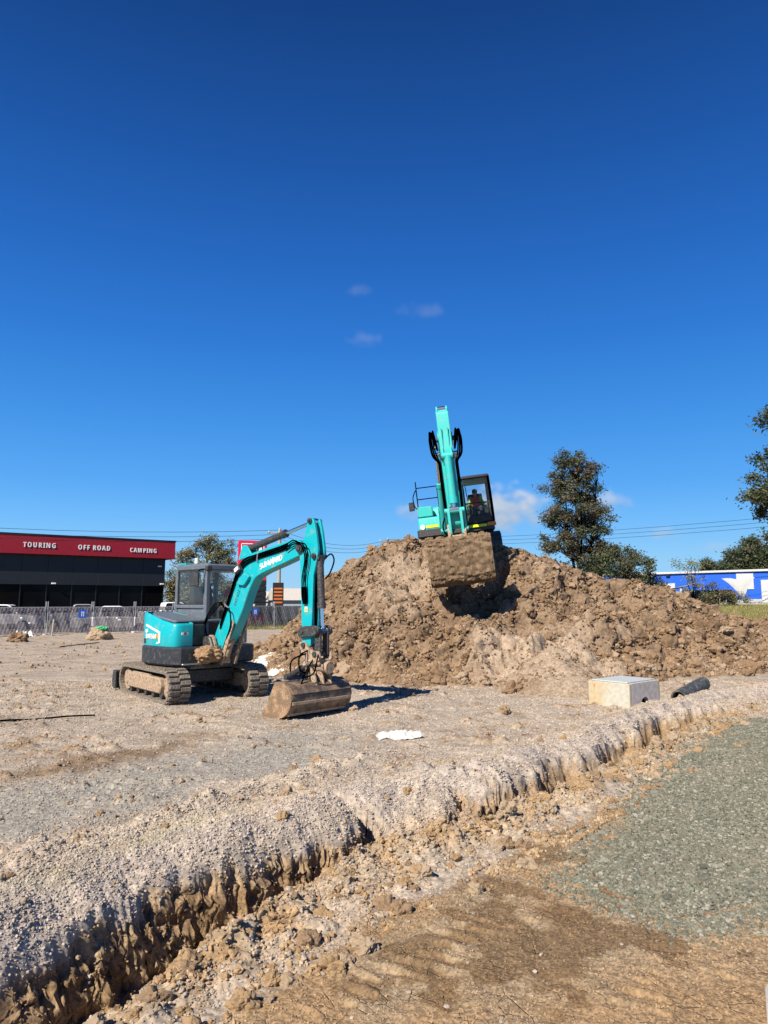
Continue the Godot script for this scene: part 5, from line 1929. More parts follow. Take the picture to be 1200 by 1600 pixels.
func signs_and_poles() -> void:
	var t := thing("totem_sign", "tall red and black shop sign standing behind the excavator boom", "sign", Transform3D(Basis(Vector3.UP, 0.25), Vector3(-10.75, -0.3, -58.0)))
	slab(t, "sign_body", M.black_panel, Vector3(0, 2.0, 0), Vector3(2.2, 3.4, 0.5), 0.02)
	var head := slab(t, "sign_head", mat("sign_red", Color(0.55, 0.01, 0.05), 0.45), Vector3(0, 5.35, 0.02), Vector3(2.3, 3.3, 0.56), 0.04)
	for q in [[Vector3(0, 6.75, 0.31), Vector3(1.8, 0.06, 0.02)], [Vector3(0, 5.6, 0.31), Vector3(1.8, 0.06, 0.02)], [Vector3(-0.9, 6.17, 0.31), Vector3(0.06, 1.1, 0.02)], [Vector3(0.9, 6.17, 0.31), Vector3(0.06, 1.1, 0.02)]]:
		slab(head, "white_outline", M.white_print, q[0], q[1])
	slab(head, "dark_plate", M.black_panel, Vector3(0, 6.17, 0.31), Vector3(1.55, 0.85, 0.02))
	put_mesh(text_mesh("TJM", 0.6, 0.02, true, 1.1), "logo_lettering", M.white_print, head).position = Vector3(0, 6.15, 0.33)
	for k in 6:
		slab(t, "sign_slat", M.cladding, Vector3(0.06, 1.30 + k * 0.46, 0.27), Vector3(2.2, 0.42, 0.08), 0.01)
	slab(t, "red_band", M.fascia_red, Vector3(0, 0.72, 0.04), Vector3(2.24, 0.72, 0.5), 0.01)
	put_mesh(text_mesh("CE", 0.24, 0.02, true), "lettering", M.white_print, t).position = Vector3(0.1, 1.76, 0.32)
	put_mesh(text_mesh("E", 0.24, 0.02, true), "lettering", M.white_print, t).position = Vector3(0.06, 2.24, 0.32)
	t = thing("menu_sign", "small black sign board with orange rows by the power pole", "sign", Transform3D(Basis(Vector3.UP, 0.2), Vector3(-7.7, 0.2, -52.0)))
	slab(t, "board", M.black_panel, Vector3(0, 2.1, 0), Vector3(0.78, 1.7, 0.14), 0.01)
	for k in 5: slab(t, "orange_row", M.orange_panel, Vector3(0.0, 2.52 - k * 0.25, 0.078), Vector3(0.62, 0.12, 0.02))
	slab(t, "sign_post", M.black_panel, Vector3(0, 0.6, 0), Vector3(0.14, 1.6, 0.1))
	# poles and wires
	var tops := []
	for q in [["timber power pole with a cross arm behind the sign board", Vector3(-8.25, 0, -56.0), 7.5], ["power pole top peeping over the left shoulder of the dirt mound", Vector3(0.42, 0, -75.0), 8.4]]:
		t = thing("power_pole", q[0], "power pole", Transform3D(Basis(Vector3.UP, 0.3), q[1]), "power poles along the road")
		var mb := MB.new()
		mb.cyl(Vector3(0, -0.5, 0), Vector3(0, q[2], 0), 0.17, 0.12, 12)
		part(mb, "pole", M.pole_timber, t)
		slab(t, "cross_arm", M.pole_timber, Vector3(0, q[2] - 0.35, 0), Vector3(1.9, 0.11, 0.11), 0.01)
		for x in [-0.85, 0.0, 0.85]:
			mb = MB.new()
			mb.cyl(Vector3(x, q[2] - 0.3, 0), Vector3(x, q[2] - 0.12 + (0.2 if x == 0.0 else 0.0), 0), 0.045, 0.03, 8)
			part(mb, "insulator", M.cream, t)
		tops.append(q[1] + Vector3(0, q[2] - 0.1, 0))
	tops.append_array([Vector3(46.0, 9.4, -42.0), Vector3(-44.0, 7.7, -38.0)])
	for pr in [[3, 0], [0, 1], [1, 2]]:
		t = thing("power_line", ["three power wires left of the timber pole", "three power wires between timber pole and mound", "three power wires crossing the sky behind the tall tree"][[3, 0, 1].find(pr[0])], "power line")
		for k in 3:
			var a: Vector3 = tops[pr[0]] + Vector3(0, -0.35 * k, 0)
			var b: Vector3 = tops[pr[1]] + Vector3(0, -0.35 * k, 0)
			var pts := []
			for i in 11:
				var f := i / 10.0
				pts.append(a.lerp(b, f) - Vector3(0, 4.0 * f * (1.0 - f) * 0.9, 0))
			var mb := MB.new()
			mb.tube(pts, 0.014, 4, 1)
			part(mb, "wire", M.wire, t)

func far_sheds() -> void:
	for q in [["pale roofed shed far behind the dark fence cloth", Vector3(-9.2, -0.3, -88.0), Vector3(9, 3.2, 6), 0.35], ["small grey shed roof next to the excavator arm", Vector3(-14.6, -0.3, -98.0), Vector3(8, 3.0, 6), -0.3]]:
		var t := thing("far_shed", q[0], "shed", Transform3D(Basis(Vector3.UP, q[3]), q[1]))
		slab(t, "wall", M.grey_wall, Vector3(0, q[2].y * 0.35, 0), Vector3(q[2].x, q[2].y * 0.7, q[2].z))
		var mb := MB.new()
		var hx: float = q[2].x * 0.53
		var hz: float = q[2].z * 0.55
		mb.prism(vecs([[-hz, q[2].y * 0.7], [hz, q[2].y * 0.7], [0, q[2].y * 1.15]]), -hx, hx, 0.0, Transform3D(Basis(Vector3(0, 0, 1), Vector3(0, 1, 0), Vector3(-1, 0, 0)), Vector3.ZERO))
		part(mb, "roof", M.far_roof, t)

func grass() -> void:
	var r := RandomNumberGenerator.new()
	r.seed = 66
	var mb := MB.new()
	for k in 7:
		var a := TAU * k / 7.0
		var o := Vector3(cos(a), 0, sin(a)) * 0.04
		var tip := Vector3(cos(a) * 0.12, 0.22 + 0.06 * (k % 3), sin(a) * 0.12)
		var wv := Vector3(-sin(a), 0, cos(a)) * 0.014
		mb.tri(o - wv, o + wv, o + tip)
	var mesh := mb.mesh()
	var spots := []
	for i in 26000:
		var d := r.randf_range(25.0, 60.0)
		var x := d * r.randf_range(0.34, 0.66)
		var e := nE.get_noise_2d(x, -d)
		if smoothstep(23.0, 27.0, d + e * 5.0) * smoothstep(11.0, 13.5, x + e * 4.0 - (d - 24.0) * 0.02) < 0.5: continue
		spots.append(Vector3(x, ground_at(x, -d, false) - 0.02, -d))
	for i in 5000:
		var d := r.randf_range(46.0, 60.0)
		var x := r.randf_range(-0.42, -0.08) * d
		spots.append(Vector3(x, ground_at(x, -d, false) - 0.02, -d))
	multi(mesh, spots, "grass", self, M.grass_blade, r, [Color(0.15, 0.17, 0.045), Color(0.21, 0.20, 0.07), Color(0.33, 0.27, 0.12)], 0.5, 1.1, "short green and straw coloured grass on the bank")

func multi(mesh: Mesh, spots: Array, called: String, parent: Node, m: Material, r: RandomNumberGenerator, tones: Array, lo: float, hi: float, label := "") -> void:
	var mm := MultiMesh.new()
	mm.transform_format = MultiMesh.TRANSFORM_3D
	mm.use_colors = true
	mm.mesh = mesh
	var buf := PackedFloat32Array()
	buf.resize(spots.size() * 16)
	for i in spots.size():
		var b := Basis(Vector3.UP, r.randf() * TAU).scaled(Vector3.ONE * r.randf_range(lo, hi))
		var c: Color = tones[r.randi() % tones.size()]
		var g := r.randf_range(0.8, 1.2)
		var p: Vector3 = spots[i]
		var o := i * 16
		buf[o] = b.x.x; buf[o + 1] = b.y.x; buf[o + 2] = b.z.x; buf[o + 3] = p.x
		buf[o + 4] = b.x.y; buf[o + 5] = b.y.y; buf[o + 6] = b.z.y; buf[o + 7] = p.y
		buf[o + 8] = b.x.z; buf[o + 9] = b.y.z; buf[o + 10] = b.z.z; buf[o + 11] = p.z
		buf[o + 12] = c.r * g; buf[o + 13] = c.g * g; buf[o + 14] = c.b * g; buf[o + 15] = 1.0
	mm.instance_count = spots.size()
	mm.buffer = buf
	var o := MultiMeshInstance3D.new()
	o.name = called
	o.multimesh = mm
	o.material_override = m
	parent.add_child(o, true)
	o.set_meta("kind", "stuff")
	if label: o.set_meta("label", label)

# ------------------------------------------------------------------ trees
# lumps: [centre offset from the base, radius] of the crown
func tree(called: String, label: String, at: Vector3, lumps: Array, stems: int, per: int, leaf: float, tones: Array, seed_: int, thick := 0.16, group := "", droop := 0.3) -> void:
	var r := RandomNumberGenerator.new()
	r.seed = seed_
	var t := thing(called, label, "tree" if called.contains("tree") else "shrub", Transform3D(Basis(), at), group)
	# stems
	var mb := MB.new()
	var heads := []
	var top := 0.0
	for l in lumps: top = maxf(top, l[0].y + l[1] * 0.4)
	for s in stems:
		var a := TAU * s / stems + r.randf() * 0.8
		var lean := r.randf_range(0.04, 0.16) * top * (0.0 if stems == 1 else 1.0)
		var path := [Vector3(cos(a) * 0.12, -0.3, sin(a) * 0.12)]
		for k in 5:
			var f := (k + 1) / 5.0
			path.append(Vector3(cos(a) * lean * f + r.randf_range(-1, 1) * 0.03 * top * f, top * 0.92 * f * r.randf_range(0.97, 1.0), sin(a) * lean * f + r.randf_range(-1, 1) * 0.03 * top * f))
		mb.tube(path, thick * r.randf_range(0.8, 1.05), 8, 3, thick * 0.14)
		heads.append(path)
	part(mb, "trunk", M.bark, t)
	# limbs to the clumps of leaves
	mb = MB.new()
	var clumps := []
	for l in lumps:
		var n := int(maxf(6.0, l[1] * l[1] * 11.0))
		for k in n:
			var v: Vector3 = Vector3(r.randfn(), r.randfn(), r.randfn()).normalized() * pow(r.randf(), 0.42) * l[1]
			v.y *= 0.85
			clumps.append(l[0] + v)
	for c in clumps:
		var best: Vector3 = heads[0][1]
		var bd := 1e9
		for path in heads:
			for k in range(1, path.size()):
				for f in [0.0, 0.5]:
					var p: Vector3 = path[k - 1].lerp(path[k], f)
					if p.y > c.y - 0.2: continue
					var dd := p.distance_squared_to(c) + absf(c.y - p.y) * 0.3
					if dd < bd:
						bd = dd
						best = p
		var mid: Vector3 = best.lerp(c, 0.5) + Vector3(0, 0.12 * sqrt(bd), 0)
		mb.tube([best, mid, c], thick * 0.22, 5, 3, thick * 0.05)
	part(mb, "limbs", M.bark, t)
	# leaves, each a small folded blade
	var vs := PackedVector3Array()
	var ns := PackedVector3Array()
	var cs := PackedColorArray()
	var ix := PackedInt32Array()
	for c in clumps:
		var rad := r.randf_range(0.34, 0.62) * clampf(leaf * 6.0, 0.6, 1.6)
		var tone: Color = tones[r.randi() % tones.size()]
		for k in per:
			var p: Vector3 = c + Vector3(r.randfn(), r.randfn() * 0.7, r.randfn()) * rad * 0.46
			var d := Vector3(r.randfn(), r.randfn() * 0.7 - droop, r.randfn()).normalized()
			var u := d.cross(Vector3(r.randfn(), r.randfn(), r.randfn())).normalized()
			var w := d.cross(u)
			var sz := leaf * r.randf_range(0.75, 1.4)
			var g := r.randf_range(0.75, 1.25)
			var col := Color(tone.r * g, tone.g * g, tone.b * g)
			var o := vs.size()
			vs.append(p); vs.append(p + (d * 0.5 + u * 0.05 + w * 0.19) * sz); vs.append(p + (d - u * 0.08) * sz); vs.append(p + (d * 0.5 + u * 0.05 - w * 0.19) * sz)
			for q in 4:
				ns.append(-u)
				cs.append(col)
			ix.append_array(PackedInt32Array([o, o + 1, o + 2, o, o + 2, o + 3]))
	var arr := []
	arr.resize(Mesh.ARRAY_MAX)
	arr[Mesh.ARRAY_VERTEX] = vs
	arr[Mesh.ARRAY_NORMAL] = ns
	arr[Mesh.ARRAY_COLOR] = cs
	arr[Mesh.ARRAY_INDEX] = ix
	var am := ArrayMesh.new()
	am.add_surface_from_arrays(Mesh.PRIMITIVE_TRIANGLES, arr)
	put_mesh(am, "crown", M.leaf, t)

func build_trees() -> void:
	var olive := [Color(0.085, 0.095, 0.04), Color(0.12, 0.12, 0.055), Color(0.16, 0.135, 0.065)]
	var brown := [Color(0.085, 0.082, 0.046), Color(0.07, 0.08, 0.042), Color(0.115, 0.092, 0.056), Color(0.06, 0.072, 0.038)]
	var dark := [Color(0.05, 0.07, 0.035), Color(0.075, 0.09, 0.04), Color(0.10, 0.10, 0.055)]
	tree("gum_tree", "tall slender gum tree with brownish crown behind the right of the mound", Vector3(12.35, 0.6, -45.0), [[Vector3(-0.4, 9.9, 0), 1.15], [Vector3(0.5, 9.2, 0.4), 1.1], [Vector3(-1.2, 8.6, 0), 1.1], [Vector3(0.9, 7.9, 0), 1.0], [Vector3(-0.3, 7.6, 0.6), 1.4], [Vector3(-1.5, 6.6, 0.2), 1.1], [Vector3(1.2, 6.4, 0), 1.1], [Vector3(0.0, 5.6, -0.5), 1.5], [Vector3(-1.3, 4.8, 0), 1.1], [Vector3(1.4, 4.9, 0.3), 1.2], [Vector3(0.4, 3.8, 0.3), 1.3], [Vector3(-1.7, 3.0, 0), 1.0], [Vector3(1.6, 3.4, 0), 1.1]], 4, 190, 0.155, brown, 201, 0.14)
	tree("bushy_tree", "low bushy dark tree at the foot of the tall gum tree", Vector3(14.9, 0.8, -44.0), [[Vector3(-0.6, 3.6, 0), 1.1], [Vector3(0.7, 3.3, 0), 1.1], [Vector3(-1.3, 2.4, 0.2), 1.1], [Vector3(0.2, 2.3, 0.4), 1.2], [Vector3(1.5, 2.2, 0), 1.0], [Vector3(-0.4, 1.2, 0.3), 1.1], [Vector3(1.2, 1.1, 0.2), 1.0]], 4, 150, 0.16, dark, 202, 0.10)
	tree("roadside_tree", "broad olive gum tree beside the dark shop building", Vector3(-21.2, -0.2, -84.0), [[Vector3(-2.2, 7.2, 0), 1.3], [Vector3(0.2, 9.0, 0), 1.3], [Vector3(2.4, 8.0, 0), 1.3], [Vector3(3.2, 6.3, 0), 1.2], [Vector3(0.8, 6.8, 0.5), 1.4], [Vector3(-2.6, 5.2, 0), 1.6], [Vector3(1.2, 4.8, 0), 1.5], [Vector3(-3.6, 3.4, 0), 1.7], [Vector3(-1.0, 3.2, 0.5), 1.7], [Vector3(-3.4, 1.4, 0), 1.7], [Vector3(0.8, 1.8, 0), 1.7], [Vector3(3.2, 3.6, 0), 1.6], [Vector3(3.0, 1.6, 0), 1.7], [Vector3(5.0, 2.4, 0.4), 1.6]], 2, 85, 0.24, [Color(0.12, 0.125, 0.05), Color(0.17, 0.155, 0.07), Color(0.21, 0.17, 0.085)], 203, 0.22)
	tree("overhanging_tree", "gum tree whose branches reach in from the right edge", Vector3(17.1, 0.3, -28.0), [[Vector3(-0.6, 8.8, 0), 1.3], [Vector3(-1.6, 7.6, 0.2), 0.9], [Vector3(-1.9, 6.2, 0.0), 0.95], [Vector3(-2.2, 5.6, 0.3), 0.6], [Vector3(-1.5, 5.0, 0.2), 0.8], [Vector3(-1.2, 4.0, 0), 0.7], [Vector3(0.4, 7.0, 0), 1.5], [Vector3(0.6, 5.2, 0), 1.4], [Vector3(-0.2, 9.8, 0), 1.1]], 1, 210, 0.14, dark, 204, 0.2)
	tree("distant_tree", "dark tree rising above the right end of the blue building", Vector3(46.0, 0.8, -88.0), [[Vector3(-1.6, 6.6, 0), 1.8], [Vector3(1.0, 7.0, 0), 1.9], [Vector3(3.2, 6.4, 0), 1.7], [Vector3(-3.0, 5.0, 0), 1.5], [Vector3(0, 4.6, 0), 2.0], [Vector3(2.6, 4.4, 0), 1.9], [Vector3(-0.4, 8.2, 0), 1.0]], 2, 110, 0.30, dark, 205, 0.2)
	tree("distant_tree", "small round tree over the blue building left of the dark one", Vector3(44.2, 0.8, -96.0), [[Vector3(0, 5.8, 0), 1.3], [Vector3(-0.9, 4.6, 0), 1.2], [Vector3(1.0, 4.7, 0), 1.2]], 1, 130, 0.30, dark, 206, 0.15)
	tree("young_tree", "thin pale stemmed sapling in front of the blue building", Vector3(21.6, 1.0, -50.0), [[Vector3(-0.6, 3.4, 0), 0.6], [Vector3(0.3, 3.2, 0), 0.5], [Vector3(-0.2, 2.4, 0), 0.6], [Vector3(0.5, 2.0, 0), 0.6], [Vector3(-0.4, 1.4, 0), 0.5]], 4, 45, 0.13, [Color(0.17, 0.19, 0.09), Color(0.22, 0.22, 0.12)], 207, 0.06)
	tree("wild_shrub", "scruffy brown-green shrub before the blue building windows", Vector3(23.4, 1.0, -51.0), [[Vector3(0, 1.3, 0), 1.0], [Vector3(0.9, 1.0, 0), 0.9], [Vector3(-0.8, 0.9, 0.2), 0.9], [Vector3(1.7, 0.8, 0), 0.7]], 5, 110, 0.14, [Color(0.11, 0.12, 0.05), Color(0.16, 0.14, 0.07)], 208, 0.04)
	tree("verge_shrub", "small green shrub between the tall shop sign and the menu board", Vector3(-9.35, -0.1, -60.0), [[Vector3(0, 1.2, 0), 0.7], [Vector3(0.5, 0.8, 0), 0.6], [Vector3(-0.4, 0.7, 0), 0.6]], 3, 70, 0.16, [Color(0.13, 0.16, 0.04), Color(0.17, 0.18, 0.06)], 209, 0.04)
	tree("verge_shrub", "round dark shrub against the blue building far right", Vector3(35.5, 1.2, -57.0), [[Vector3(-1.2, 1.2, 0), 0.9], [Vector3(0.2, 1.6, 0), 1.1], [Vector3(1.4, 1.8, 0), 1.1]], 3, 80, 0.15, dark, 210, 0.05)

# ------------------------------------------------------------------ large excavator on the heap
func build_large_excavator() -> void:
	var up := Vector3(-sin(deg_to_rad(6.5)), cos(deg_to_rad(6.5)), 0)
	var fw := Vector3(-0.1, 0, 0.995)
	fw = (fw - up * fw.dot(up)).normalized()
	var rt := fw.cross(up)
	var base := Transform3D(Basis(fw, up, rt), Vector3(2.65, 3.10, -24.5))
	var ex := thing("large_excavator", "large faded teal excavator on top of the dirt mound with its muddy bucket raised", "excavator", base)
	for s in [-1.0, 1.0]:
		make_track(ex, Transform3D(Basis.from_scale(Vector3(1, 1, s)), Vector3(0.0, 0.0, s * 1.08)), 1.55, 0.40, 0.55, 0.17, 1, M.dark_steel, M.muddy_steel)
	var mb := MB.new()
	mb.box(Vector3(0, 0.62, 0), Vector3(1.5, 0.3, 1.7), 0.04)
	mb.cyl(Vector3(0, 0.7, 0), Vector3(0, 0.95, 0), 0.62, -1.0, 28)
	part(mb, "undercarriage", M.dark_steel, ex)
	mb = MB.new()
	mb.prism(rounded(vecs([[-1.9, -1.25], [1.15, -1.25], [1.15, 1.32], [-1.9, 1.32], [-2.15, 0.8], [-2.15, -0.8]].map(func(p): return [p[0], -p[1]])), 0.12), 0.0, 0.26, 0.03, Transform3D(UPRIGHT, Vector3(0, 0.93, 0)))
	part(mb, "deck", M.dark_steel, ex)
	mb = MB.new()
	mb.prism(rounded(vecs([[-2.1, -1.2], [-0.55, -1.2], [-0.55, 1.2], [-2.1, 1.2]].map(func(p): return [p[0], -p[1]])), 0.15), 0.0, 0.92, 0.05, Transform3D(UPRIGHT, Vector3(0, 1.19, 0)))
	part(mb, "engine_house", M.teal_faded, ex)
	# right front: tool box and steps
	mb = MB.new()
	mb.prism(rounded(vecs([[-0.56, 1.19], [0.86, 1.19], [0.80, 1.62], [0.30, 1.66], [0.22, 1.98], [-0.56, 1.98]]), 0.05), 0.52, 1.26, 0.03)
	var box := part(mb, "fuel_tank_cover", M.teal_faded, ex)
	mb = MB.new()
	mb.box(Vector3(0.55, 1.82, 0.98), Vector3(0.46, 0.36, 0.50), 0.03)
	part(mb, "tool_box", M.teal_faded, box)
	mb = MB.new()
	mb.box(Vector3(0.862, 1.30, 0.80), Vector3(0.02, 0.09, 0.42), 0.003)
	part(mb, "reflective_strip", M.yellow_tape, box)
	mb = MB.new()
	mb.cyl(Vector3(0.84, 1.30, 1.13), Vector3(0.90, 1.30, 1.13), 0.085, -1.0, 16)
	part(mb, "headlight", M.lamp_glass, box)
	mb = MB.new()
	mb.box(Vector3(0.95, 1.02, 0.95), Vector3(0.34, 0.20, 0.62), 0.03)
	part(mb, "step", M.dark_steel, ex)
	# hand rail
	mb = MB.new()
	for z in [0.50, 1.22]:
		mb.tube([Vector3(0.35, 1.95, z), Vector3(0.35, 2.5, z), Vector3(0.30, 2.72 if z < 1 else 2.95, z)], 0.020, 7, 3)
	for y in [2.32, 2.72]: mb.tube([Vector3(0.33, y, 0.50), Vector3(0.33, y, 1.22)], 0.018, 7, 1)
	mb.tube([Vector3(0.36, 2.0, 1.22), Vector3(0.8, 2.0, 1.30), Vector3(0.84, 2.32, 1.34), Vector3(0.5, 2.62, 1.24)], 0.018, 7, 4)
	part(mb, "hand_rail", M.hose, ex)
	mb = MB.new()
	mb.prism(rounded(vecs([[-0.1, -0.15], [0.1, -0.15], [0.1, 0.15], [-0.1, 0.15]]), 0.03), -0.03, 0.03, 0.01, Transform3D(Basis(Vector3.UP, deg_to_rad(60)), Vector3(0.72, 2.05, 1.42)))
	part(mb, "mirror", M.black_plastic, ex)
	# cab
	var cab := Node3D.new()
	cab.name = "cab"
	ex.add_child(cab)
	var zl := -1.27
	var zr := -0.30
	var x0 := -0.52
	var x1 := 1.18
	mb = MB.new()
	mb.prism(rounded(vecs([[x0, zl], [x1 - 0.12, zl], [x1 - 0.12, zr], [x0, zr]].map(func(p): return [p[0], -p[1]])), 0.10), 0.0, 0.12, 0.04, Transform3D(UPRIGHT, Vector3(0, 2.70, 0)))
	part(mb, "roof", M.black_plastic, cab)
	for z in [zl + 0.04, zr - 0.04]:
		mb = MB.new()
		mb.tube([Vector3(x1, 1.20, z), Vector3(x1 + 0.02, 1.6, z), Vector3(x1 - 0.02, 2.2, z), Vector3(x1 - 0.14, 2.72, z)], 0.045, 8, 4)
		part(mb, "front_pillar", M.dark_steel, cab)
		mb = MB.new()
		mb.box(Vector3(x0 + 0.05, 1.95, z), Vector3(0.09, 1.55, 0.08), 0.012)
		mb.box(Vector3(0.25, 1.95, z), Vector3(0.07, 1.55, 0.07), 0.012)
		part(mb, "rear_pillar", M.black_plastic, cab)
	mb = MB.new()
	mb.box(Vector3(x1 - 0.02, 1.34, (zl + zr) / 2), Vector3(0.09, 0.26, zr - zl - 0.04), 0.02)
	mb.box(Vector3((x0 + x1) / 2, 1.24, (zl + zr) / 2), Vector3(x1 - x0, 0.1, zr - zl), 0.02)
	for z in [zl + 0.03, zr - 0.03]: mb.box(Vector3((x0 + x1) / 2 - 0.05, 1.50, z), Vector3(x1 - x0 - 0.1, 0.5, 0.04), 0.012)
	mb.box(Vector3(x0 + 0.03, 1.55, (zl + zr) / 2), Vector3(0.05, 0.6, zr - zl - 0.05), 0.012)
	part(mb, "cab_body", M.black_plastic, cab)
	mb = MB.new()
	mb.box(Vector3(x1 + 0.0, 1.86, (zl + zr) / 2), Vector3(0.05, 0.045, zr - zl - 0.1), 0.01)
	part(mb, "window_bar", M.black_plastic, cab)
	for q in [[[Vector3(x1 + 0.0, 1.47, zr - 0.07), Vector3(x1 + 0.0, 1.47, zl + 0.07), Vector3(x1 + 0.01, 1.84, zl + 0.07), Vector3(x1 + 0.01, 1.84, zr - 0.07)]], [[Vector3(x1 + 0.01, 1.885, zr - 0.07), Vector3(x1 + 0.01, 1.885, zl + 0.07), Vector3(x1 - 0.13, 2.69, zl + 0.07), Vector3(x1 - 0.13, 2.69, zr - 0.07)]]]:
		mb = MB.new()
		var f: Array = q[0]
		mb.quad(f[0], f[1], f[2], f[3])
		part(mb, "windscreen", M.cab_glass, cab)
	for z in [zl + 0.03, zr - 0.03]:
		mb = MB.new()
		mb.box(Vector3(0.66, 2.2, z), Vector3(0.72, 0.95, 0.006))
		mb.box(Vector3(-0.13, 2.2, z), Vector3(0.60, 0.95, 0.006))
		part(mb, "side_pane", M.cab_glass, cab)
	mb = MB.new()
	mb.box(Vector3(x0 + 0.03, 2.25, (zl + zr) / 2), Vector3(0.006, 0.85, zr - zl - 0.18))
	part(mb, "rear_pane", M.cab_glass, cab)
	mb = MB.new()
	mb.tube([Vector3(x1 + 0.05, 1.95, zr - 0.16), Vector3(x1 + 0.0, 2.5, zr - 0.13)], 0.012, 6, 1)
	part(mb, "wiper", M.hose, cab)
	mb = MB.new()
	mb.box(Vector3(x1 + 0.03, 1.10, -0.66), Vector3(0.03, 0.085, 0.66), 0.004)
	part(mb, "reflective_strip", M.yellow_tape, ex)
	mb = MB.new()
	mb.box(Vector3(x1 + 0.03, 1.12, -1.15), Vector3(0.05, 0.13, 0.28), 0.015)
	part(mb, "marker_lamp", M.orange_lens, ex)
	mb = MB.new()
	mb.prism(rounded(vecs([[-0.32, 1.56], [0.22, 1.56], [0.22, 1.68], [-0.16, 1.68], [-0.26, 2.36], [-0.38, 2.36]]), 0.05), -1.03, -0.53, 0.03)
	mb.box(Vector3(-0.05, 1.42, -0.78), Vector3(0.45, 0.3, 0.4), 0.02)
	part(mb, "operator_seat", M.seat_cloth, cab)
	mb = MB.new()
	for z in [-1.10, -0.46]:
		mb.box(Vector3(0.15, 1.66, z), Vector3(0.5, 0.20, 0.12), 0.02)
		mb.cyl(Vector3(0.40, 1.72, z), Vector3(0.42, 1.88, z), 0.02, 0.024, 10)
	part(mb, "control_console", M.seat_cloth, cab)
	# boom
	var z0 := 0.08
	mb = plate(rounded(vecs([[0.55, 1.15], [0.85, 1.0], [1.10, 1.15], [2.0, 2.55], [2.75, 3.2], [3.6, 3.35], [5.6, 2.95], [5.88, 3.05], [5.88, 3.28], [5.6, 3.36], [4.0, 3.78], [2.9, 3.85], [2.3, 3.62], [1.6, 2.9]]), 0.15), z0 - 0.20, z0 + 0.20, 0.02)
	var boom := part(mb, "boom", M.teal_faded, ex)
	for s in [-1.0, 1.0]:
		ram(ex, "boom_cylinder", Vector3(1.35, 1.05, z0 + s * 0.34), Vector3(2.55, 3.35, z0 + s * 0.30), 0.085, 0.62, M.teal_faded)
		mb = MB.new()
		mb.prism(rounded(vecs([[0.95, 0.95], [1.35, 0.88], [1.5, 1.02], [1.3, 1.2], [0.95, 1.35]]), 0.05), z0 + s * 0.34 - 0.04, z0 + s * 0.34 + 0.04, 0.01)
		part(mb, "boom_foot", M.teal_faded, ex)
	mb = MB.new()
	mb.box(Vector3(2.85, 3.55, z0 + 0.30), Vector3(0.14, 0.14, 0.12), 0.02)
	var wl := part(mb, "boom_work_light", M.black_plastic, boom)
	mb = MB.new()
	mb.box(Vector3(2.93, 3.55, z0 + 0.30), Vector3(0.02, 0.11, 0.1), 0.005)
	part(mb, "lens", M.lamp_glass, wl)
	# stick, seen from its front
	mb = plate(rounded(vecs([[5.72, 0.70], [5.86, 0.66], [6.0, 0.78], [6.06, 1.6], [6.10, 2.75], [6.04, 3.3], [6.0, 3.82], [5.90, 3.92], [5.80, 3.86], [5.70, 3.20], [5.66, 2.9], [5.72, 1.6]]), 0.06), z0 - 0.17, z0 + 0.17, 0.015)
	var stick := part(mb, "stick", M.teal_faded, ex)
	mb = MB.new()
	for s in [-1.0, 1.0]:
		mb.prism(rounded(vecs([[5.82, 3.75], [5.98, 3.75], [5.98, 3.95], [5.90, 4.02], [5.82, 3.95]]), 0.04), z0 + s * 0.13 - 0.025, z0 + s * 0.13 + 0.025, 0.006)
		mb.prism(rounded(vecs([[6.02, 2.95], [6.22, 2.70], [6.20, 2.45], [6.04, 2.30]]), 0.05), z0 + s * 0.11 - 0.02, z0 + s * 0.11 + 0.02, 0.006)
		mb.box(Vector3(6.085, 2.92, z0 + s * 0.085), Vector3(0.05, 0.9, 0.03), 0.006)
	part(mb, "stick_lug", M.teal_faded, stick)
	mb = MB.new()
	mb.cyl(Vector3(5.90, 3.93, z0 - 0.12), Vector3(5.90, 3.93, z0 + 0.12), 0.05, -1.0, 12)
	mb.cyl(Vector3(6.14, 2.55, z0 - 0.17), Vector3(6.14, 2.55, z0 + 0.17), 0.055, -1.0, 12)
	mb.cyl(Vector3(5.80, 3.12, z0 - 0.24), Vector3(5.80, 3.12, z0 + 0.24), 0.07, -1.0, 12)
	part(mb, "pivot_pin", M.dark_steel, stick)
	ram(ex, "bucket_cylinder", Vector3(6.18, 2.58, z0), Vector3(6.16, 1.15, z0), 0.105, 0.86, M.teal_faded)
	ram(ex, "arm_cylinder", Vector3(3.4, 3.98, z0), Vector3(5.88, 3.93, z0), 0.09, 0.55, M.teal_faded)
	mb = MB.new()
	mb.cyl(Vector3(6.16, 1.12, z0 - 0.26), Vector3(6.16, 1.12, z0 + 0.26), 0.075, -1.0, 14)
	for s in [-1.0, 1.0]:
		mb.prism(rounded(vecs([[6.08, 1.20], [6.24, 1.18], [6.26, 0.48], [6.08, 0.44]]), 0.05), z0 + s * 0.16 - 0.035, z0 + s * 0.16 + 0.035, 0.008)
		mb.prism(rounded(vecs([[5.78, 0.86], [6.10, 1.20], [6.24, 1.14], [5.92, 0.74]]), 0.05), z0 + s * 0.23 - 0.03, z0 + s * 0.23 + 0.03, 0.008)
	part(mb, "bucket_link", M.teal_faded, ex)
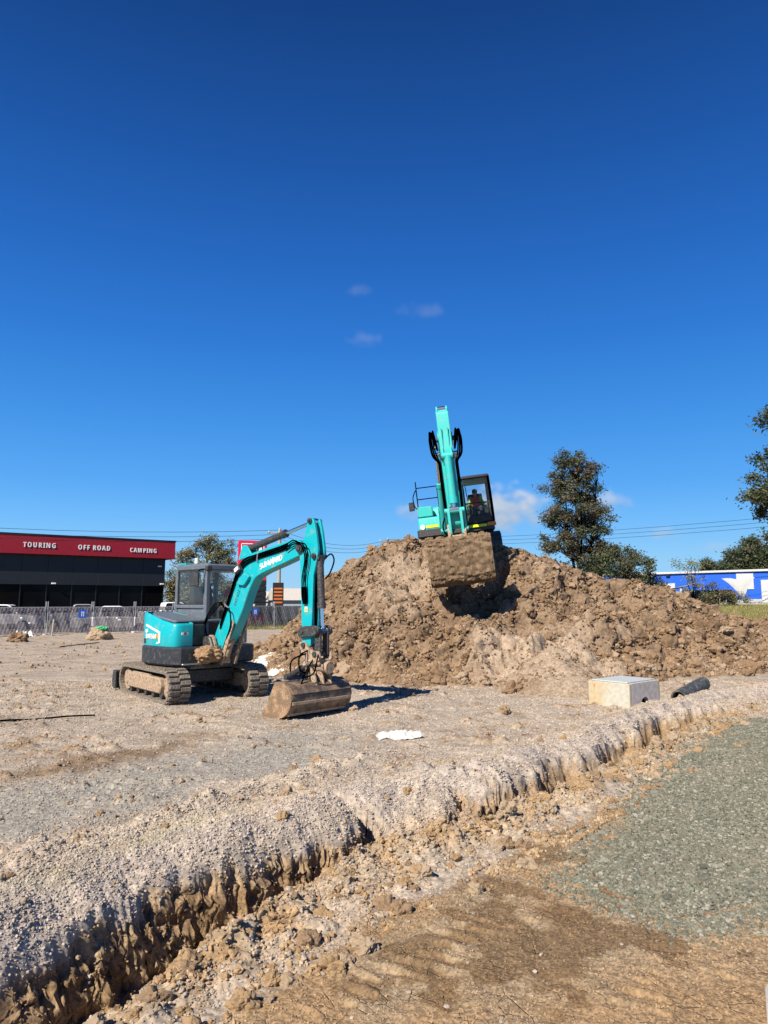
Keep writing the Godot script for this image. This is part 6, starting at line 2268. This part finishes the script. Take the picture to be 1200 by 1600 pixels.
	# pipes and hoses
	for s in [-1.0, 1.0]:
		for k in 2:
			hose(stick, [Vector3(5.95, 2.45, z0 + s * (0.21 + 0.04 * k)), Vector3(5.95, 1.8, z0 + s * (0.21 + 0.04 * k)), Vector3(5.92, 1.05, z0 + s * (0.20 + 0.03 * k))], 0.022, "hydraulic_line", M.teal_faded)
		for k in 3:
			var o := 0.05 * k
			hose(stick, [Vector3(5.2, 3.05 - o, z0 + s * 0.24), Vector3(5.5, 3.30 + o, z0 + s * (0.28 + o)), Vector3(5.80, 3.38 - o * 1.6, z0 + s * (0.31 + o)), Vector3(5.98, 3.10 - o, z0 + s * (0.33 + o * 0.9)), Vector3(5.98, 2.75 - o, z0 + s * (0.30 + o * 0.8)), Vector3(5.95, 2.45, z0 + s * (0.21 + 0.04 * (k % 2)))], 0.02 + 0.004 * k)
	hose(stick, [Vector3(5.98, 1.1, z0 + 0.2), Vector3(6.05, 0.8, z0 + 0.34), Vector3(6.0, 0.55, z0 + 0.30), Vector3(5.95, 0.45, z0 + 0.15)], 0.02)
	# quick hitch and bucket
	mb = MB.new()
	for s in [-1.0, 1.0]:
		mb.prism(rounded(vecs([[5.62, 0.78], [5.90, 0.84], [6.30, 0.56], [6.30, 0.34], [5.66, 0.36]]), 0.06), z0 + s * 0.20 - 0.04, z0 + s * 0.20 + 0.04, 0.008)
	mb.box(Vector3(6.0, 0.42, z0), Vector3(0.5, 0.12, 0.4), 0.02)
	part(mb, "quick_hitch", M.muddy_steel, ex)
	big_bucket(ex, z0)
	operator(base)

func big_bucket(ex: Node3D, z0: float) -> void:
	var outer := []
	for p in [[5.55, -0.98], [5.85, -1.0], [6.18, -0.99], [6.36, -0.92], [6.43, -0.70], [6.45, -0.35], [6.45, 0.0], [6.43, 0.26], [6.39, 0.36], [6.1, 0.40], [5.72, 0.40]]: outer.append(Vector2(p[0], 0.40 + (p[1] - 0.40) * 0.83))
	var nz := FastNoiseLite.new()
	nz.seed = 71
	nz.frequency = 3.0
	nz.fractal_octaves = 5
	# shell
	var shell := outer.duplicate()
	for i in range(outer.size() - 1, -1, -1):
		var tg: Vector2 = (outer[mini(outer.size() - 1, i + 1)] - outer[maxi(0, i - 1)]).normalized()
		shell.append(outer[i] + Vector2(-tg.y, tg.x) * 0.03)
	var mb := MB.new()
	mb.prism(shell, z0 - 0.79, z0 + 0.79, 0.003)
	var b := part(mb, "bucket", M.muddy_steel, ex)
	for s in [-1.0, 1.0]:
		mb = MB.new()
		mb.prism(vecs(outer.map(func(p): return [p.x, p.y])), z0 + s * 0.805 - 0.018, z0 + s * 0.805 + 0.018, 0.004)
		part(mb, "side_plate", M.muddy_steel, b)
	mb = MB.new()
	mb.box(Vector3(5.62, -0.755, z0), Vector3(0.22, 0.03, 1.62), 0.005)
	part(mb, "cutting_edge", M.muddy_steel, b)
	# crust of mud over the curved back: a rough closed skin
	mb = MB.new()
	var curve := []
	for i in outer.size() - 1:
		for k in 7: curve.append(outer[i].lerp(outer[i + 1], k / 7.0))
	curve.append(outer[-1])
	var rows := []
	for i in curve.size():
		var tg: Vector2 = (curve[mini(curve.size() - 1, i + 1)] - curve[maxi(0, i - 1)]).normalized()
		var nn := Vector2(tg.y, -tg.x)
		var row := []
		for k in 101:
			var z := lerpf(-0.825, 0.825, k / 100.0)
			var e := minf(float(i) / 5.0, minf((curve.size() - 1 - i) / 5.0, minf(k / 3.0, (100 - k) / 3.0)))
			var t := 0.025 + 0.05 * (nz.get_noise_2d(z * 0.9, i * 0.075) + 0.3) + 0.03 * nz.get_noise_2d(z * 5.0, i * 0.2)
			t = maxf(t, 0.008) * clampf(e, 0.75, 1)
			var p: Vector2 = curve[i] + nn * t
			row.append(Vector3(p.x, p.y, z0 + z))
		row.reverse()
		rows.append(row)
	mb.loft(rows, false, false, 60.0)
	part(mb, "mud_crust", M.bucket_mud, b)
	var r := RandomNumberGenerator.new()
	r.seed = 19
	for k in 26:
		var o := clod([r.randf_range(5.85, 6.2), 0.44, z0 + r.randf_range(-0.7, 0.7), r.randf_range(0.03, 0.07)], b, r, [M.clod_b, M.clod_a])
		o.name = "clod"

# ------------------------------------------------------------------ the operator, as one skin over a skeleton
func field_mesh(mb: MB, bones: Array, cell: float, smooth: float, lo: Vector3, hi: Vector3, tones: Array) -> void:
	var n := Vector3i(((hi - lo) / cell).ceil()) + Vector3i.ONE
	var val := PackedFloat32Array()
	val.resize(n.x * n.y * n.z)
	var who := PackedByteArray()
	who.resize(n.x * n.y * n.z)
	for z in n.z:
		for y in n.y:
			for x in n.x:
				var p := lo + Vector3(x, y, z) * cell
				var d := 1e3
				var best := 1e3
				var bi := 0
				for k in bones.size():
					var bo: Array = bones[k]
					var a: Vector3 = bo[0]
					var ab: Vector3 = bo[1] - a
					var t := clampf((p - a).dot(ab) / maxf(ab.length_squared(), 1e-9), 0, 1)
					var q := p.distance_to(a + ab * t) - lerpf(bo[2], bo[3], t)
					if q < best:
						best = q
						bi = bo[4]
					var hh := clampf(0.5 + 0.5 * (d - q) / smooth, 0, 1)
					d = lerpf(d, q, hh) - smooth * hh * (1.0 - hh)
				var i := (z * n.y + y) * n.x + x
				val[i] = d
				who[i] = bi
	var vid := {}
	var sx := 1
	var sy := n.x
	var sz := n.x * n.y
	for z in n.z - 1:
		for y in n.y - 1:
			for x in n.x - 1:
				var i := z * sz + y * sy + x
				var sum := Vector3.ZERO
				var cnt := 0
				for e in [[0, 0, 0, 1, 0, 0], [0, 1, 0, 1, 1, 0], [0, 0, 1, 1, 0, 1], [0, 1, 1, 1, 1, 1], [0, 0, 0, 0, 1, 0], [1, 0, 0, 1, 1, 0], [0, 0, 1, 0, 1, 1], [1, 0, 1, 1, 1, 1], [0, 0, 0, 0, 0, 1], [1, 0, 0, 1, 0, 1], [0, 1, 0, 0, 1, 1], [1, 1, 0, 1, 1, 1]]:
					var va := val[i + e[0] + e[1] * sy + e[2] * sz]
					var vb := val[i + e[3] + e[4] * sy + e[5] * sz]
					if (va < 0.0) != (vb < 0.0):
						var t := va / (va - vb)
						sum += Vector3(e[0], e[1], e[2]).lerp(Vector3(e[3], e[4], e[5]), t)
						cnt += 1
				if cnt > 0:
					var g := Vector3(val[i + sx] - val[i], val[i + sy] - val[i], val[i + sz] - val[i])
					mb.col = tones[who[i]]
					vid[i] = mb.put(lo + (Vector3(x, y, z) + sum / cnt) * cell, g.normalized())
	for z in range(1, n.z - 1):
		for y in range(1, n.y - 1):
			for x in range(1, n.x - 1):
				var i := z * sz + y * sy + x
				for ax in 3:
					var st: int = [sx, sy, sz][ax]
					var u: int = [sy, sz, sx][ax]
					var v: int = [sz, sx, sy][ax]
					var ins := val[i] < 0.0
					if ins == (val[i + st] < 0.0): continue
					var q := [i - u - v, i - v, i, i - u]
					if not (vid.has(q[0]) and vid.has(q[1]) and vid.has(q[2]) and vid.has(q[3])): continue
					if not ins: q.reverse()
					mb.tri_i(vid[q[0]], vid[q[1]], vid[q[2]])
					mb.tri_i(vid[q[0]], vid[q[2]], vid[q[3]])

func operator(base: Transform3D) -> void:
	var t := thing("person", "seated excavator operator in an orange and green high visibility shirt", "person", base * Transform3D(Basis(), Vector3(0.0, 1.68, -0.78)))
	# x forward, y up, z right; the seat top is at y = 0
	var tones := [Color(0.62, 0.09, 0.025), Color(0.20, 0.46, 0.06), Color(0.02, 0.025, 0.05), Color(0.32, 0.18, 0.11), Color(0.03, 0.025, 0.02)]
	var bones := [
		[Vector3(-0.08, 0.10, 0), Vector3(-0.10, 0.30, 0), 0.135, 0.14, 0], [Vector3(-0.10, 0.30, -0.06), Vector3(-0.11, 0.46, -0.09), 0.12, 0.10, 0], [Vector3(-0.10, 0.30, 0.06), Vector3(-0.11, 0.46, 0.09), 0.12, 0.10, 0],
		[Vector3(-0.11, 0.52, 0), Vector3(-0.09, 0.60, 0), 0.05, 0.048, 3], [Vector3(-0.075, 0.665, 0), Vector3(-0.085, 0.74, 0), 0.072, 0.085, 3], [Vector3(-0.01, 0.655, 0), Vector3(0.012, 0.65, 0), 0.022, 0.014, 3], [Vector3(-0.03, 0.60, 0), Vector3(-0.04, 0.62, 0), 0.04, 0.05, 3],
		[Vector3(-0.08, 0.675, 0.085), Vector3(-0.085, 0.69, 0.085), 0.016, 0.018, 3], [Vector3(-0.08, 0.675, -0.085), Vector3(-0.085, 0.69, -0.085), 0.016, 0.018, 3]]
	for s in [-1.0, 1.0]:
		bones.append_array([
			[Vector3(-0.11, 0.50, s * 0.16), Vector3(0.0, 0.26, s * 0.25), 0.062, 0.050, 1], [Vector3(0.0, 0.26, s * 0.25), Vector3(0.26, 0.20, s * 0.31), 0.048, 0.034, 1], [Vector3(0.26, 0.20, s * 0.31), Vector3(0.36, 0.20, s * 0.32), 0.030, 0.030, 3],
			[Vector3(-0.06, 0.09, s * 0.09), Vector3(0.38, 0.10, s * 0.13), 0.095, 0.070, 2], [Vector3(0.38, 0.10, s * 0.13), Vector3(0.46, -0.30, s * 0.13), 0.062, 0.045, 2], [Vector3(0.45, -0.36, s * 0.13), Vector3(0.60, -0.38, s * 0.14), 0.048, 0.040, 4]])
	var mb := MB.new()
	mb.tint = true
	field_mesh(mb, bones, 0.022, 0.03, Vector3(-0.32, -0.48, -0.42), Vector3(0.72, 0.88, 0.42), tones)
	# hands closed on the levers, five fingers each
	for s in [-1.0, 1.0]:
		var w := Vector3(0.36, 0.20, s * 0.32)
		var hb := [[w, w + Vector3(0.05, 0.0, 0), 0.030, 0.032, 3]]
		for f in 4:
			var k := w + Vector3(0.065, 0.025 - f * 0.019, -s * 0.018)
			var l: float = [0.9, 1.0, 0.95, 0.75][f]
			hb.append([k, k + Vector3(0.032, 0, s * 0.012) * l, 0.010, 0.009, 3])
			hb.append([k + Vector3(0.032, 0, s * 0.012) * l, k + Vector3(0.030, 0, s * 0.042) * l, 0.009, 0.0085, 3])
			hb.append([k + Vector3(0.030, 0, s * 0.042) * l, k + Vector3(0.006, 0, s * 0.046) * l, 0.0085, 0.008, 3])
		hb.append([w + Vector3(0.02, 0.022, s * 0.005), w + Vector3(0.055, 0.050, s * 0.012), 0.012, 0.010, 3])
		hb.append([w + Vector3(0.055, 0.050, s * 0.012), w + Vector3(0.085, 0.048, s * 0.022), 0.010, 0.009, 3])
		field_mesh(mb, hb, 0.006, 0.006, w + Vector3(-0.04, -0.07, -0.07), w + Vector3(0.13, 0.08, 0.07), tones)
	var m := mat("operator_skin", Color(1, 1, 1), 0.8)
	m.vertex_color_use_as_albedo = true
	part(mb, "body", m, t)
	mb = MB.new()
	var nz := FastNoiseLite.new()
	mb.blob(Vector3(-0.09, 0.745, 0), Vector3(0.10, 0.085, 0.095), 3, nz, 0.02, 2.0, false)
	mb.prism(rounded(vecs([[-0.02, 0.745], [0.10, 0.73], [0.10, 0.742], [-0.02, 0.77]]), 0.004), -0.07, 0.07, 0.003)
	part(mb, "cap", M.seat_cloth, t)
	mb = MB.new()
	for s in [-1.0, 1.0]:
		mb.blob(Vector3(-0.013, 0.685, s * 0.032), Vector3(0.008, 0.009, 0.013), 2, nz, 0.0, 1.0, false)
	part(mb, "eyes", M.hose, t)
	mb = MB.new()
	mb.box(Vector3(-0.005, 0.618, 0), Vector3(0.012, 0.008, 0.045), 0.003)
	part(mb, "mouth", mat("lips", Color(0.25, 0.09, 0.07), 0.6), t)

# ------------------------------------------------------------------ things lying on the site
# a crumpled sheet of cloth draped on the ground
func crumpled(parent_label: String, called: String, cat: String, ctr: Vector3, sx: float, sz: float, turn: float, amp: float, seed_: int, m: Material, on_mound := false) -> void:
	var t := thing(called, parent_label, cat, Transform3D(Basis(Vector3.UP, turn), ctr))
	var nz := FastNoiseLite.new()
	nz.seed = seed_
	nz.frequency = 1.1
	nz.fractal_octaves = 3
	var rings := []
	var back := []
	var n := 30
	for i in n + 1:
		var row := []
		var row2 := []
		for k in n + 1:
			var u := i / float(n) - 0.5
			var v := k / float(n) - 0.5
			var x := (u + nz.get_noise_2d(v * 1.2, 7.0) * 0.10) * sx
			var z := (v + nz.get_noise_2d(u * 1.5, 3.0) * 0.22) * sz
			var w := t.transform * Vector3(x, 0, z)
			var g := ground_at(w.x, w.z, false)
			if on_mound: g = maxf(g, mound_at(w.x, w.z, false))
			var fold := absf(nz.get_noise_2d(x * 1.6 / maxf(sx, 0.8) * 1.6 + 11.0, z * 3.0 / maxf(sz, 0.5))) * 2.0
			var e := clampf(minf(0.5 - absf(u), 0.5 - absf(v)) * 6.0, 0, 1)
			var y := g - ctr.y + 0.008 + amp * fold * (0.35 + 0.65 * e)
			row.append(Vector3(x, y, z))
			row2.append(Vector3(x, y - 0.006, z))
		row.reverse()
		rings.append(row)
		row2.reverse()
		back.append(row2)
	var mb := MB.new()
	mb.loft(rings, false, false, 70.0)
	back.reverse()
	mb.loft(back, false, false, 70.0)
	part(mb, "cloth", m, t)

func rod(called: String, label: String, cat: String, pts: Array, r: float, m: Material) -> void:
	var c: Vector3 = pts[0]
	var t := thing(called, label, cat, Transform3D(Basis(), c))
	var q := []
	for p in pts: q.append(p - c)
	var mb := MB.new()
	mb.tube(q, r, 8, 4, r * 0.75)
	part(mb, "shaft", m, t)

func gy(x: float, z: float) -> float:
	return maxf(ground_at(x, z), mound_at(x, z))

func build_site_items() -> void:
	# concrete pit
	var ax := Vector3(0.52, 0, 0.59).normalized()
	var az := ax.cross(Vector3.UP)
	var t := thing("concrete_pit", "cream stained concrete drainage pit lying on the ground with grey lid", "drain pit", Transform3D(Basis(ax, Vector3.UP, az), Vector3(4.25, -0.02, -12.86)))
	# walls as four slabs round a hollow; the right one has a pipe arch
	var hx := 0.395
	var hz := 0.515
	slab(t, "wall", M.concrete_pit, Vector3(0, 0.21, hz - 0.04), Vector3(hx * 2, 0.42, 0.08), 0.008)
	slab(t, "wall", M.concrete_pit, Vector3(0, 0.21, -hz + 0.04), Vector3(hx * 2, 0.42, 0.08), 0.008)
	slab(t, "wall", M.concrete_pit, Vector3(-hx + 0.04, 0.21, 0), Vector3(0.08, 0.42, hz * 2 - 0.162), 0.006)
	var arch := [Vector2(-hz + 0.081, 0.0), Vector2(-0.16, 0.0)]
	for k in 9:
		var a := PI - PI * k / 8.0
		arch.append(Vector2(-0.01 + cos(a) * 0.15, 0.02 + sin(a) * 0.15))
	arch.append_array([Vector2(0.14, 0.0), Vector2(hz - 0.081, 0.0), Vector2(hz - 0.081, 0.42), Vector2(-hz + 0.081, 0.42)])
	var mb := MB.new()
	mb.prism(vecs(arch.map(func(p): return [p.x, p.y])), 0.0, 0.08, 0.0, Transform3D(Basis(Vector3(0, 0, -1), Vector3(0, 1, 0), Vector3(1, 0, 0)), Vector3(hx - 0.08, 0, 0)))
	part(mb, "wall", M.concrete, t, "grey end wall with a half round pipe hole")
	slab(t, "lid", M.pit_lid, Vector3(-0.01, 0.432, 0.0), Vector3(hx * 2 - 0.10, 0.022, hz * 2 - 0.10), 0.006, "thin blue-grey sheet lying on top")
	slab(t, "spray_mark", M.orange_lens, Vector3(-0.27, 0.35, hz + 0.001), Vector3(0.025, 0.05, 0.003))
	# black pipe
	t = thing("drain_pipe", "short black corrugated pipe half buried right of the concrete pit", "pipe", Transform3D(Basis(), Vector3(5.6, 0, -13.7)))
	var pa := Vector3(-0.2, 0.03, 0.35)
	var pb := Vector3(0.75, 0.16, -0.75)
	mb = MB.new()
	var n := 40
	var prof := []
	var d := (pb - pa).normalized()
	var u := d.cross(Vector3.UP).normalized()
	var w := u.cross(d)
	for i in n + 1:
		var row := []
		var rr := 0.125 + (0.012 if i % 4 < 2 else 0.0)
		for k in 20:
			var a := TAU * k / 20.0
			row.append(pa.lerp(pb, i / float(n)) + (u * cos(a) + w * sin(a)) * rr)
		prof.append(row)
	for i in range(n, -1, -1):
		var row := []
		for k in 20:
			var a := TAU * k / 20.0
			row.append(pa.lerp(pb, i / float(n)) + (u * cos(a) + w * sin(a)) * 0.108)
		prof.append(row)
	if (prof[0][1] - prof[0][0]).cross(prof[1][0] - prof[0][0]).dot(u) < 0:
		for row in prof: row.reverse()
	prof.append(prof[0])
	mb.loft(prof, true, false, 40.0)
	part(mb, "pipe_wall", M.pipe_black, t)
	# cloths
	crumpled("crumpled white cloth lying on the gravel in front of the mound", "white_cloth", "cloth", Vector3(0.22, 0.0, -9.65), 0.62, 0.34, 0.25, 0.07, 3, M.white_cloth)
	crumpled("white plastic sheet half under the heap behind the far track", "plastic_sheet", "sheet", Vector3(-3.75, 0.0, -19.0), 2.0, 1.0, -0.2, 0.05, 8, M.white_cloth, true)
	crumpled("small white sheet beside the bucket at the mound foot", "plastic_sheet", "sheet", Vector3(-2.85, 0.05, -17.7), 1.1, 0.7, 0.4, 0.06, 12, M.white_cloth, true)
	crumpled("white sheet slumped at the foot of the fence far left", "plastic_sheet", "sheet", Vector3(-18.3, 0.0, -36.6), 1.0, 0.6, 0.3, 0.22, 21, M.white_cloth)
	# sticks and planks
	rod("fallen_stick", "long grey stick lying on the ground at the left edge", "stick", [Vector3(-5.9, gy(-5.9, -10.7) + 0.01, -10.7), Vector3(-5.55, gy(-5.55, -10.9) + 0.03, -10.9), Vector3(-5.25, gy(-5.25, -10.92) + 0.02, -10.92), Vector3(-4.9, gy(-4.9, -11.25) + 0.04, -11.25), Vector3(-4.55, gy(-4.55, -11.5) + 0.02, -11.5)], 0.016, M.stick_timber)
	rod("steel_bar", "thin dark bar on the ground before the fence", "bar", [Vector3(-12.6, gy(-12.6, -28.1) + 0.03, -28.1), Vector3(-12.4, gy(-12.4, -29.6) + 0.05, -29.6), Vector3(-12.25, gy(-12.25, -31.0) + 0.03, -31.0)], 0.022, M.stick_timber)
	t = thing("timber_plank", "dark timber plank sticking out of the heap at the right", "plank", Transform3D(Basis(Vector3.UP, 0.55) * Basis(Vector3(0, 0, 1), 0.12), Vector3(10.3, 1.55, -23.2)))
	slab(t, "board", M.timber, Vector3.ZERO, Vector3(1.5, 0.10, 0.22), 0.01)
	t = thing("timber_stake", "pale timber stake leaning on the fence at the left", "stake", Transform3D(Basis(Vector3(0, 0, 1), -0.08), Vector3(-17.35, -0.05, -37.6)))
	slab(t, "stake", M.pole_timber, Vector3(0, 0.45, 0), Vector3(0.07, 0.95, 0.07), 0.01)
	# boulder with a green rag
	t = thing("boulder", "tan boulder with a green rag on top by the fence", "boulder", Transform3D(Basis(), Vector3(-13.3, 0.15, -33.6)))
	var nz := FastNoiseLite.new()
	nz.seed = 4
	nz.frequency = 1.4
	mb = MB.new()
	mb.blob(Vector3.ZERO, Vector3(0.55, 0.42, 0.45), 3, nz, 0.5, 0.9)
	part(mb, "rock", M.clod_d, t)
	mb = MB.new()
	mb.blob(Vector3(0.16, 0.40, 0.08), Vector3(0.26, 0.10, 0.22), 3, nz, 0.6, 1.6)
	part(mb, "rag", M.green_rag, t)
	t = thing("boulder", "dark clod boulder at the left edge in front of the fence", "boulder", Transform3D(Basis(), Vector3(-17.2, 0.1, -31.9)))
	mb = MB.new()
	mb.blob(Vector3(1, 0, 0), Vector3(0.40, 0.30, 0.36), 3, nz, 0.7, 0.9)
	part(mb, "rock", M.clod_b, t)
	# concrete slab edge at the near right
	t = Node3D.new()
	t.name = "concrete_path"
	add_child(t)
	structure(t, "pale concrete edge at the lower right corner")
	mb = MB.new()
	mb.prism(vecs([[1.4, 2.6], [1.66, 3.45], [1.86, 3.85], [2.26, 4.26], [4.5, 4.5], [6.0, 2.0], [2.0, 2.0]]), 0.0, 0.10, 0.012, Transform3D(UPRIGHT, Vector3(0.06, -0.235, 0)))
	part(mb, "slab", M.concrete, t)
	# orange mesh scrap and barrier beyond the heap
	t = thing("orange_barrier", "scrap of orange barrier mesh at the right shoulder of the heap", "barrier", Transform3D(Basis(Vector3.UP, 0.3), Vector3(13.3, 1.35, -31.0)))
	slab(t, "panel", M.orange_lens, Vector3(0, 0.1, 0), Vector3(0.7, 0.3, 0.03), 0.01)
	slab(t, "stake", M.timber, Vector3(0.3, -0.3, 0.03), Vector3(0.05, 1.0, 0.05), 0.005)
	# low rail before the blue building
	t = thing("low_rail", "low white rail along the top of the grass bank", "rail", Transform3D(Basis(Vector3.UP, -0.05), Vector3(24.0, 1.25, -54.0)))
	for k in 6: slab(t, "post", M.white_wall, Vector3(k * 2.0, 0.2, 0), Vector3(0.09, 0.5, 0.09), 0.01)
	slab(t, "rail", M.white_wall, Vector3(5.0, 0.34, 0.07), Vector3(11, 0.10, 0.05), 0.01)
